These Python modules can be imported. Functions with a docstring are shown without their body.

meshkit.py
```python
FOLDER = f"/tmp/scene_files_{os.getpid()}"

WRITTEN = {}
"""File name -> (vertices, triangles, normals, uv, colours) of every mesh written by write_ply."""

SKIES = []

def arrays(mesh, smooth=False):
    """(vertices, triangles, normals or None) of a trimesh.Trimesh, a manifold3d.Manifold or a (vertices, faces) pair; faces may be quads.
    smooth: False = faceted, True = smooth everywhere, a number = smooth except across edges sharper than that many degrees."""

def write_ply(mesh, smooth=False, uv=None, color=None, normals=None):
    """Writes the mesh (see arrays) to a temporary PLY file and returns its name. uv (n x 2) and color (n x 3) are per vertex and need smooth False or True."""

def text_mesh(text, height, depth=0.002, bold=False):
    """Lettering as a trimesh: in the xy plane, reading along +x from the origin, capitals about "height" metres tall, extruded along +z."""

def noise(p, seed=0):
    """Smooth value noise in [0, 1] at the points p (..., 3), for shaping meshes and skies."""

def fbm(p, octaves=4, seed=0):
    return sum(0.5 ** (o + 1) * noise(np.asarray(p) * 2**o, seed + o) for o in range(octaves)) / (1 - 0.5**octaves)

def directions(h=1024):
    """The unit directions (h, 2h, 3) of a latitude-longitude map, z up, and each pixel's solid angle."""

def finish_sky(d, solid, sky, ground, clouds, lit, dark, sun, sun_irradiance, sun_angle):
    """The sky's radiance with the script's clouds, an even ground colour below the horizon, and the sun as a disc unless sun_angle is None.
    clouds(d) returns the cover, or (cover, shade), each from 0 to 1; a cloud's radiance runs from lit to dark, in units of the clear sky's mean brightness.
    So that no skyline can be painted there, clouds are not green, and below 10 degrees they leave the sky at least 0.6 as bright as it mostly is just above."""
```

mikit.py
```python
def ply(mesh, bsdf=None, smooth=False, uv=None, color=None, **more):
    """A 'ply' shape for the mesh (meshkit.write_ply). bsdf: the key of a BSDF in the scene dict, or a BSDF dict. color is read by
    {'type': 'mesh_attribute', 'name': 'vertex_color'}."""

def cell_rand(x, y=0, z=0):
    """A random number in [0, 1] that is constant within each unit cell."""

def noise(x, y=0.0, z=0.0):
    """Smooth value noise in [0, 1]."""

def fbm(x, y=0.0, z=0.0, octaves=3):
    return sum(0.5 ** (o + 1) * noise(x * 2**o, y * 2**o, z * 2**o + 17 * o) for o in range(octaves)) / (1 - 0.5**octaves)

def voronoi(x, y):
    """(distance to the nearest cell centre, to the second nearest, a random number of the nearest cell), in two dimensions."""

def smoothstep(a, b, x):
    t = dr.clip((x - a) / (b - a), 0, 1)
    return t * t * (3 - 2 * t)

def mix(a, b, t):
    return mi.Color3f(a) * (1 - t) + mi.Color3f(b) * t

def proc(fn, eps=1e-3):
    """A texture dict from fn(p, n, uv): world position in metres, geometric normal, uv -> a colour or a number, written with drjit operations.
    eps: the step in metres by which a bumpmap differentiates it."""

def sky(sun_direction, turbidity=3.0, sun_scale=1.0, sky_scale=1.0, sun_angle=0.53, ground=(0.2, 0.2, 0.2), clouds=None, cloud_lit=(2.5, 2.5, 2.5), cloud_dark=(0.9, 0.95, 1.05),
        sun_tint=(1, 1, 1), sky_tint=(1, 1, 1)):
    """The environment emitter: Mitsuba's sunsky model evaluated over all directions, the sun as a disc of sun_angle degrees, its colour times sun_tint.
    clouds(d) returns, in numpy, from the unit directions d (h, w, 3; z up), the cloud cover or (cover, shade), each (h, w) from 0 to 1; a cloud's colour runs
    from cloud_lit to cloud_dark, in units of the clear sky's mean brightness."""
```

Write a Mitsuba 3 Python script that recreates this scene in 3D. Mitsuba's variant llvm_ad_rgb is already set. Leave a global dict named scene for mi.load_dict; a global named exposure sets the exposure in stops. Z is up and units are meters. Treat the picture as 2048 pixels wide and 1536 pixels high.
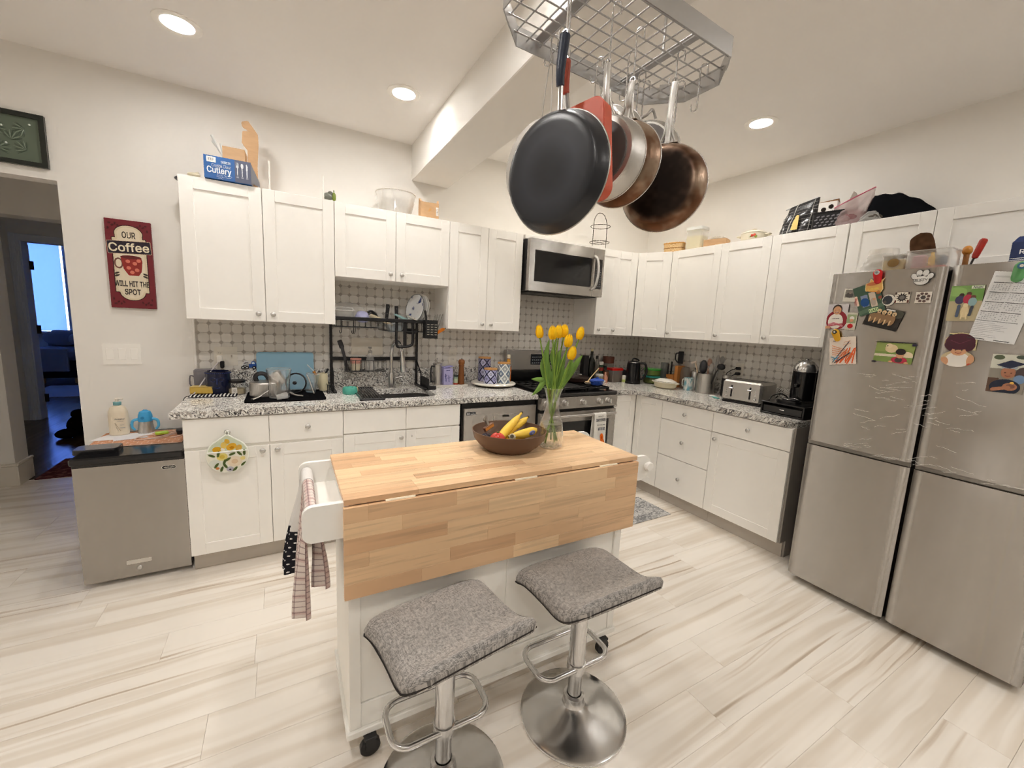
import math, random
import numpy as np, trimesh, mitsuba as mi, drjit as dr
import shapely.geometry as sg, shapely.affinity as sa, shapely.ops as so
import mikit, meshkit

random.seed(7)
T = mi.ScalarTransform4f
scene, labels = {}, {}
PI = math.pi

# ---------------------------------------------------------------- camera, light, exposure
exposure = 1.3
CAM = (-3.3732, -3.2147, 1.4251)
YAW, PITCH, ROLL = 0.5151, -0.1434, 0.0475
FOCAL = 816.5                      # pixels at a width of 2048
def _camera():
    f = np.array([math.sin(YAW)*math.cos(PITCH), math.cos(YAW)*math.cos(PITCH), math.sin(PITCH)])
    r = np.array([math.cos(YAW), -math.sin(YAW), 0.0]); u = np.cross(r, f)
    u2 = -r*math.sin(ROLL) + u*math.cos(ROLL)
    o = np.array(CAM)
    return T().look_at(origin=o.tolist(), target=(o+f).tolist(), up=u2.tolist())
scene['camera'] = {'type': 'perspective', 'fov': 2*math.degrees(math.atan(1024/FOCAL)), 'fov_axis': 'x', 'near_clip': 0.05, 'to_world': _camera()}
LAMP_POWER = 105.0
LAMPS = [(-3.747, -0.642, 2.703), (-2.727, -0.662, 2.703), (-0.711, -1.525, 2.752),      # in view
         (-1.62, -0.68, 2.752), (-0.72, -0.62, 2.752),                                   # behind the hanging pans
         (-3.747, -2.12, 2.703), (-2.727, -2.12, 2.703), (-0.95, -3.55, 2.752),          # over the island, set by fridge streaks; then unseen fill added before the fridge
         (-3.747, -3.6, 2.703), (-1.6, -4.6, 2.752), (-3.2, -5.2, 2.703), (-5.35, 2.45, 2.65)]  # unseen lamps added to raise brightness; the last one lifts the dark hall
LAMP_SHARE = [.62, .62, .62, .55, .45, 1.15, 1.15, 1.25, 1.25, 1.25, 1.25, .10]

# ---------------------------------------------------------------- helpers
def c(h):
    h = h.lstrip('#'); s = np.array([int(h[i:i+2], 16) for i in (0, 2, 4)])/255.0
    return np.where(s <= 0.04045, s/12.92, ((s+0.055)/1.055)**2.4)

CUR = [np.eye(4)]
class frame:
    """with frame(x,y,z,rz,...): everything put inside is placed in that local frame"""
    def __init__(s, x=0, y=0, z=0, rz=0, rx=0, ry=0, m=None):
        if m is None:
            a = trimesh.transformations.euler_matrix(math.radians(rx), math.radians(ry), math.radians(rz), 'sxyz')
            a[:3, 3] = (x, y, z); m = a
        s.m = m
    def __enter__(s): CUR.append(CUR[-1] @ s.m)
    def __exit__(s, *a): CUR.pop()
def axes(o, X, Y):
    X = np.array(X, float); X /= np.linalg.norm(X); Y = np.array(Y, float); Y -= X*(X@Y); Y /= np.linalg.norm(Y)
    m = np.eye(4); m[:3, 0] = X; m[:3, 1] = Y; m[:3, 2] = np.cross(X, Y); m[:3, 3] = o
    return frame(m=m)

used = {}
def newkey(base):
    n = used.get(base, -1) + 1; used[base] = n
    return base if n == 0 else f'{base}_{n:03d}'
def thing(name, label, cat, group=None):
    k = newkey(name); labels[k] = {'label': label, 'category': cat}
    if group: labels[k]['group'] = group
    return k
SM = 35
def arrays(m, smooth):
    v, f = np.asarray(m.vertices), np.asarray(m.faces)
    if smooth is False:
        t = v[f]; n = np.cross(t[:, 1]-t[:, 0], t[:, 2]-t[:, 0]); n /= np.linalg.norm(n, axis=1, keepdims=True)+1e-20
        return t.reshape(-1, 3), np.arange(3*len(f)).reshape(-1, 3), np.repeat(n, 3, 0)
    return meshkit.arrays(m, smooth)
def build(pieces, mat, smooth=None):
    """pieces: list of (mesh, colour or None, smooth, uv) -> shape dict (in the current frame)"""
    V, F, N, C, U, at = [], [], [], [], [], 0
    M = CUR[-1]
    for m, col, sm, uv in pieces:
        if callable(col) or uv is not None:
            v, f = np.asarray(m.vertices), np.asarray(m.faces)
            vv, ff, n = meshkit.arrays(m, True) if sm is not False else (v, f, None)
            if n is None: vv, ff, n = arrays(m, False); 
            if uv is not None and sm is False: uv = np.asarray(uv)[f].reshape(-1, 2)
        else:
            vv, ff, n = arrays(m, SM if sm is None else sm)
        cc = col(vv) if callable(col) else np.tile(np.array([.5, .5, .5]) if col is None else np.asarray(col, float), (len(vv), 1))
        V.append(vv @ M[:3, :3].T + M[:3, 3]); F.append(ff + at); N.append(n @ np.linalg.inv(M[:3, :3])); C.append(cc)
        U.append(np.zeros((len(vv), 2)) if uv is None else np.asarray(uv)); at += len(vv)
    V, F, N, C, U = np.vstack(V), np.vstack(F), np.vstack(N), np.vstack(C), np.vstack(U)
    if np.linalg.det(M[:3, :3]) < 0: F = F[:, ::-1]
    N = N/(np.linalg.norm(N, axis=1, keepdims=True)+1e-20)
    hasuv = any(p[3] is not None for p in pieces)
    path = meshkit.write_ply((V, F), False, U if hasuv else None, C if mat.startswith('vc_') else None, normals=N)
    return {'type': 'ply', 'filename': path, 'face_normals': False, 'bsdf': {'type': 'ref', 'id': mat}}
def flat(x):
    return x if isinstance(x, list) else [x]
def norm(pieces, col):
    out = []
    for p in flat(pieces):
        if isinstance(p, tuple): p = list(p) + [None]*(4-len(p))
        else: p = [p, None, None, None]
        if p[1] is None: p[1] = c(col) if isinstance(col, str) else col
        elif isinstance(p[1], str): p[1] = c(p[1])
        out.append(tuple(p))
    return out
def put(name, pieces, mat, parent=None, col=None, label=None, kind=None, cat=None, group=None):
    """one entry of the scene: a part of parent, or a top-level object"""
    k = newkey(f'{parent}__{name}' if parent else name)
    scene[k] = build(norm(pieces, col), mat)
    if label or kind or cat:
        d = labels[k] = {}
        if label: d['label'] = label
        if cat: d['category'] = cat
        if group: d['group'] = group
        if kind: d['kind'] = kind
    return k
def solo(name, label, cat, pieces, mat, col=None, group=None):
    return put(name, pieces, mat, None, col, label, None, cat, group)
def structure(name, pieces, mat, col=None, parent=None):
    return put(name, pieces, mat, parent, col, kind=None if parent else 'structure')

# --- meshes
def mesh(v, f): return trimesh.Trimesh(np.asarray(v, float), np.asarray(f), process=False)
_BOXC = {}
def box(x0, x1, y0, y1, z0, z1, r=0.0):
    lo, hi = np.array([x0, y0, z0], float), np.array([x1, y1, z1], float)
    lo, hi = np.minimum(lo, hi), np.maximum(lo, hi)
    if r <= 0:
        b = trimesh.creation.box(extents=hi-lo); b.apply_translation((lo+hi)/2); return b
    r = min(r, (hi-lo).min()*0.45)
    if 'p' not in _BOXC:
        P = []
        for s in np.ndindex(2, 2, 2):
            for k in range(3): P.append((*s, k))
        pts = np.array([[(2*s[i]-1)*(1.0 if i == k else 0.7) for i in range(3)] for *s, k in P])
        h = trimesh.convex.convex_hull(pts)
        # map the hull's vertices back to (corner, axis)
        idx = [int(np.argmin(np.linalg.norm(pts-v, axis=1))) for v in h.vertices]
        _BOXC['p'] = [P[i] for i in idx]; _BOXC['f'] = np.array(h.faces)
    v = np.array([[((hi if s[i] else lo)[i] - (0 if i == k else (r if s[i] else -r))) for i in range(3)] for *s, k in _BOXC['p']])
    return mesh(v, _BOXC['f'])
def bx(w, d, h, r=0.0, x=0, y=0, z=0):                 # centred in x and y, standing on z
    return box(x-w/2, x+w/2, y-d/2, y+d/2, z, z+h, r)
def lathe(prof, n=32, sx=1, sy=1):
    """profile [(r,z)...] from bottom to top, about z"""
    prof = np.asarray(prof, float); a = np.arange(n)*2*PI/n
    V, rings = [], []
    for r, z in prof:
        if r < 1e-6: rings.append([len(V)]); V.append((0, 0, z))
        else:
            rings.append(list(range(len(V), len(V)+n))); V += [(r*math.cos(t)*sx, r*math.sin(t)*sy, z) for t in a]
    F = []
    for A, B in zip(rings[:-1], rings[1:]):
        for i in range(n):
            j = (i+1) % n
            if len(A) == 1 and len(B) == 1: continue
            if len(A) == 1: F.append((A[0], B[j], B[i]))
            elif len(B) == 1: F.append((A[i], A[j], B[0]))
            else: F += [(A[i], A[j], B[j]), (A[i], B[j], B[i])]
    return mesh(V, F)
def cyl(r, z0, z1, n=24, ch=0.0, r2=None):
    r2 = r if r2 is None else r2
    if ch: return lathe([(0, z0), (r-ch, z0), (r, z0+ch), (r2, z1-ch), (r2-ch, z1), (0, z1)], n)
    return lathe([(0, z0), (r, z0), (r2, z1), (0, z1)], n)
def wall_of(prof, t, n=32, sx=1, sy=1):
    """a vessel: outer profile (from axis bottom to rim), wall thickness t"""
    p = np.asarray(prof, float); inner = []
    for i, (r, z) in enumerate(p):
        a = p[max(i-1, 0)]; b = p[min(i+1, len(p)-1)]; d = b-a; d = d/(np.hypot(*d)+1e-9)
        nx, nz = -d[1], d[0]
        inner.append((max(r+nx*t, 0), z+nz*t if i < len(p)-1 else z))
    return lathe([tuple(q) for q in p] + inner[::-1], n, sx, sy)
def sphere(r, x=0, y=0, z=0, n=12, sx=1, sy=1, sz=1):
    t = np.linspace(-PI/2, PI/2, n+1)
    m = lathe([(r*max(math.cos(q), 0) if 0 < i < n else 0, r*math.sin(q)) for i, q in enumerate(t)], 2*n)
    m.apply_scale([sx, sy, sz]); m.apply_translation((x, y, z)); return m
def tube(pts, r, n=8, closed=False, rs=None):
    p = np.asarray(pts, float); k = len(p)
    if closed: t = np.roll(p, -1, 0)-np.roll(p, 1, 0)
    else: t = np.gradient(p, axis=0)
    t /= np.linalg.norm(t, axis=1, keepdims=True)+1e-12
    a = np.cross(t[0], [0, 0, 1.0] if abs(t[0][2]) < 0.9 else [1.0, 0, 0]); a /= np.linalg.norm(a)
    V = []; ang = np.arange(n)*2*PI/n
    for i in range(k):
        a = a - t[i]*(a@t[i]); a /= np.linalg.norm(a)+1e-12; b = np.cross(t[i], a)
        rr = r if rs is None else rs[i]
        V.append(p[i] + rr*(np.cos(ang)[:, None]*a + np.sin(ang)[:, None]*b))
    V = np.vstack(V); F = []
    for i in range(k if closed else k-1):
        i2 = (i+1) % k
        for j in range(n):
            j2 = (j+1) % n
            F += [(i*n+j, i*n+j2, i2*n+j2), (i*n+j, i2*n+j2, i2*n+j)]
    if not closed:
        V = np.vstack([V, p[:1], p[-1:]]); A, B = len(V)-2, len(V)-1
        for j in range(n):
            j2 = (j+1) % n
            F += [(A, j2, j), (B, (k-1)*n+j, (k-1)*n+j2)]
    return mesh(V, F)
def curve(pts, n=8):
    """Catmull-Rom through the points"""
    p = np.asarray(pts, float); q = np.vstack([2*p[0]-p[1], p, 2*p[-1]-p[-2]]); out = []
    for i in range(1, len(q)-2):
        for t in np.linspace(0, 1, n, endpoint=False):
            out.append(0.5*((2*q[i]) + (-q[i-1]+q[i+1])*t + (2*q[i-1]-5*q[i]+4*q[i+1]-q[i+2])*t*t + (-q[i-1]+3*q[i]-3*q[i+1]+q[i+2])*t**3))
    return np.array(out+[p[-1]])
def ring(R, r, z=0, n=32, k=8, sx=1, sy=1):
    a = np.arange(n)*2*PI/n
    return tube(np.c_[R*np.cos(a)*sx, R*np.sin(a)*sy, np.full(n, z)], r, k, closed=True)
def ext(poly, h, z=0.0):
    g = poly if poly.is_valid else poly.buffer(0)
    m = trimesh.util.concatenate([trimesh.creation.extrude_polygon(q, h, engine='earcut') for q in getattr(g, 'geoms', [g])])
    m.apply_translation((0, 0, z)); return m
def P(*pts): return sg.Polygon(pts)
def rrect(x0, y0, x1, y1, r=0.0):
    b = sg.box(x0, y0, x1, y1)
    return b if r <= 0 else b.buffer(-r).buffer(r, quad_segs=6)
def ell(x, y, rx, ry, rot=0): return sa.rotate(sa.scale(sg.Point(0, 0).buffer(1, quad_segs=8), rx, ry), rot, origin=(0, 0)).__class__(sa.translate(sa.rotate(sa.scale(sg.Point(0, 0).buffer(1, quad_segs=8), rx, ry), rot, origin=(0, 0)), x, y))
def stroke(pts, w): return sg.LineString(pts).buffer(w/2, cap_style=1, quad_segs=3)
def mv(m, x=0, y=0, z=0, rx=0, ry=0, rz=0, s=1):
    m = m.copy()
    if s != 1: m.apply_scale(s)
    if rx or ry or rz: m.apply_transform(trimesh.transformations.euler_matrix(math.radians(rx), math.radians(ry), math.radians(rz), 'sxyz'))
    m.apply_translation((x, y, z)); return m
def cat(*ms): return trimesh.util.concatenate(list(ms))
def hull(pts): return trimesh.convex.convex_hull(np.asarray(pts, float))
def txt(s, h, x=0, y=0, z=0, bold=False, depth=0.0004, w=None, rot=0, centre=True):
    m = meshkit.text_mesh(s, h, depth, bold)
    if w: m.apply_scale([w/(m.bounds[1][0]-m.bounds[0][0]), 1, 1])
    if centre: m.apply_translation([-(m.bounds[0][0]+m.bounds[1][0])/2, 0, 0])
    if rot: m.apply_transform(trimesh.transformations.rotation_matrix(math.radians(rot), (0, 0, 1)))
    m.apply_translation((x, y, z)); return m
def layers(base_col, base, thick, items, step=0.00025):
    """flat print: coloured polygons (or meshes) on a base plate; local x right, y up, z out"""
    base = base.buffer(0); out = [(ext(base, thick), base_col, False)]
    z = thick
    for poly, col in items:
        if isinstance(poly, trimesh.Trimesh):
            m = poly.copy(); m.apply_translation((0, 0, z-m.bounds[0][2])); out.append((m, col, False))
        else:
            poly = poly.buffer(0).intersection(base)
            if poly.is_empty or poly.area < 1e-9: continue
            if poly.geom_type == 'GeometryCollection': poly = so.unary_union([g for g in poly.geoms if g.area > 0])
            out.append((ext(poly, step, z), col, False))
        z += step
    return out
def cloth_grid(fn, nu, nv):
    """grid surface from fn(u,v)->xyz; returns single-sided mesh (materials are twosided)"""
    u, v = np.meshgrid(np.linspace(0, 1, nu), np.linspace(0, 1, nv), indexing='ij')
    Pp = fn(u.ravel(), v.ravel()); F = []
    for i in range(nu-1):
        for j in range(nv-1):
            a = i*nv+j; F += [(a, a+nv, a+nv+1), (a, a+nv+1, a+1)]
    return mesh(Pp, F), np.c_[u.ravel(), v.ravel()]
def shell(fn, nu, nv, t):
    """closed thin sheet of thickness t around a grid surface"""
    m, uv = cloth_grid(fn, nu, nv); n = np.array(m.vertex_normals); V = np.array(m.vertices); k = len(V)
    F = list(map(tuple, m.faces)) + [tuple(x[::-1]+k) for x in np.array(m.faces)]
    edge = [i*nv for i in range(nu)] + [(nu-1)*nv+j for j in range(1, nv)] + [i*nv+nv-1 for i in range(nu-2, -1, -1)] + [j for j in range(nv-2, 0, -1)]
    for a, b in zip(edge, edge[1:]+edge[:1]): F += [(b, a, a+k), (b, a+k, b+k)]
    return mesh(np.vstack([V+n*t/2, V-n*t/2]), F), np.vstack([uv, uv])

# ---------------------------------------------------------------- materials
def two(b): return {'type': 'twosided', 'b': b}
def pr(**k):
    d = {'type': 'principled'}
    for a, b in k.items():
        d[a] = {'type': 'rgb', 'value': [float(x) for x in b]} if isinstance(b, (tuple, list, np.ndarray)) else b
    return d
VC = {'type': 'mesh_attribute', 'name': 'vertex_color'}
scene['vc_matte'] = two({'type': 'diffuse', 'reflectance': VC})
scene['vc_satin'] = two(pr(base_color=VC, roughness=0.42, specular=0.4))
scene['vc_gloss'] = two(pr(base_color=VC, roughness=0.12, specular=0.5))
scene['vc_metal'] = two(pr(base_color=VC, roughness=0.24, metallic=1.0))
scene['chrome'] = two({'type': 'roughconductor', 'alpha': 0.03, 'distribution': 'ggx', 'specular_reflectance': {'type': 'rgb', 'value': [.72, .72, .72]}})
scene['nickel'] = two({'type': 'roughconductor', 'alpha': 0.2, 'distribution': 'ggx', 'specular_reflectance': {'type': 'rgb', 'value': [.62, .61, .59]}})
scene['rack_metal'] = two(pr(base_color=(.5, .5, .5), roughness=.35, metallic=.85))
def steel(au, av, k): return two({'type': 'roughconductor', 'alpha_u': au, 'alpha_v': av, 'distribution': 'ggx', 'specular_reflectance': {'type': 'rgb', 'value': k}})
scene['brushed_steel'] = steel(.045, .34, [.49, .465, .435])
scene['steel'] = steel(.16, .16, [.62, .60, .57])
scene['paint_wall'] = {'type': 'diffuse', 'reflectance': {'type': 'rgb', 'value': [.80, .78, .745]}}
scene['paint_ceiling'] = {'type': 'diffuse', 'reflectance': {'type': 'rgb', 'value': [.86, .84, .815]}}
scene['cabinet_paint'] = two(pr(base_color=(.84, .825, .79), roughness=.38, specular=.35))
scene['island_paint'] = two(pr(base_color=(.80, .79, .755), roughness=.4, specular=.35))
scene['black_gloss'] = two(pr(base_color=(.006, .006, .008), roughness=.06, specular=.5))
scene['glass'] = {'type': 'thindielectric', 'int_ior': 1.5}
scene['clear_plastic'] = {'type': 'blendbsdf', 'weight': .13, 'a': {'type': 'thindielectric', 'int_ior': 1.45}, 'b': two({'type': 'diffuse', 'reflectance': {'type': 'rgb', 'value': [.8, .8, .78]}})}
scene['vc_clear'] = {'type': 'blendbsdf', 'weight': .36, 'a': {'type': 'thindielectric', 'int_ior': 1.4}, 'b': two({'type': 'diffuse', 'reflectance': VC})}
scene['lamp_glow'] = {'type': 'diffuse', 'reflectance': {'type': 'rgb', 'value': [.8, .8, .8]}}

def granite(p, n, uv):
    x, y = p.x + .37*p.z, p.y + .81*p.z
    w = mikit.fbm(x*60, y*60, 0)*.012
    d1, d2, r1 = mikit.voronoi((x+w)*210, (y+w)*210)
    e1, e2, r2 = mikit.voronoi((x-w)*95+9, (y+w)*95+3)
    n1 = mikit.noise(x*45, y*45, 4)
    base = mikit.mix([.60, .58, .545], [.40, .365, .33], mikit.smoothstep(.55, .70, r2))
    base = mikit.mix(base, [.80, .79, .76], mikit.smoothstep(.70, .74, r1))
    base = mikit.mix(base, [.24, .23, .225], mikit.smoothstep(.40, .35, r1*.8+n1*.25))
    return mikit.mix(base, [.035, .034, .036], mikit.smoothstep(.24, .20, r1*.75 + n1*.22))
scene['granite'] = two(pr(base_color=mikit.proc(granite), roughness=.14, specular=.5))
def floorwood(p, n, uv):
    t, s = uv.x, uv.y*91.0
    wv = mikit.noise(p.x*1.7, p.y*4, s)*.05 + mikit.noise(p.x*6, p.y*14, s)*.010
    y = p.y + wv
    a = mikit.fbm(p.x*1.2, y*26, s, 3)
    band = mikit.noise(p.x*.9+5, y*9, s+3)
    thin = mikit.fbm(p.x*1.5+31, y*62, s+7, 2)
    col = mikit.mix([.82, .775, .715], [.69, .625, .545], mikit.smoothstep(.35, .75, a))
    col = mikit.mix(col, [.60, .52, .435], mikit.smoothstep(.60, .78, thin)*mikit.smoothstep(.34, .62, band)*.9)
    return mikit.mix(col, [.46, .38, .30], mikit.smoothstep(.70, .82, thin)*mikit.smoothstep(.50, .68, band)*.85)*(.97 + .04*t)
scene['floor_wood'] = two(pr(base_color=mikit.proc(floorwood), roughness=.36, specular=.4))
def butcher(p, n, uv):
    t, s = uv.x, uv.y*57.0
    q = mikit.select_axis(p) if hasattr(mikit, 'select_axis') else p
    w = p.y + p.z
    a = mikit.fbm(p.x*3.0, w*70, s, 3)
    b = mikit.smoothstep(.62, .78, mikit.fbm(p.x*5, w*150, s+5, 2))
    col = mikit.mix([.77, .54, .325], [.60, .37, .21], t)
    col = mikit.mix(col, col*.72, mikit.smoothstep(.45, .8, a)*.6)
    return mikit.mix(col, col*.6, b*.35)
scene['butcher_block'] = two(pr(base_color=mikit.proc(butcher), roughness=.33, specular=.4))
def darkwood(p, n, uv):
    r = mikit.cell_rand(dr.floor(p.x/.09))
    a = mikit.fbm(p.x*60, p.y*2, r*30, 2)
    return mikit.mix([.055, .030, .020], [.028, .015, .010], a)*(.8+.5*r)
scene['hall_wood'] = two(pr(base_color=mikit.proc(darkwood), roughness=.2, specular=.5))
def tweed(p, n, uv):
    a = mikit.noise(uv.x*420, uv.y*60, 1); b = mikit.noise(uv.x*60, uv.y*420, 7)
    f = mikit.noise(uv.x*300, uv.y*300, 3)
    t = a*.4+b*.4+f*.2
    return mikit.mix([.13, .125, .12], [.42, .395, .375], mikit.smoothstep(.25, .75, t))
scene['tweed'] = two(pr(base_color=mikit.proc(tweed), roughness=.75, sheen=.4))
def matfn(p, n, uv):
    a = mikit.noise(p.x*55, p.y*230, 2); b = mikit.noise(p.x*170, p.y*90, 5); d = mikit.noise(p.x*7, p.y*22, 9)
    return mikit.mix([.20, .20, .205], [.56, .55, .54], mikit.smoothstep(.36, .62, a*.4+b*.35+d*.25))
scene['rug_weave'] = two({'type': 'diffuse', 'reflectance': mikit.proc(matfn)})
def burnt(p, n, uv):
    # uv.x: radius from the centre (0..1.2), uv.y: which pan
    r, s = uv.x, uv.y*40
    a = mikit.fbm(p.x*16, p.y*16, p.z*16+s, 3); b = mikit.fbm(p.x*60, p.y*60, p.z*60+s, 2)
    k = mikit.smoothstep(.35, .75, a*.75+b*.25)
    core = mikit.mix([.022, .014, .011], [.060, .036, .026], k)
    rim = mikit.mix([.17, .070, .030], [.34, .25, .18], k)
    return mikit.mix(core, rim, mikit.smoothstep(.66, .98, r + (a-.5)*.35))
scene['burnt_metal'] = two(pr(base_color=mikit.proc(burnt), roughness=.34, metallic=.75))
def cardboard(p, n, uv):
    a = mikit.fbm(p.x*30, p.y*30, p.z*90, 3)
    return mikit.mix([.56, .36, .20], [.47, .29, .155], a)
scene['cardboard'] = two(pr(base_color=mikit.proc(cardboard), roughness=.7, specular=.2))
scene['leaf_green'] = two({'type': 'principledthin', 'base_color': VC, 'roughness': .4, 'diff_trans': .5})
scene['vc_leaf'] = {'type': 'principledthin', 'base_color': VC, 'roughness': .4, 'diff_trans': .45}
del scene['leaf_green']
# ================================================================ the room
structure('floor', box(-6.3, 0.1, -7.3, 1.36, -.06, -.006), 'vc_matte', '#8d8274')
PW = .178
rr = random.Random(3)
rows = [(-.003-PW*k) for k in range(0, 19)]
def plank(x0, x1, y0, y1, parent='floor'):
    b = box(x0+.0003, x1-.0003, y0+.0003, y1-.0003, -.0055, 0, .0007)
    uv = np.tile([rr.random(), rr.random()], (len(b.vertices), 1))
    put('plank', [(b, None, False, uv)], 'floor_wood', 'floor')
for k in range(-8, 25):
    y1 = -.003 - PW*k; y0 = y1-PW
    if k < 0: xa, xb = -6.2, -4.30
    else: xa, xb = (-5.6, 0.0)
    x = xa - rr.random()*1.1
    while x < xb:
        L = 1.22
        a, b_ = max(x, xa), min(x+L, xb)
        # planks hidden under the cabinets and far behind the camera are merged away
        if b_-a > .02 and not (y1 < -3.35 and False):
            plank(a, b_, y0, y1)
        x += L
H, H2 = 2.703, 2.752
structure('ceiling', [box(-6.0, -2.35, -7.3, 0.1, H, H+.1), box(-2.35, .1, -7.3, .1, H2, H2+.1)], 'paint_ceiling')
structure('ceiling_beam', box(-2.498, -2.211, -7.2, -.0005, 2.455, H2+.05, .004), 'paint_wall')
labels['ceiling_beam'] = {'kind': 'structure'}
# back wall with the doorway at the left (opening from x=-5.35 to -4.398, 2.071 high)
def wall_poly(pts, holes, y0, y1):
    g = sg.Polygon(pts, holes); m = ext(g, y1-y0)          # polygon in x,z, extruded
    m.apply_transform(trimesh.transformations.rotation_matrix(PI/2, (1, 0, 0)))   # (x,y,z)->(x,-z,y)
    m.apply_translation((0, y1, 0)); return m
structure('wall_back', wall_poly([(-5.7, 0), (-5.35, 0), (-5.35, 2.071), (-4.398, 2.071), (-4.398, 0), (0.1, 0), (.1, 2.85), (-5.7, 2.85)], [], 0, .11), 'paint_wall')
structure('wall_right', box(0, .1, -7.3, .1, 0, 2.85), 'paint_wall')
structure('wall_left', box(-5.7, -5.6, -7.3, 0.05, 0, 2.85), 'paint_wall')
structure('wall_front', box(-5.7, .1, -7.3, -7.2, 0, 2.85), 'paint_wall')
# vestibule and hall beyond the doorway
structure('wall_vestibule', [box(-6.3, -6.2, .0, 1.5, 0, 2.6), box(-4.30, -4.20, .11, 1.5, 0, 2.6), box(-6.3, -4.2, .0, 1.5, 2.45, 2.55)], 'paint_wall')
structure('wall_hall_opening', wall_poly([(-6.3, 0), (-5.215, 0), (-5.215, 2.05), (-4.45, 2.05), (-4.45, 0), (-4.2, 0), (-4.2, 2.5), (-6.3, 2.5)], [], 1.31, 1.50), 'paint_wall')
bb = 'vc_satin'
structure('baseboard_hall', [(box(-6.2, -5.200, 1.292, 1.31, 0, .16, .004), '#d9d3c8'), (box(-6.2, -5.196, 1.286, 1.31, .16, .18, .004), '#d9d3c8'), (box(-5.215, -5.197, 1.292, 1.52, 0, .16, .004), '#d9d3c8'), (box(-5.215, -5.193, 1.29, 1.525, .16, .18, .004), '#d9d3c8')], bb)
structure('baseboard_doorway', [(box(-5.368, -5.35, -.012, .112, 0, .12, .003), '#d9d3c8')], bb)
structure('floor_hall', box(-8.6, -4.1, 1.361, 8.6, -.06, -.001), 'hall_wood')
structure('wall_hall_left', box(-6.35, -6.25, 1.5, 3.87, 0, 2.7), 'paint_wall')
structure('wall_hall_right', box(-4.6, -4.5, 1.5, 3.87, 0, 2.7), 'paint_wall')
structure('wall_hall_end', wall_poly([(-8.5, 0), (-6.0, 0), (-6.0, 2.12), (-5.15, 2.12), (-5.15, 0), (-4.2, 0), (-4.2, 2.7), (-8.5, 2.7)], [], 3.87, 4.0), 'paint_wall')
structure('ceiling_hall', box(-8.6, -4.1, 1.5, 8.6, 2.65, 2.75), 'paint_ceiling')
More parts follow.
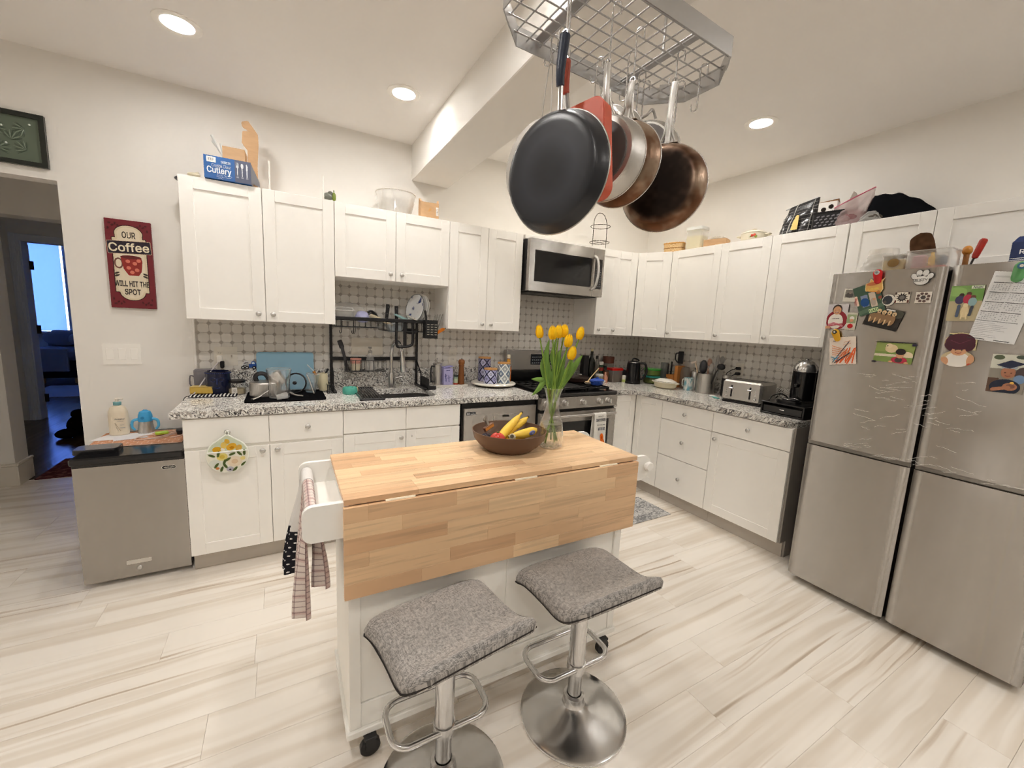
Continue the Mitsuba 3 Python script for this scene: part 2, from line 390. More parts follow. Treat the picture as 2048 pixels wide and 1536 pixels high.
structure('wall_living_room', [box(-8.6, -8.5, 3.9, 8.6, 0, 2.7), box(-4.3, -4.2, 3.9, 8.6, 0, 2.7), box(-8.6, -4.2, 8.5, 8.6, 0, 2.7)], 'paint_wall')
d1 = structure('door_frame_hall', [(box(-6.08, -5.995, 3.84, 3.87, 0, 2.2, .006), '#dfe3ea'), (box(-6.055, -6.02, 3.828, 3.84, 0, 2.2, .005), '#dfe3ea'), (box(-6.015, -5.985, 3.86, 4.01, 0, 2.13, .003), '#dfe3ea'),
    (box(-5.16, -5.08, 3.84, 3.87, 0, 2.2, .006), '#dfe3ea'), (box(-6.08, -5.08, 3.84, 3.87, 2.12, 2.2, .006), '#dfe3ea')], 'vc_satin')
labels[d1] = {'kind': 'structure'}
with frame(-5.985, 4.02, 0, rz=114):
    dd = structure('door_1', [(box(0, .78, .0, .04, .01, 2.1, .003), '#cfd6e2')], 'vc_satin')
    put('glass_pane', [(box(.10, .36, -.0015, -.0002, 1.15, 1.45), '#dfe8f4'), (box(.10, .36, -.0015, -.0002, .9, 1.12), '#dfe8f4')], 'vc_gloss', dd)
for z in (1.86, 1.1, .25):
    put('hinge', [(box(-5.992, -5.955, 3.992, 4.022, z-.05, z+.05, .003), '#1b1512')], 'vc_satin', dd)
structure('trim_backsplash_left', box(-3.862, -3.848, -.009, 0, .914, 1.374, .002), 'paint_wall')
# lamps
for i, (x, y, z) in enumerate(LAMPS):
    lab = ['recessed ceiling light at the upper left, above the coffee sign', 'recessed ceiling light beside the ceiling beam', 'recessed ceiling light on the right, above the right wall cabinets', 'recessed ceiling light above the range, hidden behind the hanging pans', 'recessed ceiling light in the far corner, hidden behind the hanging pans'][i] if i < 5 else 'recessed ceiling light outside the picture, '+['above the left front of the island', 'above the pot rack', 'added as fill above the floor before the fridge', 'added as fill left behind the camera', 'added as fill right behind the camera', 'added as fill farthest behind the camera', 'added as dim fill on the hall ceiling'][i-5]
    t = thing('ceiling_light', lab, 'ceiling light', 'recessed ceiling lights')
    with frame(x, y, z):
        put('trim_ring', lathe([(.062, .004), (.064, -.004), (.082, -.006), (.092, -.003), (.093, .001), (.062, .004)], 40), 'vc_satin', t, '#efece6')
        k = put('lens', mv(cyl(.064, 0, .003, 32), 0, 0, -.0015), 'lamp_glow', t)
        warm = [1.0, .93, .82] if i in (3, 4) else [1.0, .962, .91]
        scene[k]['emitter'] = {'type': 'area', 'radiance': {'type': 'rgb', 'value': [LAMP_POWER*LAMP_SHARE[i]*w for w in warm]}}
# the window with a drawn blue shade in the far living room, daylight behind it
w1 = structure('window_1', [(box(-8.3, -8.24, 8.44, 8.5, .85, 2.6, .004), '#e8ecf2'), (box(-7.13, -7.07, 8.44, 8.5, .85, 2.6, .004), '#e8ecf2'), (box(-8.3, -7.07, 8.44, 8.5, 2.55, 2.6, .004), '#e8ecf2'), (box(-8.3, -7.07, 8.42, 8.5, .82, .87, .004), '#e8ecf2')], 'vc_satin')
# backlit by the day outside: the pane glows, the shade in front of it lets some light through
k = structure('glass_pane', box(-8.24, -7.13, 8.48, 8.49, .87, 2.55), 'lamp_glow', parent=w1)
scene[k]['emitter'] = {'type': 'area', 'radiance': {'type': 'rgb', 'value': [1.2, 1.75, 3.0]}}
scene['shade_cloth'] = {'type': 'principledthin', 'base_color': {'type': 'rgb', 'value': [.30, .42, .72]}, 'roughness': .8, 'diff_trans': .5}
sh, _ = cloth_grid(lambda u, v: np.c_[-8.24+1.08*u, np.full_like(u, 8.43)+.012*np.sin(u*9), .88+1.68*v], 14, 6)
solo('window_shade', 'blue roller shade drawn over the far living room window', 'window shade', [sh], 'shade_cloth')
# ================================================================ cabinets
def shaker(w, h, t=.02, st=.064, rec=.0065):
    """door in x 0..w, z 0..h; front at y=0, back at y=t"""
    return [box(0, st, 0, t, 0, h, .0018), box(w-st, w, 0, t, 0, h, .0018), box(st, w-st, 0, t, 0, st, .0018), box(st, w-st, 0, t, h-st, h, .0018), box(st-.002, w-st+.002, rec, t-.003, st-.002, h-st+.002)]
KNOB = lathe([(0, -.026), (.009, -.0255), (.0138, -.022), (.0148, -.018), (.0125, -.014), (.006, -.010), (.005, -.003), (.008, -.0005), (.008, 0), (0, 0)], 20)
KNOB.apply_transform(trimesh.transformations.rotation_matrix(-PI/2, (1, 0, 0)))    # axis z -> -y is the front
def knob(parent, x, z, y=0):
    put('knob', mv(KNOB, x, y, z), 'nickel', parent)
def door(parent, x, z, w, h, kx=None, kz=None, y=0, st=.064, name='door'):
    with frame(x+.0015, y, z+.0015):
        d = put(name, shaker(w-.003, h-.003, st=st), 'cabinet_paint', parent)
        if kx is not None: knob(d, kx, kz)
    return d
def drawer(parent, x, z, w, h, y=0, kn=True):
    with frame(x+.0015, y, z+.0015):
        d = put('drawer', box(0, w-.003, 0, .02, 0, h-.003, .002), 'cabinet_paint', parent)
        if kn: knob(d, (w-.003)/2, (h-.003)/2)
    return d
def onright(y, x=-.325, z=0): return frame(x, y, z, rz=-90)     # local x runs towards the camera along the right wall
ZB, ZT = 1.374, 2.138
G1 = 'white shaker wall cabinets'
def wallcab(label, x0, splits, z0, z1, knobs, ctx=None, depth=.325, st=.064):
    t = thing('wall_cabinet', label, 'cabinet', G1)
    W = splits[-1]-splits[0]
    with (ctx or frame(x0, -.325, 0)):
        put('body', box(.001, W-.001, .021, depth, z0, z1, .001), 'cabinet_paint', t)
        for a, b, kx in zip(splits[:-1], splits[1:], knobs):
            w = b-a
            door(t, a-splits[0], z0, w, z1-z0, None if kx is None else (.036 if kx < 0 else w-.039), .045, st=min(st, w*.28))
    return t
wallcab('tall white two-door wall cabinet at the left end, under the blue cutlery box', -3.837, [-3.837, -3.454, -3.069], ZB, ZT, [1, -1])
wallcab('short white two-door wall cabinet above the sink', -3.069, [-3.069, -2.686, -2.305], 1.679, ZT, [1, -1])
wallcab('narrow-doored white wall cabinet between the sink and the microwave', -2.305, [-2.305, -1.997, -1.695], ZB, ZT, [1, -1])
t = thing('wall_cabinet', 'low white filler cabinet right above the microwave', 'cabinet', G1)
put('body', box(-1.678, -.919, -.325, 0, 2.106, ZT, .002), 'cabinet_paint', t)
wallcab('narrow single-door white wall cabinet just right of the microwave', -.913, [-.913, -.625], ZB, ZT, [-1])
# corner cabinet, its folding door ajar
t = thing('wall_cabinet', 'white corner wall cabinet with its folding door ajar', 'cabinet', G1)
put('body', ext(P((-.61, -.001), (-.001, -.001), (-.001, -.615), (-.303, -.615), (-.303, -.303), (-.61, -.303)), ZT-ZB, ZB), 'cabinet_paint', t)
cx, cy = -.477, -.361
with axes((cx, cy, 0), (-.325-cx, -.615-cy, 0), (-(-.615-cy), (-.325-cx), 0)):
    door(t, 0, ZB, .296, ZT-ZB, None, st=.075)
with axes((-.735, -.318, 0), (cx+.735, cy+.318, 0), (-(cy+.318), cx+.735, 0)):
    door(t, 0, ZB, .259, ZT-ZB, .035, .045, st=.07)
def rwall(label, y0, splits, z0, z1, knobs):
    wallcab(label, 0, [-s for s in splits], z0, z1, knobs, ctx=onright(y0))
rwall('white two-door wall cabinet on the right wall beside the corner', -.615, [-.615, -1.086, -1.471], ZB, ZT, [-1, -1])
rwall('wide single-door white wall cabinet on the right wall next to the fridge', -1.471, [-1.471, -1.925], ZB, ZT, [-1])
rwall('short white two-door cabinet above the fridge', -1.929, [-1.929, -2.313, -2.969], 1.805, ZT, [None, None])

# base cabinets
BT, BB = .868, .115
def basebody(t, W, front=.02, depth=.635, end=None):
    put('body', box(.001, W-.001, front+.001, depth, BB, BT+.0085, .001), 'cabinet_paint', t)
    put('toe_kick', box(.0, W, .075, .095, .001, BB, .002), 'toe_wood', t)
scene['toe_wood'] = two(pr(base_color=(.44, .40, .355), roughness=.5))
t = thing('base_cabinet', 'leftmost white base cabinet, with a pot holder hanging from its drawer knob', 'cabinet', 'white shaker base cabinets')
with frame(-3.833, -.635, 0):
    W = .765; basebody(t, W)
    put('filler_rail', box(0, W, .012, .03,   .69, .8765, .001), 'cabinet_paint', t)
    m = .381
    drawer(t, 0, .714, m, .155, y=-.004); drawer(t, m, .714, W-m, .155, y=-.004)
    door(t, 0, BB, m, .585, m-.036, .555, y=.0); door(t, m, BB, W-m, .585, .036, .555)
t = thing('base_cabinet', 'white sink base cabinet with two false drawer fronts', 'cabinet', 'white shaker base cabinets')
with frame(-3.068, -.635, 0):
    W = .755; m = .38
    put('body', [box(.001, .012, .021, .635, BB, BT+.0085, .001), box(W-.012, W-.001, .021, .635, BB, BT+.0085, .001), box(.012, W-.012, .021, .63, BB, BB+.015), box(.012, W-.012, .0205, .035, .69, BT+.0085, .001)], 'cabinet_paint', t)
    put('toe_kick', box(.0, W, .075, .095, .001, BB, .002), 'toe_wood', t)
    drawer(t, 0, .722, m, .147, kn=False); drawer(t, m, .722, W-m, .147, kn=False)
    door(t, 0, BB, m, .602, m-.036, .557); d = door(t, m, BB, W-m, .602)
    put('screw_hole', mv(KNOB, m+.036, -.0, BB+.56, s=.35), 'nickel', t)
# corner base with its two folded doors
t = thing('base_cabinet', 'white corner base cabinet with a folding door, right of the range', 'cabinet', 'white shaker base cabinets')
put('body', ext(P((-.91, -.001), (-.001, -.001), (-.001, -.926), (-.612, -.926), (-.612, -.612), (-.91, -.612)), BT+.0085-BB, BB), 'cabinet_paint', t)
put('toe_kick', ext(P((-.91, -.02), (-.02, -.02), (-.02, -.926), (-.56, -.926), (-.56, -.56), (-.91, -.56)), BB-.001, .001), 'toe_wood', t)
with frame(-.912, -.635, 0): door(t, 0, BB, .276, BT-BB, .02, .67, st=.06)
with onright(-.637, -.635): door(t, 0, BB, .29, BT-BB, None, st=.06)
t = thing('base_cabinet', 'white three-drawer base cabinet on the right wall', 'cabinet', 'white shaker base cabinets')
with onright(-.928, -.635):
    W = .463; basebody(t, W)
    for z, h in ((.718, .15), (.417, .300), (BB, .300)): drawer(t, 0, z, W, h)
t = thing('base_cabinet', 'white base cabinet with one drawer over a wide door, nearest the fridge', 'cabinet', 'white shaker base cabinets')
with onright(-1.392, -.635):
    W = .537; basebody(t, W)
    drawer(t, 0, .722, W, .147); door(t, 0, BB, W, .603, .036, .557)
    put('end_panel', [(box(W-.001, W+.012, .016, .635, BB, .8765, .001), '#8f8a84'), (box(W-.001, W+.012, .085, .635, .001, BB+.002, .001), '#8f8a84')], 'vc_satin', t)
# worktop of granite with an undermount sink
cl, ce = -3.879, -1.935
outer = P((cl, -.001), (-1.690, -.001), (-1.690, -.655), (cl, -.655))
sinkhole = rrect(-2.93, -.53, -2.43, -.185, .09)
with_hole = outer.difference(sinkhole)
arc = [(-.655-.17+.17*math.cos(a)-.0, -.655-.17+.17*math.sin(a)) for a in np.linspace(PI/2, 0, 9)]
right = P((-.913, -.001), (-.001, -.001), (-.001, ce), (-.60, ce), (-.655, ce+.055), *[(x, y) for x, y in arc[::-1]], (-.912, -.655))
def slab(poly, z0=.877, z1=.914, e=.006):
    return [ext(poly, z1-z0-e, z0), ext(poly.buffer(-.003, join_style=2), e*.55, z1-e), ext(poly.buffer(-.006, join_style=2), e*.45, z1-e*.45)]
ct = thing('countertop', 'speckled grey granite countertop with the sink, along the back wall', 'countertop')
put('slab', slab(with_hole), 'granite', ct)
put('upstand', box(-3.846, -1.69, -.021, -.001, .914, 1.051, .003), 'granite', ct)
ct2 = thing('countertop', 'speckled grey granite countertop turning the corner to the fridge', 'countertop')
put('slab', slab(right), 'granite', ct2)
put('upstand', [box(-.912, -.02, -.021, -.001, .914, 1.04, .003), box(-.021, -.001, ce, -.001, .914, 1.04, .003)], 'granite', ct2)
# sink bowl
scene['sink_steel'] = two(pr(base_color=(.17, .165, .16), roughness=.35, metallic=.8))
sk = thing('sink', 'undermount stainless steel sink under the black dish rack', 'sink')
ins = rrect(-2.925, -.525, -2.435, -.19, .085)
put('bowl', [ext(ins.buffer(.02).difference(ins), .2, .672), ext(ins.buffer(.02), .012, .66)], 'sink_steel', sk)
put('drain', mv(lathe([(.0, .0), (.02, .001), (.04, .003), (.045, .0)], 24), -2.68, -.36, .6725), 'chrome', sk)
# backsplash tiles: octagons with small dots at their corners
scene['tile_glaze'] = two(pr(base_color=(.64, .615, .575), roughness=.35, specular=.45))
scene['tile_glaze_light'] = two(pr(base_color=(.69, .665, .625), roughness=.35, specular=.45))
scene['tile_dot'] = two(pr(base_color=(.40, .37, .335), roughness=.35, specular=.45))
scene['grout'] = {'type': 'diffuse', 'reflectance': {'type': 'rgb', 'value': [.47, .445, .41]}}
TP = .0597; cut = .0135
def octa():
    a, b = TP/2-.0011, TP/2-cut
    pts = [(a, -b), (a, b), (b, a), (-b, a), (-a, b), (-a, -b), (-b, -a), (b, -a)]
    top = [(x*.965, y*.965) for x, y in pts]
    V = [(x, y, 0) for x, y in pts] + [(x, y, .0035) for x, y in pts] + [(x, y, .0042) for x, y in top] + [(0, 0, .0042)]
    F = []
    for i in range(8):
        j = (i+1) % 8
        F += [(i, j, 8+j), (i, 8+j, 8+i), (8+i, 8+j, 16+j), (8+i, 16+j, 16+i), (16+i, 16+j, 24)]
    return mesh(V, F)
OCT = octa()
dd_ = cut-.0012
DOT = mesh([(dd_, 0, 0), (0, dd_, 0), (-dd_, 0, 0), (0, -dd_, 0), (dd_, 0, .004), (0, dd_, .004), (-dd_, 0, .004), (0, -dd_, .004)], [(0, 1, 5), (0, 5, 4), (1, 2, 6), (1, 6, 5), (2, 3, 7), (2, 7, 6), (3, 0, 4), (3, 4, 7), (4, 5, 6), (4, 6, 7)])
octd = build(norm(OCT, None), 'tile_glaze'); octl = build(norm(OCT, None), 'tile_glaze_light')
def tiling(parent, M, span, rowsfn, keep, ox, oz):
    """M places local (x right, y up, z out); span (x0,x1); rowsfn(x) -> (z0,z1) visible band at x"""
    spots, dots = [], []
    i0, i1 = int(math.floor((span[0]-ox)/TP))-1, int(math.ceil((span[1]-ox)/TP))+1
    for i in range(i0, i1):
        for j in range(-8, 14):
            x, z = ox+(i+.5)*TP, oz+(j+.5)*TP
            for lst, px, pz, r in ((spots, x, z, TP*.49), (dots, ox+i*TP, oz+j*TP, cut)):
                if px-r*.6 < span[0] or px+r*.6 > span[1]: continue
                lo, hi = rowsfn(px)
                if pz+r > lo and pz-r*.4 < hi: lst.append((px, pz))
    cam = np.array(CAM); R = M[:3, :3]
    w = [M[:3, 3]+R@np.array([x, z, 0]) for x, z in spots]
    order = np.argsort([np.linalg.norm(p-cam) for p in w])
    rest = []
    for n, i in enumerate(order):
        if n < keep:
            k = newkey(parent+'__tile'); m = M.copy(); m[:3, 3] = w[i]
            scene[k] = {**(octl if rr.random() < .5 else octd), 'to_world': T(m.tolist())}
        else: rest.append(i)
    with frame(m=M):
        if rest: put('tile_rest', cat(*[mv(OCT, *spots[i]) for i in rest]), 'tile_glaze', parent, kind='stuff')
        put('tile_dots', cat(*[mv(DOT, *d) for d in dots]), 'tile_dot', parent, kind='stuff')
MB_ = np.eye(4); MB_[:3, :3] = np.array([[1, 0, 0], [0, 0, -1], [0, 1, 0]]); MB_[:3, 3] = (0, -.0042, 0)
def rows_back(x):
    if x < -3.075: return (1.051, 1.374)
    if x < -2.300: return (1.051, 1.679)
    if x < -1.692: return (1.051, 1.374)
    if x < -.912: return (1.10, 1.74)
    return (1.04, 1.374)
structure('wall_backsplash_back', [box(-3.848, -.0001, -.0042, -.0002, .914, 1.374), box(-3.07, -2.305, -.0042, -.0002, 1.374, 1.679), box(-1.692, -.914, -.0042, -.0002, 1.374, 1.74)], 'grout')
tiling('wall_backsplash_back', MB_, (-3.847, -.005), rows_back, 300, -3.777, 1.346)
MR_ = np.eye(4); MR_[:3, :3] = np.array([[0, 0, -1], [-1, 0, 0], [0, 1, 0]]); MR_[:3, 3] = (-.0042, 0, 0)
structure('wall_backsplash_right', box(-.0042, -.0002, -2.03, -.004, .914, 1.374), 'grout')
tiling('wall_backsplash_right', MR_, (.006, 2.03), lambda x: (1.04, 1.374), 300, 1.202, 1.342)

# ================================================================ refrigerator
fr = thing('refrigerator', 'stainless steel four-door refrigerator covered with photos and magnets', 'refrigerator')
put('body', [(box(-.69, -.03, -2.969, -2.066, .04, 1.772, .004), '#3a3a3b'), (box(-.66, -.06, -2.95, -2.09, .005, .045), '#161616')], 'vc_satin', fr)
put('gasket', [(box(-.70, -.688, -2.96, -2.075, .06, 1.765), '#0a0a0a')], 'vc_satin', fr)
def fdoor(y0, y1, z0, z1):
    """slightly bowed brushed door; uv: u along y, v along z"""
    n = 24; ys = np.linspace(y0, y1, n); bow = .0045
    q = (ys-(y0+y1)/2)/((y1-y0)/2)
    xs = -.767 - bow*(1-q**2) + bow + .012*np.clip((np.abs(q)-.93)/.07, 0, 1)**2
    V = [(x, y, z) for z in (z0, z1) for x, y in zip(xs, ys)]
    F = [f for i in range(n-1) for f in ((i, i+n, i+1), (i+1, i+n, i+1+n))]
    front = mesh(V, F); uvf = np.array([(y, z) for z in (z0, z1) for y in ys])
    R = [(-.700, ys[0], z0), (-.700, ys[-1], z0), (-.700, ys[0], z1), (-.700, ys[-1], z1)]
    V2 = V+R; a, b, c_, d = 2*n, 2*n+1, 2*n+2, 2*n+3
    F2 = [(0, a, c_), (0, c_, n), (n-1, 2*n-1, d), (n-1, d, b)] + [(i, i+1, a if i < n//2 else b) for i in range(n-1)] + [(n//2, b, a)] + [(n+i+1, n+i, c_ if i < n//2 else d) for i in range(n-1)] + [(n+n//2, c_, d)]
    side = mesh(V2, F2); uvs = np.array([(v[1], v[2]) for v in V2])
    return [(front, None, True, uvf), (side, None, False, uvs)]
for (y0, y1, z0, z1) in ((-2.513, -2.067, .860, 1.778), (-2.969, -2.527, .860, 1.778), (-2.513, -2.067, .04, .834), (-2.969, -2.527, .04, .834)):
    put('door', fdoor(y0, y1, z0, z1), 'brushed_steel', fr)
for (y0, y1) in ((-2.513, -2.067), (-2.969, -2.527)):
    put('handle_recess', [(box(-.748, -.70, y0, y1, .834, .860, .002), '#8d8a86')], 'vc_metal', fr)
scene['film'] = {'type': 'blendbsdf', 'weight': .16, 'a': {'type': 'thindielectric', 'int_ior': 1.3}, 'b': two({'type': 'diffuse', 'reflectance': {'type': 'rgb', 'value': [.85, .85, .85]}})}
rf = random.Random(5)
def wrinkles(y0, y1, z0, z1, n):
    ms = []
    for _ in range(n):
        y, z = rf.uniform(y0, y1), rf.uniform(z0, z1); L = rf.uniform(.02, .10); a = rf.uniform(-.5, .3)
        pts = [(-.7718, y+L*t*math.cos(a), z+L*t*math.sin(a)+rf.uniform(-.003, .003)) for t in np.linspace(0, 1, 5)]
        ms.append(tube(curve(pts, 3), .0006, 4))
    return cat(*ms)
put('film_wrinkles', [(wrinkles(-2.50, -2.32, .90, 1.28, 26), '#e6e4e0'), (wrinkles(-2.72, -2.53, .90, 1.28, 22), '#e6e4e0'), (wrinkles(-2.50, -2.2, .865, .90, 10), '#e6e4e0'), (wrinkles(-2.96, -2.53, .865, .88, 12), '#e6e4e0')], 'vc_gloss', fr, kind='stuff')

# ================================================================ microwave (front face y=-.40)
mw = thing('microwave', 'stainless steel over-the-range microwave with a black glass door', 'microwave')
X0, X1, Z0, Z1 = -1.676, -.919, 1.702, 2.102
put('body', [(box(X0, X1, -.36, -.002, Z0, Z1, .003), '#2a2a2b'), (box(X0+.03, X1-.03, -.35, -.03, Z0-.006, Z0+.002), '#0e0e0e')], 'vc_satin', mw)
def uvbox(x0, x1, y0, y1, z0, z1, ax='xz'):
    b = box(x0, x1, y0, y1, z0, z1); v = np.asarray(b.vertices)
    return (b, None, False, v[:, [0, 2]] if ax == 'xz' else v[:, [1, 2]])
dw_ = .115
d = put('door', [uvbox(X0, X1-dw_-.002, -.40, -.36, Z0, Z1)], 'brushed_steel', mw)
put('window', [(box(X0+.05, X1-.135, -.4025, -.395, Z0+.075, Z1-.085, .002), '#050507')], 'vc_gloss', d)
put('control_panel', [uvbox(X1-dw_, X1, -.40, -.36, Z0, Z1)], 'brushed_steel', mw)
kp = put('keypad', [(box(X1-.098, X1-.018, -.4025, -.395, Z0+.065, Z1-.085, .002), '#0b0b0d')], 'vc_gloss', mw)
put('keypad_marks', [(box(X1-.090+.024*i, X1-.090+.024*i+.011, -.4031, -.4024, Z0+.085+.02*j, Z0+.085+.02*j+.004), '#8f9096') for i in range(3) for j in range(8)], 'vc_satin', kp, kind='stuff')
hp = curve([(-1.045, -.405, Z0+.055), (-1.03, -.435, Z0+.09), (-1.018, -.447, Z0+.2), (-1.022, -.435, Z1-.10), (-1.032, -.405, Z1-.065)], 8)
put('handle', tube(hp, .013, 12), 'nickel', d)
put('vent', [(box(X0+.04, X1-.04, -.33, -.1, Z0-.0075, Z0-.005), '#1c1c1c')] + [(box(X0+.06+.1*i, X0+.12+.1*i, -.3, -.2, Z0-.009, Z0-.007), '#3b3b3b') for i in range(6)], 'vc_satin', mw)

# ================================================================ range
rg = thing('range', 'stainless steel gas range with black cooktop and towel on its oven door', 'range')
RX0, RX1 = -1.682, -.918
put('body', [(box(RX0, RX1, -.65, -.03, .03, .895, .003), '#232323')], 'vc_satin', rg)
put('backguard', [uvbox(RX0+.02, RX1-.02, -.075, -.022, 1.032, 1.206)], 'brushed_steel', rg)
put('backguard_base', [(box(RX0+.02, RX1-.02, -.07, -.022, .90, 1.031, .002), '#0c0c0d')], 'vc_gloss', rg)
pn = put('clock_panel', [(box(-1.413, -1.152, -.078, -.074, 1.077, 1.172, .001), '#1d2024')], 'vc_gloss', rg)
put('clock_panel_marks', [(box(-1.40+.022*i, -1.40+.022*i+.012, -.0785, -.0779, 1.09+.026*j, 1.096+.026*j), '#9aa0a6') for i in range(11) for j in range(3) if (i, j) != (5, 2)], 'vc_satin', pn, kind='stuff')
put('cooktop', [(box(RX0, RX1, -.675, -.075, .888, .915, .006), '#0b0b0c'), (box(RX0, RX1, -.692, -.66, .886, .917, .008), '#131314')], 'vc_gloss', rg)
def grate(x0, x1):
    ms = []
    for y in (-.60, -.49, -.38, -.27, -.16): ms.append(box(x0, x1, y-.006, y+.006, .926, .938, .002))
    for x in np.linspace(x0+.006, x1-.006, 4): ms.append(box(x-.006, x+.006, -.61, -.15, .930, .942, .002))
    for x in (x0+.01, x1-.01):
        for y in (-.6, -.16): ms.append(box(x-.008, x+.008, y-.008, y+.008, .914, .93))
    return cat(*ms)
for a, b in ((RX0+.02, RX0+.255), (RX0+.262, RX1-.262), (RX1-.255, RX1-.02)): put('grate', [(grate(a, b), '#141414')], 'vc_satin', rg)
for x, y in ((-1.56, -.48), (-1.56, -.24), (-1.3, -.37), (-1.04, -.48), (-1.04, -.24)): put('burner', [(mv(cyl(.045, .914, .926, 20, .003), x, y, 0), '#1a1a1b')], 'vc_satin', rg)
put('griddle_plate', [(box(-1.41, -1.19, -.6, -.2, .939, .948, .004), '#1b1b1c')], 'vc_satin', rg)
put('control_panel', [uvbox(RX0, RX1, -.692, -.64, .795, .887)], 'brushed_steel', rg)
for x in (-1.640, -1.555, -1.469, -1.294, -1.121, -1.028):
    k = put('knob', mv(lathe([(0, .036), (.019, .036), (.021, .032), (.023, .012), (.026, .008), (.026, 0), (0, 0)], 24), x, -.692, .845, rx=90), 'steel', rg)
    put('grip', [box(x-.006, x+.006, -.741, -.726, .826, .866, .003)], 'chrome', k)
od = put('oven_door', [uvbox(RX0+.004, RX1-.004, -.690, -.65, .20, .768)], 'brushed_steel', rg)
put('oven_window', [(box(RX0+.075, RX1-.075, -.693, -.688, .30, .688, .002), '#0a0a0b')], 'vc_gloss', od)
put('oven_handle', [tube([(RX0+.045, -.735, .742), (RX1-.045, -.735, .742)], .012, 12), box(RX0+.05, RX0+.075, -.735, -.69, .733, .751, .003), box(RX1-.075, RX1-.05, -.735, -.69, .733, .751, .003)], 'steel', od)
put('drawer', [uvbox(RX0+.004, RX1-.004, -.688, -.65, .05, .19)], 'brushed_steel', rg)
put('vent_gap', [(box(RX0, RX1, -.66, -.645, .766, .797), '#060606')], 'vc_satin', rg)

# ================================================================ dishwasher
dw = thing('dishwasher', 'stainless steel dishwasher between the sink cabinet and the range', 'dishwasher')
put('body', [(box(-2.298, -1.69, -.62, -.03, .02, .872, .002), '#0b0b0c')], 'vc_satin', dw)
d = put('door', [uvbox(-2.285, -1.697, -.642, -.61, .10, .832)], 'brushed_steel', dw)
put('handle_pocket', [uvbox(-2.225, -1.75, -.6432, -.6405, .715, .79), (box(-2.06, -1.85, -.6455, -.642, .737, .775, .001), None, False, np.zeros((24, 2)))], 'brushed_steel', d)
put('display_slot', [(box(-1.985, -1.93, -.6462, -.645, .757, .774), '#101010')], 'vc_satin', d)
with frame(-2.235, -.642, .797, rx=90):
    put('sticker', layers(c('#2b2d31'), rrect(-.036, -.012, .036, .012, .002), .0005, [(txt('10', .014, -.02, -.007, bold=True), c('#e8e8e8')), (txt('YEAR', .006, .014, .001), c('#c9c9c9')), (txt('LIMITED', .006, .014, -.008), c('#c9c9c9'))]), 'vc_satin', d)
put('toe_kick', [(box(-2.29, -1.69, -.57, -.55, .003, .10), '#151515')], 'vc_satin', dw)

# ================================================================ mini fridge at the left
mf = thing('mini_fridge', 'small stainless steel fridge with a black top at the left end of the counter', 'mini fridge')
put('body', [(box(-4.272, -3.86, -.505, -.04, .025, .672, .004), '#1d1d1f')], 'vc_satin', mf)
put('top', [(box(-4.282, -3.848, -.575, -.03, .655, .690, .007), '#0d0d10')], 'vc_gloss', mf)
d = put('door', [uvbox(-4.277, -3.847, -.555, -.51, .03, .652)], 'brushed_steel', mf)
put('top_rail', [(box(-4.277, -3.847, -.560, -.51, .640, .658, .003), '#0c0c0e')], 'vc_gloss', mf)
with frame(-3.913, -.5555, .603, rx=90):
    put('badge', layers(c('#d8d6d2'), rrect(-.030, -.0095, .030, .0095, .009), .0006, [(rrect(-.028, -.008, .028, .008, .0078), c('#15120f')), *[(rrect(-.020+.005*k, -.0028, -.0168+.005*k, .0028), c('#b9b5ae')) for k in range(9)]]), 'vc_satin', d)
with frame(-4.062, -.5555, .1095, rx=90):
    put('paper_label', layers(c('#c9c4bc'), rrect(-.05, -.011, .05, .011, .002), .0003, []), 'vc_matte', d)
put('lock', mv(lathe([(0, .006), (.009, .006), (.012, .003), (.013, 0), (0, 0)], 20), -4.062, -.555, .073, rx=90), 'nickel', d)
for x in (-4.25, -3.88): put('foot', [(mv(cyl(.015, 0, .03, 12), x, -.45, 0), '#111111')], 'vc_satin', mf)
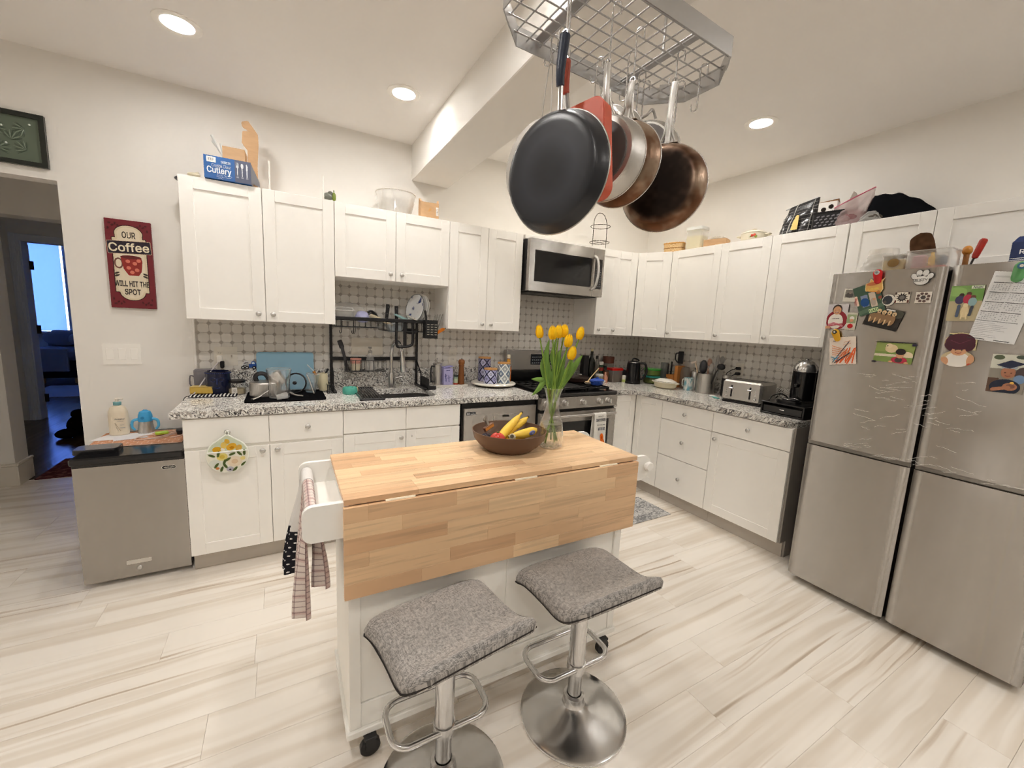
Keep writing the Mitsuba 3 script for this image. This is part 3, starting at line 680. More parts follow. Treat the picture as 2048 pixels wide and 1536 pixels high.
# ================================================================ island cart
isl = thing('kitchen_island', 'white rolling kitchen island with a butcher block top and a drop leaf', 'kitchen island')
ISL = frame(-3.235, -2.036, 0, rz=-.745)
L_, W_, HT = 1.137, .438, .911
ri = random.Random(11)
def staves(parent, x0, x1, rows_, place, thick):
    for (a, b) in rows_:
        x = x0 - ri.random()*.2
        while x < x1-.002:
            l = ri.uniform(.16, .42); s, e = max(x, x0), min(x+l, x1)
            if x1-e < .04: e = x1
            if e-s > .01:
                m = place(s+.0001, e-.0001, a+.0001, b-.0001)
                uv = np.tile([ri.random()**1.3, ri.random()], (len(m.vertices), 1))
                put('stave', [(m, None, False, uv)], 'butcher_block', parent)
            x = e if e == x1 else x+l
with ISL:
    tp = put('top', [(box(.003, L_-.003, .003, W_-.003, HT-.0175, HT-.003), None, False, np.tile([.4, .3], (8, 1)))], 'butcher_block', isl)
    n = 10
    staves(tp, 0, L_, [(W_*i/n, W_*(i+1)/n) for i in range(n)], lambda s, e, a, b: box(s, e, a, b, HT-.017, HT, .0004), .017)
    lf = put('drop_leaf', [(box(.001, L_-.003, -.008, .004, .608, .887), None, False, np.tile([.5, .6], (8, 1)))], 'butcher_block', isl)
    n = 6; z0, z1 = .605, .8895
    staves(lf, -.002, L_-.002, [(z0+(z1-z0)*i/n, z0+(z1-z0)*(i+1)/n) for i in range(n)], lambda s, e, a, b: box(s, e, -.011, .006, a, b, .0004), .017)
    for x in (.16, .60, .98):
        hg = put('hinge', [(box(x-.045, x+.045, -.0035, .0015, .886, .8955, .001), '#e9dfc8')] + [(mv(cyl(.003, -.045, .045, 8), x, -.002, .891, ry=90), '#e9dfc8')], 'vc_satin', isl)
    core = [box(.03, L_-.022, .058, .41, .09, .893)]
    put('body', core, 'island_paint', isl)
    fr_ = [box(.014, .050, .045, .062, .10, .893, .002), box(L_-.045, L_-.010, .045, .062, .10, .893, .002), box(.05, L_-.045, .047, .062, .10, .185, .002), box(.05, L_-.045, .047, .062, .80, .893, .002),
           box(.014, .032, .045, .425, .10, .893, .002), box(L_-.024, L_-.008, .045, .425, .10, .893, .002)]
    put('face_frame', fr_, 'island_paint', isl)
    for a, b in ((.05, .566), (.571, L_-.045)): put('back_panel', box(a, b, .053, .06, .186, .80, .001), 'island_paint', isl)
    put('plinth', box(.004, L_-.002, .036, .43, .075, .10, .003), 'island_paint', isl)
    for x, y in ((.075, .035), (1.0625, .035), (.075, .40), (1.06, .40)):
        cs = put('caster', [(mv(cyl(.032, -.011, .011, 24, .003), x, y, .033, rx=90), '#0e0e10'), (box(x-.02, x+.02, y-.018, y+.018, .066, .076, .002), '#191919'), (box(x-.015, x+.015, y-.017, y-.013, .03, .07), '#191919'), (box(x-.015, x+.015, y+.013, y+.017, .03, .07), '#191919')], 'vc_satin', isl)
    # towel rack on the left end
    pl = rrect(-.107, .795, .02, .902, .028).union(sg.box(-.03, .795, .012, .902))
    def upright(poly, y, t):
        m = ext(poly, t); m.apply_transform(trimesh.transformations.rotation_matrix(PI/2, (1, 0, 0))); m.apply_translation((0, y+t, 0)); return m
    tr = put('towel_rack', upright(pl, .006, .018), 'island_paint', isl); put('side_plate', upright(pl, .394, .018), 'island_paint', tr)
    put('rail', tube([(-.082, .022, .872), (-.082, .396, .872)], .0125, 14), 'island_paint', tr)
    put('tray', box(-.098, .014, .022, .396, .815, .825, .002), 'island_paint', tr)
    # spice rack on the right end
    q = rrect(L_-.02, .80, L_+.085, .905, .04).union(sg.box(L_-.02, .80, L_+.03, .905)).difference(P((L_+.03, .79), (L_+.10, .79), (L_+.10, .845)))
    sr = put('spice_rack', [upright(q, .004, .016), upright(q, .41, .016), box(L_-.004, L_+.010, .004, .426, .80, .905, .002)], 'island_paint', isl)
    put('rail', [tube([(L_+.058, -.012, .862), (L_+.058, .43, .862)], .011, 14), mv(cyl(.02, 0, .018, 20, .003), L_+.058, -.004, .862, rx=90)], 'island_paint', sr)
    put('shelf', box(L_+.008, L_+.085, .02, .41, .80, .81, .001), 'island_paint', sr)

# towels over the rail
def plaid(p, n, uv):
    a = dr.abs(uv.x*11 - dr.round(uv.x*11)); b = dr.abs(uv.y*34 - dr.round(uv.y*34))
    l = mikit.smoothstep(.10, .05, a) ; m = mikit.smoothstep(.13, .07, b)
    a2 = dr.abs(uv.x*3.66 - dr.round(uv.x*3.66)); b2 = dr.abs(uv.y*11.3 - dr.round(uv.y*11.3))
    w = mikit.smoothstep(.5, .42, uv.y)*0
    base = mikit.mix([.72, .64, .60], [.60, .45, .42], dr.clip(mikit.smoothstep(.16, .06, a2)*.8+mikit.smoothstep(.16, .06, b2)*.8, 0, 1))
    return mikit.mix(base, [.20, .12, .13], dr.clip(l*.6+m*.6, 0, .85))
scene['plaid_cloth'] = two({'type': 'diffuse', 'reflectance': mikit.proc(plaid)})
def dots(p, n, uv):
    x, y = uv.x*9, uv.y*34
    y2 = y; row = dr.floor(y2); x2 = x + .5*(row - 2*dr.floor(row/2))
    d = dr.sqrt(dr.square(x2-dr.floor(x2)-.5) + dr.square(y2-row-.5))
    body = mikit.mix([.02, .02, .024], [.75, .73, .72], mikit.smoothstep(.20, .15, d))
    return mikit.mix([.70, .68, .66], body, mikit.smoothstep(.70, .705, uv.y))
scene['dotted_cloth'] = two({'type': 'diffuse', 'reflectance': mikit.proc(dots)})
def draped(y0, y1, zin, zout, xr, zr, r, yb, wb, fold, seed, lean=0.0):
    """cloth over a rail along y: from the inner tail's end up, over, and down the outer side"""
    Li, Lo, La = zr-zin, zr-zout, PI*r
    def fn(u, v):
        s = v*(Li+La+Lo); out = np.zeros((len(u), 3))
        k = np.where(s < Li, Li-s, np.where(s > Li+La, s-Li-La, 0))          # distance below the rail
        kk = np.clip(k/ np.where(s < Li, Li, Lo), 0, 1)
        sm = kk*kk*(3-2*kk)
        half = (y1-y0)/2*(1-sm*(1-wb)); mid = (y0+y1)/2*(1-sm)+yb*sm
        out[:, 1] = mid + (u-.5)*2*half
        th = np.clip((s-Li)/La, 0, 1)*PI
        side = np.where(s < Li, 1, np.where(s > Li+La, -1, 0))
        x = xr + np.where(side == 0, r*np.cos(th), side*r); z = zr + np.where(side == 0, r*np.sin(th), -k)
        w = sm**.7
        x = x + side*w*.012 + np.where(side == 0, 0, 1)*w*.022*np.sin(u*fold+seed) - lean*w + .004*np.sin(u*23+seed)*w
        z = z + .03*np.sin(u*7+seed)*np.clip(kk-.75, 0, 1)*4*.25
        out[:, 0], out[:, 2] = x, z
        return out
    return shell(fn, 30, 60, .0028)
with ISL:
    m, uv = draped(.035, .30, .60, .512, -.082, .872, .0155, .13, .42, 19, .5, .004)
    solo('tea_towel', 'long plaid tea towel draped over the island rail', 'towel', [(m, None, True, uv)], 'plaid_cloth')
    m, uv = draped(.27, .385, .74, .560, -.082, .872, .0175, .30, .62, 13, 2.0, .027)
    solo('tea_towel', 'white towel with a black polka-dot end hanging on the island rail', 'towel', [(m, None, True, uv)], 'dotted_cloth')

# ================================================================ bar stools
def stool(label, x, y, rz):
    t = thing('bar_stool', label, 'bar stool', 'grey swivel bar stools at the island')
    with frame(x, y, 0):
        put('base', lathe([(0, .0), (.193, .0), (.196, .004), (.194, .009), (.185, .0135), (.15, .022), (.10, .032), (.06, .042), (.042, .052), (.036, .066), (.0365, .078), (0, .078)], 72), 'chrome', t)
        put('base_collar', lathe([(.030, .074), (.038, .076), (.038, .086), (.0275, .090)], 40), 'chrome', t)
        put('post', cyl(.0245, .08, .30, 32), 'chrome', t)
        put('sleeve', lathe([(.0, .175), (.0285, .175), (.0295, .178), (.0295, .53), (0, .53)], 40), 'chrome', t)
        put('lever', tube(curve([(.02, .03, .50), (.10, .06, .50), (.16, .08, .49)], 6), .004, 8), 'chrome', t)
        fr = []
        x0, x1, y0, y1, r = -.155, .15, .0, .145, .05
        path = [(0, y0-.02), (x0+r, y0-.02)] + [(x0+r-r*math.sin(a), y0-.02+r-r*math.cos(a)) for a in np.linspace(.2, PI/2, 6)] + [(x0, y1-r)] + [(x0+r-r*math.cos(a), y1-r+r*math.sin(a)) for a in np.linspace(.2, PI/2, 6)]
        path += [(x1-r, y1)] + [(x1-r+r*math.sin(a), y1-r+r*math.cos(a)) for a in np.linspace(.2, PI/2, 6)] + [(x1, y0+r)] + [(x1-r+r*math.cos(a), y0-.02+r-r*math.sin(a)) for a in np.linspace(.2, PI/2, 6)]
        put('footrest', [tube([(px, py, .205) for px, py in path], .0095, 12, closed=True), lathe([(.0296, .192), (.034, .193), (.034, .218), (.0296, .219)], 32)], 'chrome', t)
    with frame(x-.0, y-.02, .545, rz=rz):
        # saddle seat: waterfall front edge (towards the island, +y), lip curling up at the back (-y)
        def prof(v):   # v 0..1 from front to back -> y, z
            y = .185-.37*v
            z = np.where(v < .3, -.040*((.3-v)/.3)**2, 0) + np.where(v > .68, .062*((v-.68)/.32)**1.8, 0)
            return y, z
        nu, nv = 28, 34
        def fn(u, v):
            y, z = prof(v); w = .205 - .012*np.sin(v*PI)
            xx = (u-.5)*2
            edge = np.clip(1-np.abs(xx)**6, 0, 1)
            cr = .030
            e2 = np.clip(np.minimum(v, 1-v)/.09, 0, 1)
            round_ = np.sqrt(np.clip(1-(1-e2)**2, 0, 1))
            top = .036*edge**.5*round_**.6
            # corners rounded in plan
            rc = .055; ay = np.minimum(v, 1-v)*.37
            shrink = np.where(ay < rc, rc-np.sqrt(np.clip(rc**2-(rc-ay)**2, 0, None)), 0)
            return np.c_[xx*(w-shrink), y, z+top]
        m1, uv1 = cloth_grid(fn, nu, nv)
        def fb(u, v):
            q = fn(u, v); y, z = prof(v); q[:, 2] = z - .022 - .006*np.clip(1-np.abs((u-.5)*2)**4, 0, 1)*np.clip(np.minimum(v, 1-v)/.06, 0, 1); q[:, 0] *= .97; return q
        m2, uv2 = cloth_grid(fb, nu, nv); 
        f2 = np.array(m2.faces)[:, ::-1] + len(m1.vertices)
        k = nu*nv; edge_ = [i*nv for i in range(nu)] + [(nu-1)*nv+j for j in range(1, nv)] + [i*nv+nv-1 for i in range(nu-2, -1, -1)] + [j for j in range(nv-2, 0, -1)]
        F = list(map(tuple, m1.faces)) + list(map(tuple, f2))
        for a, b in zip(edge_, edge_[1:]+edge_[:1]): F += [(a, a+k, b+k), (a, b+k, b)]
        m = mesh(np.vstack([m1.vertices, m2.vertices]), np.array(F)[:, ::-1] if False else F); trimesh.repair.fix_normals(m)
        st = put('seat', [(m, None, True, np.vstack([uv1, uv2]))], 'tweed', t)
        loop = [i for i in edge_]
        put('seam', [(tube(np.array(m1.vertices)[loop][::2] + [0, 0, -.014], .0022, 6, closed=True), '#3a3735')], 'vc_matte', st)
        put('seat_plate', [(box(-.09, .09, -.08, .10, -.040, -.027, .003), '#1a1a1a')], 'vc_satin', t)
stool('grey tweed bar stool with chrome base, left one in front of the island', -2.975, -2.19, 8)
stool('grey tweed bar stool with chrome base, right one in front of the island', -2.466, -2.19, 1)

# ================================================================ fruit bowl and vase on the island
RB = .156
bw = wall_of([(0, .911), (.085, .911), (.098, .914), (.125, .935), (.147, .962), (RB, .995)], .0035, 64)
t = thing('fruit_bowl', 'large brown bowl holding bananas on the island', 'bowl')
with frame(-2.556, -1.768, 0): put('body', [(bw, '#5d4638')], 'vc_satin', t)
def banana(label, pts, r=.0185):
    p = curve(pts, 7); n = len(p); s = np.linspace(0, 1, n)
    rs = r*np.clip(np.sin(np.clip(s*1.02+.06, 0, 1)*PI)**.42, .28, 1)
    t = thing('banana', label, 'banana', 'bananas in the brown bowl')
    m = tube(p, r, 7, rs=rs)
    put('fruit', [(m, lambda v: np.array([.80, .52, .06])*(np.array([.86+.14*meshkit.fbm(v*45)]).T*1.0) * np.where(meshkit.noise(v*130)[:, None] > .90, .45, 1))], 'vc_satin', t)
    d = (p[0]-p[1]); d /= np.linalg.norm(d)
    put('stem', [(tube([p[0]-d*.004, p[0]+d*.012, p[0]+d*.022], .006, 7, rs=[.008, .006, .0075]), '#8a7a3a')], 'vc_satin', t)
    put('tip', [(sphere(.006, *p[-1]), '#2d2013')], 'vc_satin', t)
banana('banana leaning up on the back right of the brown bowl', [(-2.630, -1.825, .968), (-2.590, -1.79, .990), (-2.52, -1.735, 1.012), (-2.462, -1.705, 1.045)], .019)
banana('banana just behind the one leaning up in the bowl', [(-2.60, -1.79, .955), (-2.53, -1.74, .985), (-2.46, -1.71, 1.005), (-2.425, -1.70, 1.022)], .018)
banana('banana lying at the front right of the bowl, with a sticker', [(-2.575, -1.835, .985), (-2.53, -1.845, .992), (-2.48, -1.83, .995), (-2.437, -1.79, .990)], .0195)
banana('banana lowest in the bowl, mostly hidden by the others', [(-2.60, -1.80, .955), (-2.555, -1.80, .962), (-2.50, -1.785, .964), (-2.46, -1.75, .967)], .018)
solo('banana_stem_cap', 'pale cut stem bunch joining the bananas', 'banana stem', [(mv(cyl(.013, 0, .022, 8, .003), -2.585, -1.85, .985, rx=70, rz=-40), '#b9ae93'), (mv(cyl(.008, .0215, .0235, 7), -2.585, -1.85, .985, rx=70, rz=-40), '#4a4030')], 'vc_satin')
solo('sticker', 'small blue and white sticker on the front banana', 'sticker', [(mv(sphere(1, n=10, sx=.015, sy=.004, sz=.012), -2.503, -1.8625, .998, rx=20, rz=8), '#7c83b8'), (mv(sphere(1, n=8, sx=.008, sy=.004, sz=.006), -2.503, -1.8632, .999, rx=20, rz=8), '#d5d8e4')], 'vc_gloss')
t = thing('tomato', 'red speckled round fruit at the left inside the bowl', 'fruit')
put('fruit', [(sphere(.032, -2.632, -1.810, .968, 14, 1, 1, .92), lambda v: np.where(meshkit.noise(v*160)[:, None] > .80, [[.75, .45, .38]], [[.50, .045, .03]])*(.8+.3*meshkit.noise(v*40)[:, None]))], 'vc_gloss', t)
put('stem_end', [(sphere(.006, -2.632, -1.810, .997, 6), '#5a4a20')], 'vc_satin', t)
solo('plum', 'dark plum behind the red fruit in the bowl', 'fruit', [(sphere(.026, -2.655, -1.755, .958, 12), '#1c1420')], 'vc_gloss')
# bulldog clip on the bowl's back rim
t = thing('bulldog_clip', 'copper-coloured bulldog clip lying against the inside of the bowl', 'clip')
with axes((-2.636, -1.735, 1.000), (.80, .35, .26), (-.30, .15, .94)):
    put('jaw', [(box(-.028, .028, -.008, .010, -.006, .006, .002), '#b98a78'), (box(-.028, .028, .006, .011, -.009, .009, .002), '#c9a08c')], 'vc_metal', t)
    put('lever', [(box(-.006, .006, .008, .040, .002, .0045, .001), '#c8c4c0'), (mv(cyl(.009, 0, .003, 18), 0, .044, .002), '#c8c4c0')], 'vc_metal', t)
    put('lever', [(box(-.006, .006, .008, .034, -.006, -.0035, .001), '#b7b2ae'), (mv(ring(.008, .0022, 0, 18, 6), 0, .04, -.006), '#b7b2ae')], 'vc_metal', t)

vs = thing('vase', 'clear glass carafe vase of yellow tulips on the island', 'vase')
with frame(-2.372, -1.806, .9115):
    put('glass_body', wall_of([(0, 0), (.045, 0), (.052, .004), (.0545, .03), (.0545, .06), (.048, .105), (.036, .140), (.0265, .178), (.0262, .200), (.033, .235), (.042, .258)], .0015, 48), 'glass', vs)
    put('rim', ring(.042, .0012, .258, 48, 6), 'glass', vs)
    put('water', lathe([(0, .008), (.048, .008), (.0515, .012), (.0525, .06), (.0465, .104), (.046, .105), (0, .105)], 40), 'water', vs)
    put('foot', lathe([(0, .0005), (.044, .0005), (.05, .004), (.048, .009), (0, .007)], 40), 'glass', vs)
scene['water'] = {'type': 'blendbsdf', 'weight': .10, 'a': {'type': 'thindielectric', 'int_ior': 1.33}, 'b': two({'type': 'diffuse', 'reflectance': {'type': 'rgb', 'value': [.82, .80, .60]}})}
rt = random.Random(4)
heads = [(-2.405, -1.729, 1.405), (-2.374, -1.781, 1.402), (-2.33, -1.759, 1.408), (-2.286, -1.737, 1.412), (-2.246, -1.795, 1.406), (-2.291, -1.776, 1.371), (-2.311, -1.83, 1.322)]
desc = ['yellow tulip at the far left of the vase', 'yellow tulip left of centre, facing the camera', 'yellow tulip in the middle of the bunch', 'tallest yellow tulip, right of the middle of the bunch', 'yellow tulip standing apart at the far right', 'yellow tulip drooping below the tallest one', 'lowest yellow tulip at the right of the vase']
def petal(a, R, Hh, open_):
    def fn(u, v):
        w = (.55+.45*np.sin(v*PI*.9))*np.sqrt(np.clip(1-v**6, 0, 1)); ang = a + (u-.5)*1.5*w
        r = R*(np.sin(np.clip(v*.86+.10, 0, 1)*PI)**.6)*(1-.35*v) + open_*v*v*.01
        return np.c_[r*np.cos(ang), r*np.sin(ang), Hh*v*(1-.05*(2*u-1)**2)]
    return cloth_grid(fn, 7, 9)[0]
leaves = [[(-2.352, -1.777, 1.153), (-2.37, -1.753, 1.235), (-2.373, -1.742, 1.295), (-2.36, -1.736, 1.374)], [(-2.356, -1.773, 1.162), (-2.341, -1.767, 1.251), (-2.348, -1.754, 1.306), (-2.331, -1.75, 1.385)], [(-2.358, -1.774, 1.153), (-2.376, -1.758, 1.189), (-2.404, -1.74, 1.199), (-2.434, -1.723, 1.197)],
          [(-2.358, -1.772, 1.16), (-2.384, -1.753, 1.189), (-2.409, -1.744, 1.155), (-2.434, -1.735, 1.126)], [(-2.346, -1.779, 1.163), (-2.33, -1.776, 1.238), (-2.328, -1.768, 1.293), (-2.319, -1.767, 1.33)], [(-2.328, -1.789, 1.164), (-2.306, -1.794, 1.207), (-2.28, -1.801, 1.254), (-2.275, -1.798, 1.287)],
          [(-2.300, -1.80, 1.20), (-2.277, -1.805, 1.241), (-2.255, -1.811, 1.279), (-2.236, -1.817, 1.31)], [(-2.365, -1.77, 1.153), (-2.383, -1.748, 1.226), (-2.385, -1.739, 1.272), (-2.374, -1.737, 1.318)], [(-2.34, -1.784, 1.154), (-2.322, -1.785, 1.21), (-2.313, -1.781, 1.262), (-2.294, -1.78, 1.336)]]
widths = [.017, .015, .013, .012, .017, .020, .013, .014, .013]
owner = [0, 1, 0, 1, 2, 6, 4, 2, 5]
cam_ = np.array(CAM)
def leafmesh(pts, w, twist):
    p = curve(pts, 6); n = len(p); t = np.gradient(p, axis=0); t /= np.linalg.norm(t, axis=1, keepdims=True)
    out = []
    side0 = np.cross(t[n//2], cam_-p[n//2]); side0 /= np.linalg.norm(side0)
    for i in range(n):
        s = i/(n-1); ww = w*(math.sin(PI*min(s*.85+.15, 1))**.75)+.0004
        sd = side0*math.cos(twist*s) + np.cross(t[i], side0)*math.sin(twist*s); nn = np.cross(t[i], sd)
        for k in (-1, -.5, 0, .5, 1): out.append(p[i]+sd*ww*k+nn*(ww*.55*k*k))
    F = []
    for i in range(n-1):
        for k in range(4):
            a = i*5+k; F += [(a, a+1, a+6), (a, a+6, a+5)]
    return mesh(out, F)
tul = []
for i, (h, ds) in enumerate(zip(heads, desc)):
    t = thing('tulip', ds, 'tulip', 'yellow tulips in the glass vase'); tul.append(t)
    h = np.array(h); b = np.array([-2.372, -1.806, .9115])
    a = i*2.4
    foot = b+[.030*math.cos(a), .028*math.sin(a), .018 + .02*rt.random()]
    neck = b+[.013*math.cos(a+PI*.9), .013*math.sin(a+PI*.9), .19]
    base = h-[0, 0, .030]
    stem = curve([foot, b+[.006*math.cos(a), .006*math.sin(a), .11], neck, neck*.45+base*.55+[0, 0, .01], base], 7)
    put('stem', [(tube(stem, .0031, 8), '#7d9a45')], 'vc_leaf', t)
    d = stem[-1]-stem[-3]; d /= np.linalg.norm(d); d = d*.55+np.array([0, 0, .45]); d /= np.linalg.norm(d)
    X = np.cross(d, [0, 1, 0.1]); 
    Yd = np.cross(d, X)
    with axes(base, X, Yd):
        R = .0205 if i not in (0, 4) else .0185
        for q in range(3): put('petal', [(petal(q*2.094+i, R*.92, .062, 0), lambda v: np.array([.90, .57, .02])*(.85+.2*meshkit.noise(v*200)[:, None]))], 'vc_petal', t)
        for q in range(3): put('petal', [(petal(q*2.094+1.05+i, R*1.05, .057, .5), lambda v: np.array([.93, .63, .03])*(.85+.2*meshkit.noise(v*200)[:, None]))], 'vc_petal', t)
scene['vc_petal'] = {'type': 'principledthin', 'base_color': VC, 'roughness': .45, 'diff_trans': .55}
for lf_, w, o in zip(leaves, widths, owner):
    put('leaf', [(leafmesh(lf_, w, .5), lambda v: np.array([.155, .27, .065])*(.75+.5*meshkit.noise(v*[90, 90, 20])[:, None]), True)], 'vc_leaf', tul[o])

# ================================================================ pot rack
pk = thing('pot_rack', 'silver octagonal wire pot rack hanging from the ceiling', 'pot rack')
PRF = frame(-2.512, -2.24, 0, rz=2.2)
PZ = 2.20
octo = np.array([(.355, .062), (.258, .158), (-.258, .158), (-.355, .062), (-.355, -.062), (-.258, -.158), (.258, -.158), (.355, -.062)])
with PRF:
    for i in range(8):
        a, b = octo[i], octo[(i+1) % 8]; L = np.linalg.norm(b-a); ang = math.degrees(math.atan2(*(b-a)[::-1]))
        with frame(a[0], a[1], PZ, rz=ang): put('band', box(-.001, L+.001, -.0015, .0015, 0, .052), 'rack_metal', pk)
    op = sg.Polygon(octo)
    def wires(lines, z, name):
        for ln in lines:
            g = op.intersection(sg.LineString(ln))
            if g.is_empty or g.length < .03: continue
            (x0, y0), (x1, y1) = list(g.coords)[0], list(g.coords)[-1]
            put(name, tube([(x0, y0, z), (x1, y1, z)], .0022, 6), 'rack_metal', pk)
    wires([[(-.5, y), (.5, y)] for y in np.arange(-.135, .14, .045)], PZ+.020, 'grid_wire')
    wires([[(x, -.3), (x, .3)] for x in np.arange(-.315, .32, .045)], PZ+.0245, 'grid_wire')
    for x in (-.18, .16):
        put('cross_bar', box(x-.016, x+.016, -.158, .158, PZ+.040, PZ+.043), 'rack_metal', pk)
        put('hanger_rod', tube([(x, -.0, PZ+.043), (x, -.0, 2.456 if x > -10 else H2)], .004, 8), 'rack_metal', pk)
    for (x, y, r) in ((.31, -.112, -45), (-.31, .112, 135), (-.31, -.112, -135), (.31, .112, 45)):
        with frame(x, y, PZ+.012, rz=r+90): put('bracket', [box(-.018, .018, -.0045, -.0015, .0, .052, .001), mv(sphere(.005, 0, -.005, .026, 6))], 'rack_metal', pk)
NRM = np.array([-.935, -.355, 0]); NRM /= np.linalg.norm(NRM)
def shook(label, x, y, zb, zt=PZ+.0265):
    L = zt-zb; r = .010
    pts = [(0, -2*r, -.02)] + [(0, -r-r*math.cos(a), r*math.sin(a)) for a in np.linspace(0, PI, 7)] + [(0, 0, -L*.5)] + [(0, r*.9-r*.9*math.cos(a), -L-r*.9*math.sin(a)) for a in np.linspace(0, PI, 7)] + [(0, 1.8*r, -L+.012)]
    with frame(x, y, zt, rz=35):
        solo('s_hook', label, 'hook', tube(pts, .0023, 8), 'chrome', group='S hooks on the pot rack')
def pan(name, label, cat_, C, Hp, R, d, mat, rb=None, handle='strap', hcol='#c9c8c6', lean=None, base=None, cav=None, square=False, hook=None):
    C, Hp = np.array(C, float), np.array(Hp, float)
    n = NRM if lean is None else np.array([math.cos(math.radians(lean)), math.sin(math.radians(lean)), 0])
    Y = Hp-C; Y -= n*(Y@n); LH = np.linalg.norm(Y); Y /= LH
    t = thing(name, label, cat_, 'pans hanging from the pot rack')
    X = np.cross(Y, n)
    rb = rb or R*.80
    with axes(C, X, Y):
        if square:
            o = rrect(-R, -R, R, R, R*.25)
            body = [ext(o.difference(o.buffer(-.004)), d, -d), ext(o.buffer(-.002), .004, -.002)]
            col = mat[1]; put('body', [(m, col) for m in body] + [(ring(R*1.0, .003, -d, 4, 6), col)] * 0, mat[0], t)
        else:
            pr_ = [(0, 0)] + [(rb*k/8, 0) for k in range(1, 8)] + [(rb, 0), (rb+(R-rb)*.45, -d*.18), (R*.985, -d*.75), (R, -d)]
            inner = [(R-.0025, -d), (R*.985-.004, -d*.75), (rb, -.006), (0, -.006)]
            m = lathe((pr_+inner)[::-1], 72)
            if mat[0] == 'burnt_metal':
                v = np.asarray(m.vertices); uv = np.c_[np.hypot(v[:, 0], v[:, 1])/R, np.full(len(v), mat[1])]
                # the wall inside keeps its steel tone through a large radius
                mm, f = trimesh.graph.smooth_shade(m, angle=math.radians(40), facet_minarea=None), None
                v = np.asarray(mm.vertices); uv = np.c_[np.hypot(v[:, 0], v[:, 1])/R, np.full(len(v), mat[1])]
                put('body', [(mm, None, True, uv)], 'burnt_metal', t)
            elif callable(mat[1]): put('body', [(trimesh.graph.smooth_shade(m, angle=math.radians(40), facet_minarea=None), mat[1], True)], mat[0], t)
            elif mat[0].startswith('vc_'): put('body', [(m, mat[1], 40)], mat[0], t)
            else: put('body', [(m, None, 40)], mat[0], t)
            put('rim', ring(R, .0022, -d, 72, 6), 'steel' if mat[0] != 'vc_gloss' else 'vc_gloss', t, '#20222a')
        if base: put('base_disc', [(lathe([(R*.0, .0), (base[0], .0), (base[0], .004), (base[0]-.004, .006), (0, .006)][::1], 56), base[1])], 'vc_satin', t)
        if handle in ('strap', 'grip'):
            z0 = -d*.75
            path = curve([(0, R*.97, z0), (0, R+.025, z0+.002), (0, (R+LH)/2, z0+.012), (0, LH+.004, z0+.006)], 8)
            hw = np.linspace(.013, .009, len(path))
            ms = []
            if handle == 'strap':
                s = sa.scale(sg.Point(0, 0).buffer(1, quad_segs=6), 1, .35)
                for sgn in (-1, 1):
                    ms.append(tube(curve([(sgn*.022, R*.985, z0), (sgn*.012, R+.025, z0+.004), (sgn*.009, R+.06, z0+.008)], 6), .0035, 8))
                ms.append(mv(box(-.03, .03, R*.97, R*.99, z0-.008, z0+.006, .003)))
            m = tube(path, .01, 12, rs=np.linspace(.0085, .0105, len(path))); v = np.array(m.vertices); v[:, 2] = z0+.006+(v[:, 2]-z0-.006)*.55; m = mesh(v, m.faces)
            if handle == 'grip':
                hd = put('handle', [(tube(curve([(0, R*.97, z0), (0, R+.03, z0+.004), (0, R+.06, z0+.008)], 6), .006, 8), '#bdbcba')], 'vc_metal', t)
                g = [q for q in path if q[1] > R+.045]
                put('grip', [(tube(g, .011, 14, rs=np.linspace(.0095, .0125, len(g))), hcol)], 'vc_satin', hd)
            else:
                hd = put('handle', [m]+ms if hcol is None else [(q, hcol) for q in [m]+ms], 'steel' if hcol is None else 'vc_metal', t)
            put('hang_ring', mv(ring(.007, .0025, 0, 16, 6), 0, LH+.009, z0+.006), 'chrome', t)
        elif handle == 'loop':
            z0 = -d*.8
            put('handle', [(tube(curve([(-.045, R*.94, z0), (-.040, R+.02, z0+.012), (-.02, LH-.002, z0+.02), (.02, LH-.002, z0+.02), (.040, R+.02, z0+.012), (.045, R*.94, z0)], 8), .0048, 10), hcol)], 'vc_metal', t)
        elif handle == 'wire':
            put('handle', [(tube(curve([(-.016, R*.98, -d), (-.012, (R+LH)*.5, -d), (-.006, LH-.004, -d), (0, LH+.003, -d), (.006, LH-.004, -d), (.012, (R+LH)*.5, -d), (.016, R*.98, -d)], 6), .0016, 6), hcol)], 'vc_metal', t)
        if cav == 'helper':
            put('helper_handle', [(mv(tube(curve([(-.030, -R*.95, -d*.8), (-.028, -R-.03, -d*.75), (0, -R-.048, -d*.7), (.028, -R-.03, -d*.75), (.030, -R*.95, -d*.8)], 8), .0042, 10), rz=26), '#b9b8b5')], 'vc_metal', t)
        if cav == 'rings':
            for k in range(5): put('ring', ring(R*(.35+.15*k), .0012, -d*.5, 48, 5), 'steel', t)
            put('mesh', [(lathe([(0, -d*.5), (R*.97, -d*.5-.001)], 48), '#a7a6a4')], 'vc_clear', t)
    hp = C+Y*LH
    shook(hook or ('S hook holding the '+' '.join(label.split(',')[0].split()[:11])), hp[0]-n[0]*d*.75, hp[1]-n[1]*d*.75, hp[2]+.010)
    return t
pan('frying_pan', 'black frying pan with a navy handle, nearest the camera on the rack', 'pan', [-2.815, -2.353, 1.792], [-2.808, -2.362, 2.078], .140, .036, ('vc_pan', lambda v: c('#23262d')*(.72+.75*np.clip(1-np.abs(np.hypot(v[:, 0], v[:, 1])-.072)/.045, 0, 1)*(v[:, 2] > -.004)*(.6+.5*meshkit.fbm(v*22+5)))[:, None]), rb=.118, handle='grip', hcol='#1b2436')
pan('griddle_pan', 'coral red square griddle pan behind the black frying pan', 'pan', [-2.757, -2.330, 1.834], [-2.780, -2.313, 2.066], .112, .035, ('vc_satin', '#c4573f'), handle='grip', hcol='#9c4534', square=True)
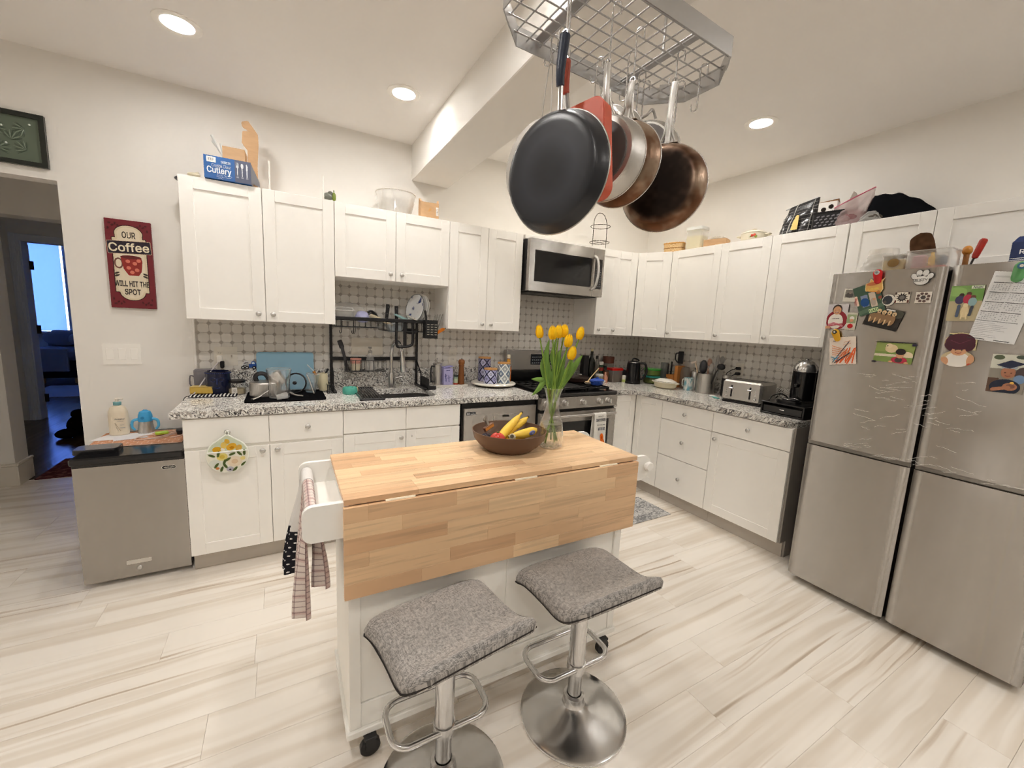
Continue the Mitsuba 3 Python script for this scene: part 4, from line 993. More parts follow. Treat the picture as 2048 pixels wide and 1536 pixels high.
pan('frying_pan', 'steel pan with a dark grey base disc, in the middle of the rack', 'pan', [-2.655, -2.339, 1.867], [-2.661, -2.330, 2.089], .1025, .05, ('steel', None), rb=.088, handle='strap', hcol=None, base=(.076, '#4a4745'))
pan('frying_pan', 'steel pan with heat stains, behind the middle pan', 'pan', [-2.549, -2.277, 1.895], [-2.536, -2.296, 2.096], .1155, .045, ('burnt_metal', .31), handle='strap', hcol=None)
pan('casserole_pan', 'two-handled steel pan at the back, hung by its loop', 'pan', [-2.330, -2.165, 2.008], [-2.344, -2.143, 2.119], .1055, .05, ('steel', None), handle='loop', base=(.078, '#5b5653'), lean=-150)
pan('frying_pan', 'frying pan with a scorched brown copper bottom, rightmost on the rack', 'pan', [-2.378, -2.289, 1.862], [-2.372, -2.298, 2.146], .127, .045, ('burnt_metal', .83), handle='strap', hcol=None, lean=-153)
pan('saute_pan', 'large steel pan mostly hidden behind the coral pan', 'pan', [-2.650, -2.155, 1.91], [-2.670, -2.126, 2.19], .125, .05, ('steel', None), handle='strap', hcol=None, base=(.09, '#6a6663'), cav='helper')
pan('splatter_screen', 'round wire splatter screen hanging at the far left of the rack', 'splatter screen', [-2.697, -2.122, 1.896], [-2.689, -2.133, 2.161], .135, .012, ('steel', None), rb=.130, handle='wire', cav='rings')
pan('lid', 'steel pot lid with a wire loop, behind the middle pan', 'lid', [-2.517, -2.170, 2.005], [-2.537, -2.139, 2.168], .09, .02, ('steel', None), rb=.07, handle='wire')
pan('lid', 'steel pot lid with a loop handle at the back of the rack', 'lid', [-2.421, -2.106, 2.049], [-2.455, -2.055, 2.15], .095, .03, ('steel', None), rb=.075, handle='loop')
for (x, y, w) in ((-2.455, -2.20, 'behind the middle pan handle'), (-2.36, -2.15, 'near the back edge of the rack'), (-2.235, -2.28, 'rightmost, near the front edge'), (-2.22, -2.185, 'right of the scorched pan handle')):
    shook('empty S hook on the pot rack grid, '+w, x, y, 2.115)
scene['vc_pan'] = two(pr(base_color=VC, roughness=.33, specular=.5))
# ================================================================ things on the counters
CZ = .9142
def lathething(name, label, ct_, x, y, prof, col, mat='vc_satin', n=32, part='body', z=CZ, group=None, t=None):
    t = t or thing(name, label, ct_, group)
    with frame(x, y, z): put(part, [(lathe(prof, n), col)], mat, t)
    return t
# --- left end
t = thing('container', 'flat grey metal container with a side handle, leftmost on the counter against the wall', 'container')
with frame(-3.800, -.062, CZ):
    put('body', [(bx(.115, .06, .148, .006), '#77747a')], 'vc_satin', t)
    put('handle', [(tube(curve([(-.0575, 0, .10), (-.078, 0, .105), (-.080, 0, .05), (-.0575, 0, .04)], 6), .004, 8), '#6d6a70')], 'vc_satin', t)
t = thing('planter', 'navy blue ceramic pot with a carved face', 'pot')
with frame(-3.727, -.145, CZ):
    put('body', [(wall_of([(0, 0), (.045, 0), (.058, .02), (.064, .06), (.064, .10), (.062, .145)], .006, 40), '#0f1430')], 'vc_gloss', t)
    put('rim_beads', [(sphere(.004, .0645*math.cos(a), .0645*math.sin(a), .135, 5), '#1e2a5c') for a in np.linspace(0, 2*PI, 40, endpoint=False)], 'vc_gloss', t, kind='stuff')
    fc = []
    for sgn in (-1, 1):
        fc.append(tube(curve([(sgn*.008, -.0635, .090), (sgn*.020, -.0615, .084), (sgn*.032, -.056, .090)], 5), .0022, 6))
        fc.append(tube(curve([(sgn*.006, -.0635, .104), (sgn*.022, -.0605, .110), (sgn*.036, -.053, .102)], 5), .0018, 6))
    fc.append(tube(curve([(0, -.064, .105), (0, -.068, .075), (0, -.064, .066)], 5), .004, 8))
    fc.append(tube(curve([(-.014, -.0625, .050), (0, -.0665, .046), (.014, -.0625, .050)], 5), .003, 6))
    put('face', [(m, '#1b2858') for m in fc], 'vc_gloss', t)
def stripes(p, n, uv):
    return mikit.mix([.70, .68, .65], [.02, .02, .025], mikit.smoothstep(.30, .26, dr.abs(uv.x*13-dr.round(uv.x*13))))
scene['striped_cloth'] = two({'type': 'diffuse', 'reflectance': mikit.proc(stripes)})
m, uv = shell(lambda u, v: np.c_[-3.862+.235*u, -.255+.17*v-.02*u, CZ+.006+.003*np.sin(u*20)*np.sin(v*5)], 24, 14, .006)
solo('tea_towel', 'black and white striped towel folded under the yellow butter pack', 'towel', [(m, None, True, uv)], 'striped_cloth')
t = thing('butter_pack', 'yellow butter pack lying on the striped towel', 'food pack')
with frame(-3.805, -.165, CZ+.0125, rz=-8):
    put('body', [(bx(.115, .06, .040, .004), '#c9a94e')], 'vc_satin', t)
    put('lid_flap', [(bx(.117, .062, .003, .001, 0, 0, .040), '#d9c27a')], 'vc_satin', t)
t = thing('jar', 'squat glass jar with a black lid beside the blue pot', 'jar')
with frame(-3.632, -.155, CZ):
    put('glass_body', [lathe([(0, .001), (.043, .001), (.047, .006), (.047, .062), (.043, .072)], 36)], 'glass', t)
    put('contents', [(lathe([(0, .003), (.0445, .003), (.0445, .034), (0, .035)], 30), '#b9ad92')], 'vc_matte', t)
    put('lid', [(cyl(.046, .0725, .088, 36, .003), '#171416')], 'vc_satin', t)
    with frame(-.010, -.0475, .028, rx=90): put('label', layers(c('#ddd9d2'), rrect(-.014, -.018, .014, .018), .0006, [(txt('JAR', .007, 0, -.003), c('#4a4744'))] * 0 + [(stroke([(-.009, .004-.006*k), (.009, .004-.006*k)], .0016), c('#6b6763')) for k in range(3)]), 'vc_matte', t)
# plug and outlets
def outlet(label, x0, x1, z0, z1, right=False, kinds=('duplex',)):
    t = thing('outlet', label, 'outlet')
    fx = frame((x0+x1)/2, -.0085, (z0+z1)/2, rx=90)
    with fx:
        w, h = x1-x0, z1-z0
        put('plate', [(ext(rrect(-w/2, -h/2, w/2, h/2, .004), .0035), '#dad5cb')], 'vc_satin', t)
        n = len(kinds)
        for i, kd in enumerate(kinds):
            cx_ = (i-(n-1)/2)*w/n
            if kd == 'duplex':
                for s_ in (-1, 1):
                    put('socket', [(ext(rrect(cx_-.0165, s_*.0195-.014, cx_+.0165, s_*.0195+.014, .009), .002, .0035), '#d3cec4')] + [(box(cx_+dx-.001, cx_+dx+.001, s_*.0195-.002, s_*.0195+.006, .0053, .0058), '#3a3733') for dx in (-.006, .006)], 'vc_satin', t)
            else:
                put('toggle', [(box(cx_-.005, cx_+.005, -.012, .012, .0035, .006), '#cdc8be'), (box(cx_-.003, cx_+.003, .0, .008, .006, .014, .001), '#8b857c')], 'vc_satin', t)
    return t
outlet('double outlet and switch plate on the backsplash above the blue pot', -3.758, -3.633, 1.076, 1.199, kinds=('duplex', 'toggle'))
outlet('outlet plate on the backsplash right of the sink, behind the pepper mill', -2.176, -2.105, 1.078, 1.200)
t = thing('wall_plate', 'wide beige blank plate on the backsplash behind the dish rack', 'wall plate')
put('plate', [(box(-2.934, -2.707, -.0125, -.0085, 1.15, 1.28, .0015), '#cfc8bb')], 'vc_satin', t)
t = thing('charger_cable', 'white charging cable with black plug running from the outlet to the mini fridge', 'cable')
put('plug', [(box(-3.742, -3.712, -.045, -.0145, 1.10, 1.145, .004), '#e4e0d9'), (box(-3.725, -3.703, -.055, -.02, 1.065, 1.11, .005), '#101012')], 'vc_satin', t)
put('cord', [(tube(curve([(-3.735, -.045, 1.10), (-3.79, -.14, 1.02), (-3.84, -.19, .935), (-3.868, -.20, .9185)], 8), .003, 8), '#d5d0d4')], 'vc_satin', t)
put('cord', [(tube(curve([(-3.868, -.20, .9185), (-3.893, -.20, .90), (-3.905, -.21, .82), (-3.90, -.22, .74), (-3.90, -.24, .701)], 8), .002, 8), '#2b2725')], 'vc_satin', t)
# blue digger toy standing on the granite upstand
t = thing('toy_truck', 'small blue and white truck-shaped figure by the blue cutting board', 'toy')
with frame(-3.617, -.0145, 1.052, rx=90):
    put('body', [(ext(P((.045, .012), (.088, .012), (.088, .038), (.078, .052), (.062, .052), (.058, .036), (.045, .034)), .010, -.005), '#1f4fa0'), (ext(P((.062, .036), (.079, .036), (.076, .048), (.064, .048)), .0012, .005), '#cfe0ee')], 'vc_satin', t)
    put('drum', [(ext(P((.004, .016), (.030, .016), (.040, .050), (.022, .060)), .009, -.0045), '#d6d8da')] + [(ext(stroke([(.010+.004*k, .018+.010*k), (.028+.004*k, .016+.010*k)], .004), .001, .0045), '#15171c') for k in range(4)], 'vc_satin', t)
    for x in (.012, .034, .074): put('wheel', [(mv(lathe([(0, -.006), (.011, -.006), (.011, .006), (0, .006)], 18), x, .0115, 0), '#17181c'), (mv(cyl(.005, .006, .0068, 12), x, .0115, 0), '#d8dadc')], 'vc_satin', t)
t = thing('cutting_board', 'light blue plastic cutting board leaning on the backsplash', 'cutting board')
bd = ext(rrect(0, 0, .342, .255, .018), .006)
with frame(-3.528, -.066, CZ+.002, rx=80): put('board', [(bd, '#7fa9c0')], 'vc_satin', t)
t = thing('drying_mat', 'black dish drying mat left of the sink', 'mat')
put('mat', [(ext(rrect(-3.575, -.50, -3.145, -.13, .03), .007, CZ), '#121214')], 'vc_matte', t)
MZ = CZ+.0075
t = thing('saucepan', 'steel saucepan drying upside down on the black mat', 'pan')
with frame(-3.475, -.285, MZ): put('body', [lathe([(.082, 0), (.084, .004), (.084, .078), (.078, .086), (0, .088)], 48)], 'steel', t); put('handle', [(tube(curve([(-.045, .02, .086), (-.050, .02, .115), (-.030, .02, .132), (.0, .02, .128), (.02, .02, .10)], 6), .013, 10), '#141416')], 'vc_satin', t)
t = thing('colander', 'ribbed steel cup tilted on top of the overturned saucepan', 'cup')
with frame(-3.385, -.215, MZ+.055, ry=-38): put('body', [wall_of([(0, 0), (.034, 0), (.042, .03), (.047, .085)], .0015, 40)] + [ring(.0385+.0024*k, .0012, .012+.014*k, 32, 5) for k in range(5)], 'steel', t)
t = thing('glass_pitcher', 'clear glass pitcher standing in front on the drying mat', 'pitcher')
with frame(-3.398, -.392, MZ):
    put('glass_body', wall_of([(0, 0), (.050, 0), (.054, .006), (.055, .10), (.060, .14), (.066, .175)], .0018, 40), 'glass', t)
    put('rim', [(ring(.066, .0017, .175, 40, 6), '#9aa0a0')], 'vc_gloss', t)
    put('base_ring', [(ring(.052, .003, .004, 40, 6), '#7c7f80')], 'vc_gloss', t)
    put('edge_lines', [(tube([(s_*.055, -.01, .01), (s_*.056, -.01, .10), (s_*.066, -.01, .172)], .0012, 5), '#1f2122') for s_ in (-1, 1)], 'vc_gloss', t)
t = thing('pan_lid', 'glass lid with a black rim standing on edge on the drying mat', 'lid')
with frame(-3.305, -.255, MZ+.066, rz=-22, rx=80):
    put('rim', [(ring(.062, .005, 0, 48, 8), '#101012')], 'vc_satin', t); put('glass_body', lathe([(0, .012), (.03, .009), (.06, 0)], 40), 'glass', t); put('knob', [(cyl(.011, .012, .03, 16, .003), '#17171a')], 'vc_satin', t)
t = thing('drinking_glass', 'clear drinking glass drying at the right of the mat', 'glass')
with frame(-3.222, -.255, MZ, ry=8): put('glass_body', wall_of([(0, .004), (.030, .004), (.035, .06), (.040, .125)], .0016, 36), 'glass', t); put('rim', [(ring(.040, .0014, .125, 36, 6), '#aab0b2')], 'vc_gloss', t)
t = thing('knife', 'table knife leaning in the drinking glass', 'knife')
put('blade', [(tube([(-3.205, -.32, MZ+.004), (-3.232, -.30, MZ+.10), (-3.245, -.29, MZ+.125)], .004, 8), '#c9c9c8')], 'vc_metal', t)
t = thing('spatula', 'steel spoon lying at the front left of the drying mat', 'spoon')
put('handle', [(tube(curve([(-3.455, -.40, MZ+.045), (-3.50, -.44, MZ+.018), (-3.535, -.475, MZ+.008)], 6), .0045, 8, rs=np.linspace(.004, .008, 13)), '#d5d4d0')], 'vc_metal', t)
put('bowl', [(sphere(.014, -3.542, -.480, MZ+.009, 8, 1, 1, .5) , '#d5d4d0')], 'vc_metal', t) if False else None
t = thing('measuring_cup', 'small clear plastic cup lying on the mat before the pitcher', 'cup')
with frame(-3.385, -.468, MZ+.02, ry=80, rz=10): put('body', wall_of([(0, -.03), (.016, -.03), (.020, .03)], .0015, 24), 'clear_plastic', t)
t = thing('tongs', 'steel serving utensil lying on the right of the drying mat', 'utensil')
put('body', [(tube(curve([(-3.345, -.375, MZ+.028), (-3.31, -.40, MZ+.012), (-3.27, -.42, MZ+.008)], 6), .006, 8), '#d2d2d0')], 'vc_metal', t)
t = thing('utensil_cup', 'cream cup leaning beside the dish rack, holding a brush and straw', 'cup')
with frame(-3.133, -.175, CZ+.006, ry=-9): put('body', [(wall_of([(0, 0), (.027, 0), (.029, .004), (.041, .118)], .003, 36), '#cfc6a8')], 'vc_satin', t)
solo('drinking_straw', 'white straw with an orange end sticking out of the cream cup', 'straw', [(tube([(-3.15, -.175, CZ+.05), (-3.20, -.185, CZ+.145), (-3.235, -.19, CZ+.185)], .004, 8), '#b9c6cc'), (tube([(-3.183, -.182, CZ+.115), (-3.197, -.184, CZ+.14)], .009, 8), '#b5762c')], 'vc_satin')
solo('kitchen_tool', 'black handled tool in the cream cup', 'tool', [(tube([(-3.145, -.17, CZ+.04), (-3.115, -.17, CZ+.135), (-3.105, -.17, CZ+.155)], .007, 8), '#17171a')], 'vc_satin')

# --- over-sink dish rack
dr_ = thing('dish_rack', 'black metal over-the-sink dish drying rack', 'dish rack')
B_ = '#131315'
XL, XR, YF, YB = -3.072, -2.452, -.285, -.035
bars = [(XL, YB), (XR, YB)]
for x in (XL, XR):
    put('post', [(box(x-.009, x+.009, YB-.007, YB+.007, CZ, 1.44, .002), B_)], 'vc_satin', dr_)
    put('foot', [(box(x-.010, x+.010, YF, YB+.01, CZ, CZ+.016, .003), B_), (box(x-.004, x+.004, YF+.12, YF+.13, CZ, CZ+.11), B_), (tube([(x, YF+.125, CZ+.11), (x, YB, CZ+.20)], .005, 6), B_)], 'vc_satin', dr_)
put('cross_rail', [(box(XL, XR, YB-.006, YB+.006, 1.115, 1.140, .002), B_)], 'vc_satin', dr_)
SH = 1.405
put('top_frame', [(box(XL-.01, XR+.01, -.285, -.270, SH, SH+.024, .003), B_), (box(XL-.01, XR+.01, -.04, -.025, SH, SH+.024, .003), B_), (box(XL-.012, XL+.004, -.285, -.025, SH, SH+.024, .003), B_), (box(XR-.004, XR+.012, -.285, -.025, SH, SH+.024, .003), B_)], 'vc_satin', dr_)
def wbasket(x0, x1, y0, y1, z0, z1, n, mcount):
    ms = []
    for z in (z0, z1): ms.append(tube([(x0, y0, z), (x1, y0, z), (x1, y1, z), (x0, y1, z)], .0025, 6, closed=True))
    for x in np.linspace(x0, x1, n): ms.append(tube([(x, y0, z1), (x, y0, z0), (x, y1, z0), (x, y1, z1)], .0018, 5))
    for y in np.linspace(y0, y1, mcount)[1:-1]: ms.append(tube([(x0, y, z1), (x0, y, z0), (x1, y, z0), (x1, y, z1)], .0018, 5))
    return [(m, B_) for m in ms]
put('basket', wbasket(XL, -2.76, -.28, -.03, SH-.045, SH+.01, 9, 5), 'vc_satin', dr_)
put('basket', wbasket(-2.74, XR, -.28, -.03, SH-.062, SH+.01, 9, 5), 'vc_satin', dr_)
put('lower_basket', wbasket(-2.985, -2.715, -.165, -.045, 1.045, 1.125, 10, 4), 'vc_satin', dr_)
put('support_wire', [(tube([(XL, y, SH+.001), (XR, y, SH+.001)], .002, 6), B_) for y in np.linspace(-.25, -.06, 6)] + [(tube([(x, -.28, SH+.003), (x, -.03, SH+.003)], .0018, 5), B_) for x in np.linspace(-3.05, -2.47, 14)], 'vc_satin', dr_)
for x in (-3.03, -2.955, -2.945): put('hook', [(tube(curve([(x, -.285, SH), (x, -.29, SH-.07), (x-.01, -.305, SH-.085), (x-.018, -.31, SH-.065)], 6), .0022, 6), B_)], 'vc_satin', dr_)
put('pan_hook', [(tube(curve([(-2.665, -.27, SH), (-2.665, -.27, 1.25), (-2.63, -.27, 1.235), (-2.575, -.27, 1.24), (-2.55, -.27, 1.27), (-2.552, -.27, SH)], 6), .010, 8), B_), (box(-2.618, -2.595, -.276, -.264, 1.245, SH, .003), B_)], 'vc_satin', dr_)
ub = put('utensil_holder', [(box(-2.475, -2.385, -.335, -.332, 1.300, 1.432), B_), (box(-2.475, -2.385, -.267, -.264, 1.300, 1.432), B_), (box(-2.475, -2.472, -.335, -.264, 1.300, 1.432), B_), (box(-2.388, -2.385, -.335, -.264, 1.300, 1.432), B_), (box(-2.475, -2.385, -.335, -.264, 1.300, 1.303), B_)], 'vc_satin', dr_)
put('slots', [(box(-2.465+.028*i, -2.447+.028*i, -.3358, -.3348, 1.325+.018*j, 1.331+.018*j), '#8d8880') for i in range(3) for j in range(5)], 'vc_satin', ub)
# things on the rack's upper level (resting on the basket wires)
TZ = SH+.0055
t = thing('container', 'clear square plastic container at the left on the dish rack', 'container')
with frame(-3.000, -.17, TZ, rx=12):
    put('body', [ext(rrect(-.055, -.05, .055, .05, .02).difference(rrect(-.052, -.047, .052, .047, .018)), .07), ext(rrect(-.052, -.047, .052, .047, .018), .003)], 'clear_plastic', t)
    put('rim', [(ext(rrect(-.062, -.056, .062, .056, .022).difference(rrect(-.052, -.046, .052, .046, .018)), .004, .07), '#dcdcda')], 'vc_gloss', t)
t = thing('lid', 'large clear curved lid behind the containers on the dish rack', 'lid')
with frame(-2.965, -.06, TZ+.055, rx=70): put('body', lathe([(.125, 0), (.12, .02), (.07, .035), (0, .04)], 40, 1, .5), 'clear_plastic', t)
t = thing('bowl', 'pale lilac plastic bowl upturned on the dish rack', 'bowl')
with frame(-2.885, -.19, TZ+.01, rx=35): put('body', [(lathe([(.048, 0), (.047, .012), (.038, .038), (.020, .05), (0, .052)], 36), '#b9bce4')], 'vc_satin', t)
t = thing('spatula', 'black slotted utensil behind the pale handle on the dish rack', 'utensil')
put('head', [(tube(curve([(-2.835, -.12, TZ-.030+.085), (-2.81, -.12, TZ-.030+.095), (-2.775, -.12, TZ-.030+.07), (-2.765, -.12, TZ-.030+.03)], 6), .008, 8), '#161618'), (tube(curve([(-2.835, -.13, TZ-.030+.07), (-2.81, -.13, TZ-.030+.08), (-2.785, -.13, TZ-.030+.06)], 6), .005, 8), '#161618')], 'vc_satin', t)
t = thing('wooden_spoon', 'pale wooden spoon lying across the dish rack', 'spoon')
put('body', [(tube(curve([(-2.83, -.19, TZ-.030+.065), (-2.77, -.20, TZ-.030+.045), (-2.73, -.22, TZ-.030+.02), (-2.69, -.25, TZ-.030+.005)], 6), .009, 8, rs=np.linspace(.012, .008, 19)), '#cfc3a6')], 'vc_satin', t)
solo('red_band', 'small red lid lying behind the pale spoon on the rack', 'lid', [(mv(cyl(.02, 0, .012, 20, .002), -2.835, -.16, TZ+.002), '#7d2018')], 'vc_satin')
for i, (x, h, lab) in enumerate(((-2.712, .148, 'black-handled knife standing on the dish rack, the left one'), (-2.632, .138, 'black-handled knife standing on the dish rack, the right one'))):
    t = thing('knife', lab, 'knife', 'knives standing on the dish rack')
    with frame(x, -.13, TZ-.046, ry=6 if i == 0 else -1):
        put('handle', [(hull([(-.010, -.006, .05), (.010, -.006, .05), (-.010, .006, .05), (.010, .006, .05), (-.013, -.006, h+.02), (.010, -.006, h+.022), (-.013, .006, h+.02), (.010, .006, h+.022), (.015, 0, h+.008), (-.012, 0, h-.02)]), '#121214')], 'vc_satin', t)
        put('rivets', [(mv(cyl(.0022, -.0068, .0068, 8), 0, 0, z, rx=90), '#c8c8c6') for z in (.07, .10, h)], 'vc_metal', t)
        put('blade', [(box(-.010, .010, -.001, .001, .004, .05), '#c8c8c8')], 'vc_metal', t)
t = thing('plate', 'pale turquoise plate leaning at the front of the dish rack', 'plate')
with frame(-2.605, -.20, TZ+.020, ry=20, rx=12): put('body', [(lathe([(0, 0), (.04, 0), (.068, .006), (.07, .010), (.066, .011), (.04, .004), (0, .004)], 40, 1, .8), '#a3cfd0')], 'vc_gloss', t)
t = thing('plate', 'white plate with black spots lying tilted on the dish rack', 'plate')
with frame(-2.545, -.235, TZ+.022, ry=22, rx=10):
    put('body', [(lathe([(0, 0), (.03, 0), (.055, .008), (.057, .012), (.05, .010), (.03, .004), (0, .004)], 36), '#dedbd2')], 'vc_gloss', t)
    put('spots', [(mv(cyl(.007, 0, .0012, 10), .048*math.cos(a), .048*math.sin(a)-.0, .0095), '#26262a') for a in np.linspace(0, 2*PI, 12, endpoint=False)], 'vc_gloss', t)
def platecol(v):
    q = meshkit.fbm(v*[26, 26, 26], 3, 3); s = meshkit.noise(v*[38, 38, 38], 9)
    k = np.clip((s-.62)/.10, 0, 1)*np.clip((q-.42)/.1, 0, 1)
    return c('#dfe1e4')*(1-k[:, None]) + c('#22356e')*k[:, None]
PLY = [('white plate with a dark rim and blue splashes standing at the front of the plates', -2.500, -.175, platecol, '#252a36'), ('white plate standing right behind the blue-splashed one', -2.470, -.160, None, '#e8e7e3'), ('white plate standing last, behind the other two', -2.452, -.150, None, '#e8e7e3')]
for lab, x, y, colf, rimc in PLY:
    t = thing('plate', lab, 'plate', 'plates standing on the dish rack')
    with axes((x, y, TZ+.102), (.36, -.93, 0), (.17, .07, .98)):
        pm = lathe([(0, 0), (.02, 0), (.04, 0), (.06, 0), (.072, .004), (.10, .010), (.104, .0115), (.104, .014), (.10, .0125), (.072, .0065), (.06, .003), (.04, .003), (.02, .003), (0, .003)], 64)
        put('body', [(pm.subdivide() if colf else pm, colf if colf else '#e4e3df')] if not colf else [(pm.subdivide(), colf, True)], 'vc_gloss', t)
        put('rim', [(ring(.104, .0018, .013, 48, 6), rimc)], 'vc_gloss', t)
t = thing('peeler', 'black-handled utensil standing in the black utensil holder', 'utensil')
put('handle', [(tube([(-2.452, -.30, 1.31), (-2.462, -.30, 1.45), (-2.472, -.30, 1.50)], .008, 8), '#121314')], 'vc_satin', t)
t = thing('scissors', 'orange-handled tool sticking out of the side of the utensil holder', 'tool')
put('handle', [(hull([(-2.383, -.30, 1.325), (-2.383, -.30, 1.350), (-2.318, -.29, 1.362), (-2.312, -.29, 1.378), (-2.345, -.31, 1.380), (-2.383, -.285, 1.34), (-2.33, -.27, 1.368)]), '#d97a1c')], 'vc_satin', t)
put('tip', [(tube([(-2.33, -.285, 1.370), (-2.302, -.28, 1.378)], .004, 6), '#2a2a2c')], 'vc_satin', t)
for i in range(4):
    solo('skewer', f'grey metal straw leaning out of the utensil holder, {["first", "second", "third", "fourth"][i]} from the left', 'straw', [(tube([(-2.435+.013*i, -.30, 1.31), (-2.385+.020*i, -.27, 1.475+.002*i)], .0035, 6), '#77746f')], 'vc_metal', group='metal straws in the utensil holder')
t = thing('colander', 'black wire strainer hanging under the right end of the dish rack', 'strainer')
with frame(-2.535, -.16, SH-.055): put('body', [(lathe([(0, -.03), (.03, -.026), (.05, -.01), (.058, .012), (.055, .012), (.047, -.008), (.028, -.023), (0, -.027)], 32), '#17171a')], 'vc_satin', t)
t = thing('container', 'grey translucent plastic box in the middle of the dish rack', 'container')
with frame(-2.663, -.20, SH-.055, ry=-10): put('body', [(hull([(-.05, -.05, .045), (.06, -.05, .045), (-.05, .05, .045), (.06, .05, .045), (-.035, -.04, -.012), (.04, -.04, -.012), (-.035, .04, -.012), (.04, .04, -.012)]), '#8f969a')], 'vc_satin', t); put('rim', [(ext(rrect(-.054, -.054, .064, .054, .01), .004, .045), '#c9cdcf')], 'vc_gloss', t)
# lower level
t = thing('tongs', 'grey kitchen tongs standing in the lower rack basket', 'tongs')
put('body', [(tube([(-2.972, -.10, 1.05), (-2.995, -.11, 1.16), (-3.012, -.115, 1.225)], .011, 10), '#3b3a3c'), (mv(box(-.016, .016, -.006, .006, -.03, .03, .005), -3.016, -.116, 1.235, ry=-18), '#2b2a2c')], 'vc_satin', t)
t = thing('cup', 'pink and cream cup in the lower rack basket', 'cup')
with frame(-2.915, -.10, 1.049): put('body', [(lathe([(0, 0), (.030, 0), (.036, .05)], 28), '#cfc3ad'), (lathe([(.036, .05), (.0385, .085), (.035, .085), (0, .055)], 28), '#c98f82')], 'vc_satin', t)
t = thing('spray_bottle', 'clear bottle with a grey cap in the lower rack basket', 'bottle')
with frame(-2.815, -.10, 1.049):
    put('body', lathe([(0, 0), (.033, 0), (.036, .006), (.034, .05), (.022, .105), (.013, .12), (.013, .125)], 30), 'clear_plastic', t)
    put('cap', [(cyl(.014, .125, .143, 20, .002), '#8f8b86'), (cyl(.004, .143, .160, 10), '#8f8b86'), (hull([(-.015, -.006, .158), (.012, -.006, .158), (-.015, .006, .158), (.012, .006, .158), (-.013, 0, .170), (.008, 0, .170)]), '#77736e')], 'vc_satin', t)
t = thing('scrubber', 'turquoise round pot scrubber left of the sink', 'scrubber')
with frame(-2.985, -.315, CZ):
    put('body', [(lathe([(0, 0), (.042, 0), (.047, .008), (.047, .035), (.040, .046), (0, .050)], 36), '#4fa493')], 'vc_satin', t)
    put('holes', [(mv(sphere(.006, 0, 0, 0, 6, 1, 1, .4), dx, dy, .0475), '#1d5148') for dx, dy in ((-.015, -.01), (.012, -.018), (.02, .008), (-.005, .015))], 'vc_satin', t)
solo('sponge', 'small tan sponge behind the turquoise scrubber', 'sponge', [(bx(.05, .03, .03, .004, -2.945, -.22, CZ), '#c8b58a')], 'vc_matte')
t = thing('roll_up_rack', 'grey roll-up drying rack of bars laid over the left of the sink', 'drying rack')
for i in range(9):
    x = -2.955+.0165*i
    put('bar', [(tube([(x, -.585, CZ+.006), (x+.012, -.12, CZ+.006)], .005, 8), '#77767a')], 'vc_metal', t)
put('end_strip', [(box(-2.965, -2.81, -.592, -.575, CZ, CZ+.012, .003), '#202023'), (box(-2.952, -2.80, -.125, -.112, CZ, CZ+.012, .003), '#202023')], 'vc_satin', t)
t = thing('faucet', 'chrome pull-down kitchen faucet behind the sink', 'faucet')
with frame(-2.665, -.115, CZ):
    put('base', lathe([(0, 0), (.030, 0), (.030, .006), (.024, .012), (.0225, .10), (.019, .115), (0, .115)], 32), 'chrome', t)
    put('neck', tube(curve([(0, 0, .10), (0, 0, .24), (.004, -.012, .31), (.016, -.045, .352), (.032, -.085, .345), (.042, -.112, .31), (.045, -.120, .285)], 8), .0125, 14), 'chrome', t)
    put('spray_head', [mv(lathe([(0, -.16), (.022, -.16), (.023, -.155), (.0175, -.06), (.0145, 0), (0, 0)], 28), .046, -.123, .288, rx=6, ry=-6)], 'chrome', t)
    put('lever', [tube(curve([(.018, 0, .072), (.05, -.01, .078), (.085, -.02, .088)], 6), .008, 10), mv(lathe([(0, -.02), (.013, -.018), (.013, .02), (0, .022)], 20), .022, 0, .07, ry=90)], 'chrome', t)
t = thing('sponge_caddy', 'black caddy with slots at the right foot of the dish rack', 'caddy')
put('body', [(box(-2.436, -2.426, -.285, -.12, CZ, CZ+.085, .002), B_), (box(-2.436, -2.37, -.285, -.28, CZ, CZ+.03, .002), B_), (box(-2.436, -2.37, -.285, -.12, CZ, CZ+.008, .002), B_)], 'vc_satin', t)
t = thing('caddy', 'black wire caddy at the left foot of the dish rack', 'caddy')
put('body', wbasket(-3.118, -3.085, -.28, -.14, CZ+.003, CZ+.055, 4, 4), 'vc_satin', t)

# --- tray with coffee things right of the sink
t = thing('tray', 'narrow white tray holding the press, tin, spice jar and pepper mill', 'tray')
put('body', [(ext(rrect(-2.345, -.165, -2.055, -.045, .012), .008, CZ), '#dedbd3'), (ext(rrect(-2.345, -.165, -2.055, -.045, .012).difference(rrect(-2.340, -.160, -2.060, -.05, .009)), .006, CZ+.008), '#dedbd3')], 'vc_gloss', t)
YZ = CZ+.0085
t = thing('french_press', 'steel french press on the white tray', 'french press')
with frame(-2.302, -.10, YZ):
    put('body', cyl(.034, 0, .165, 32, .002), 'steel', t); put('lid', lathe([(.035, .165), (.036, .172), (.02, .182), (0, .184)], 32), 'chrome', t); put('plunger', [tube([(0, 0, .18), (0, 0, .205)], .002, 6), sphere(.006, 0, 0, .208, 6)], 'chrome', t)
    put('handle', [(tube(curve([(-.03, -.02, .15), (-.058, -.03, .145), (-.058, -.03, .04), (-.03, -.02, .03)], 6), .006, 8), '#1c1c1e')], 'vc_satin', t)
t = thing('tea_tin', 'lilac tea tin with dark blue brush marks on the white tray', 'tin')
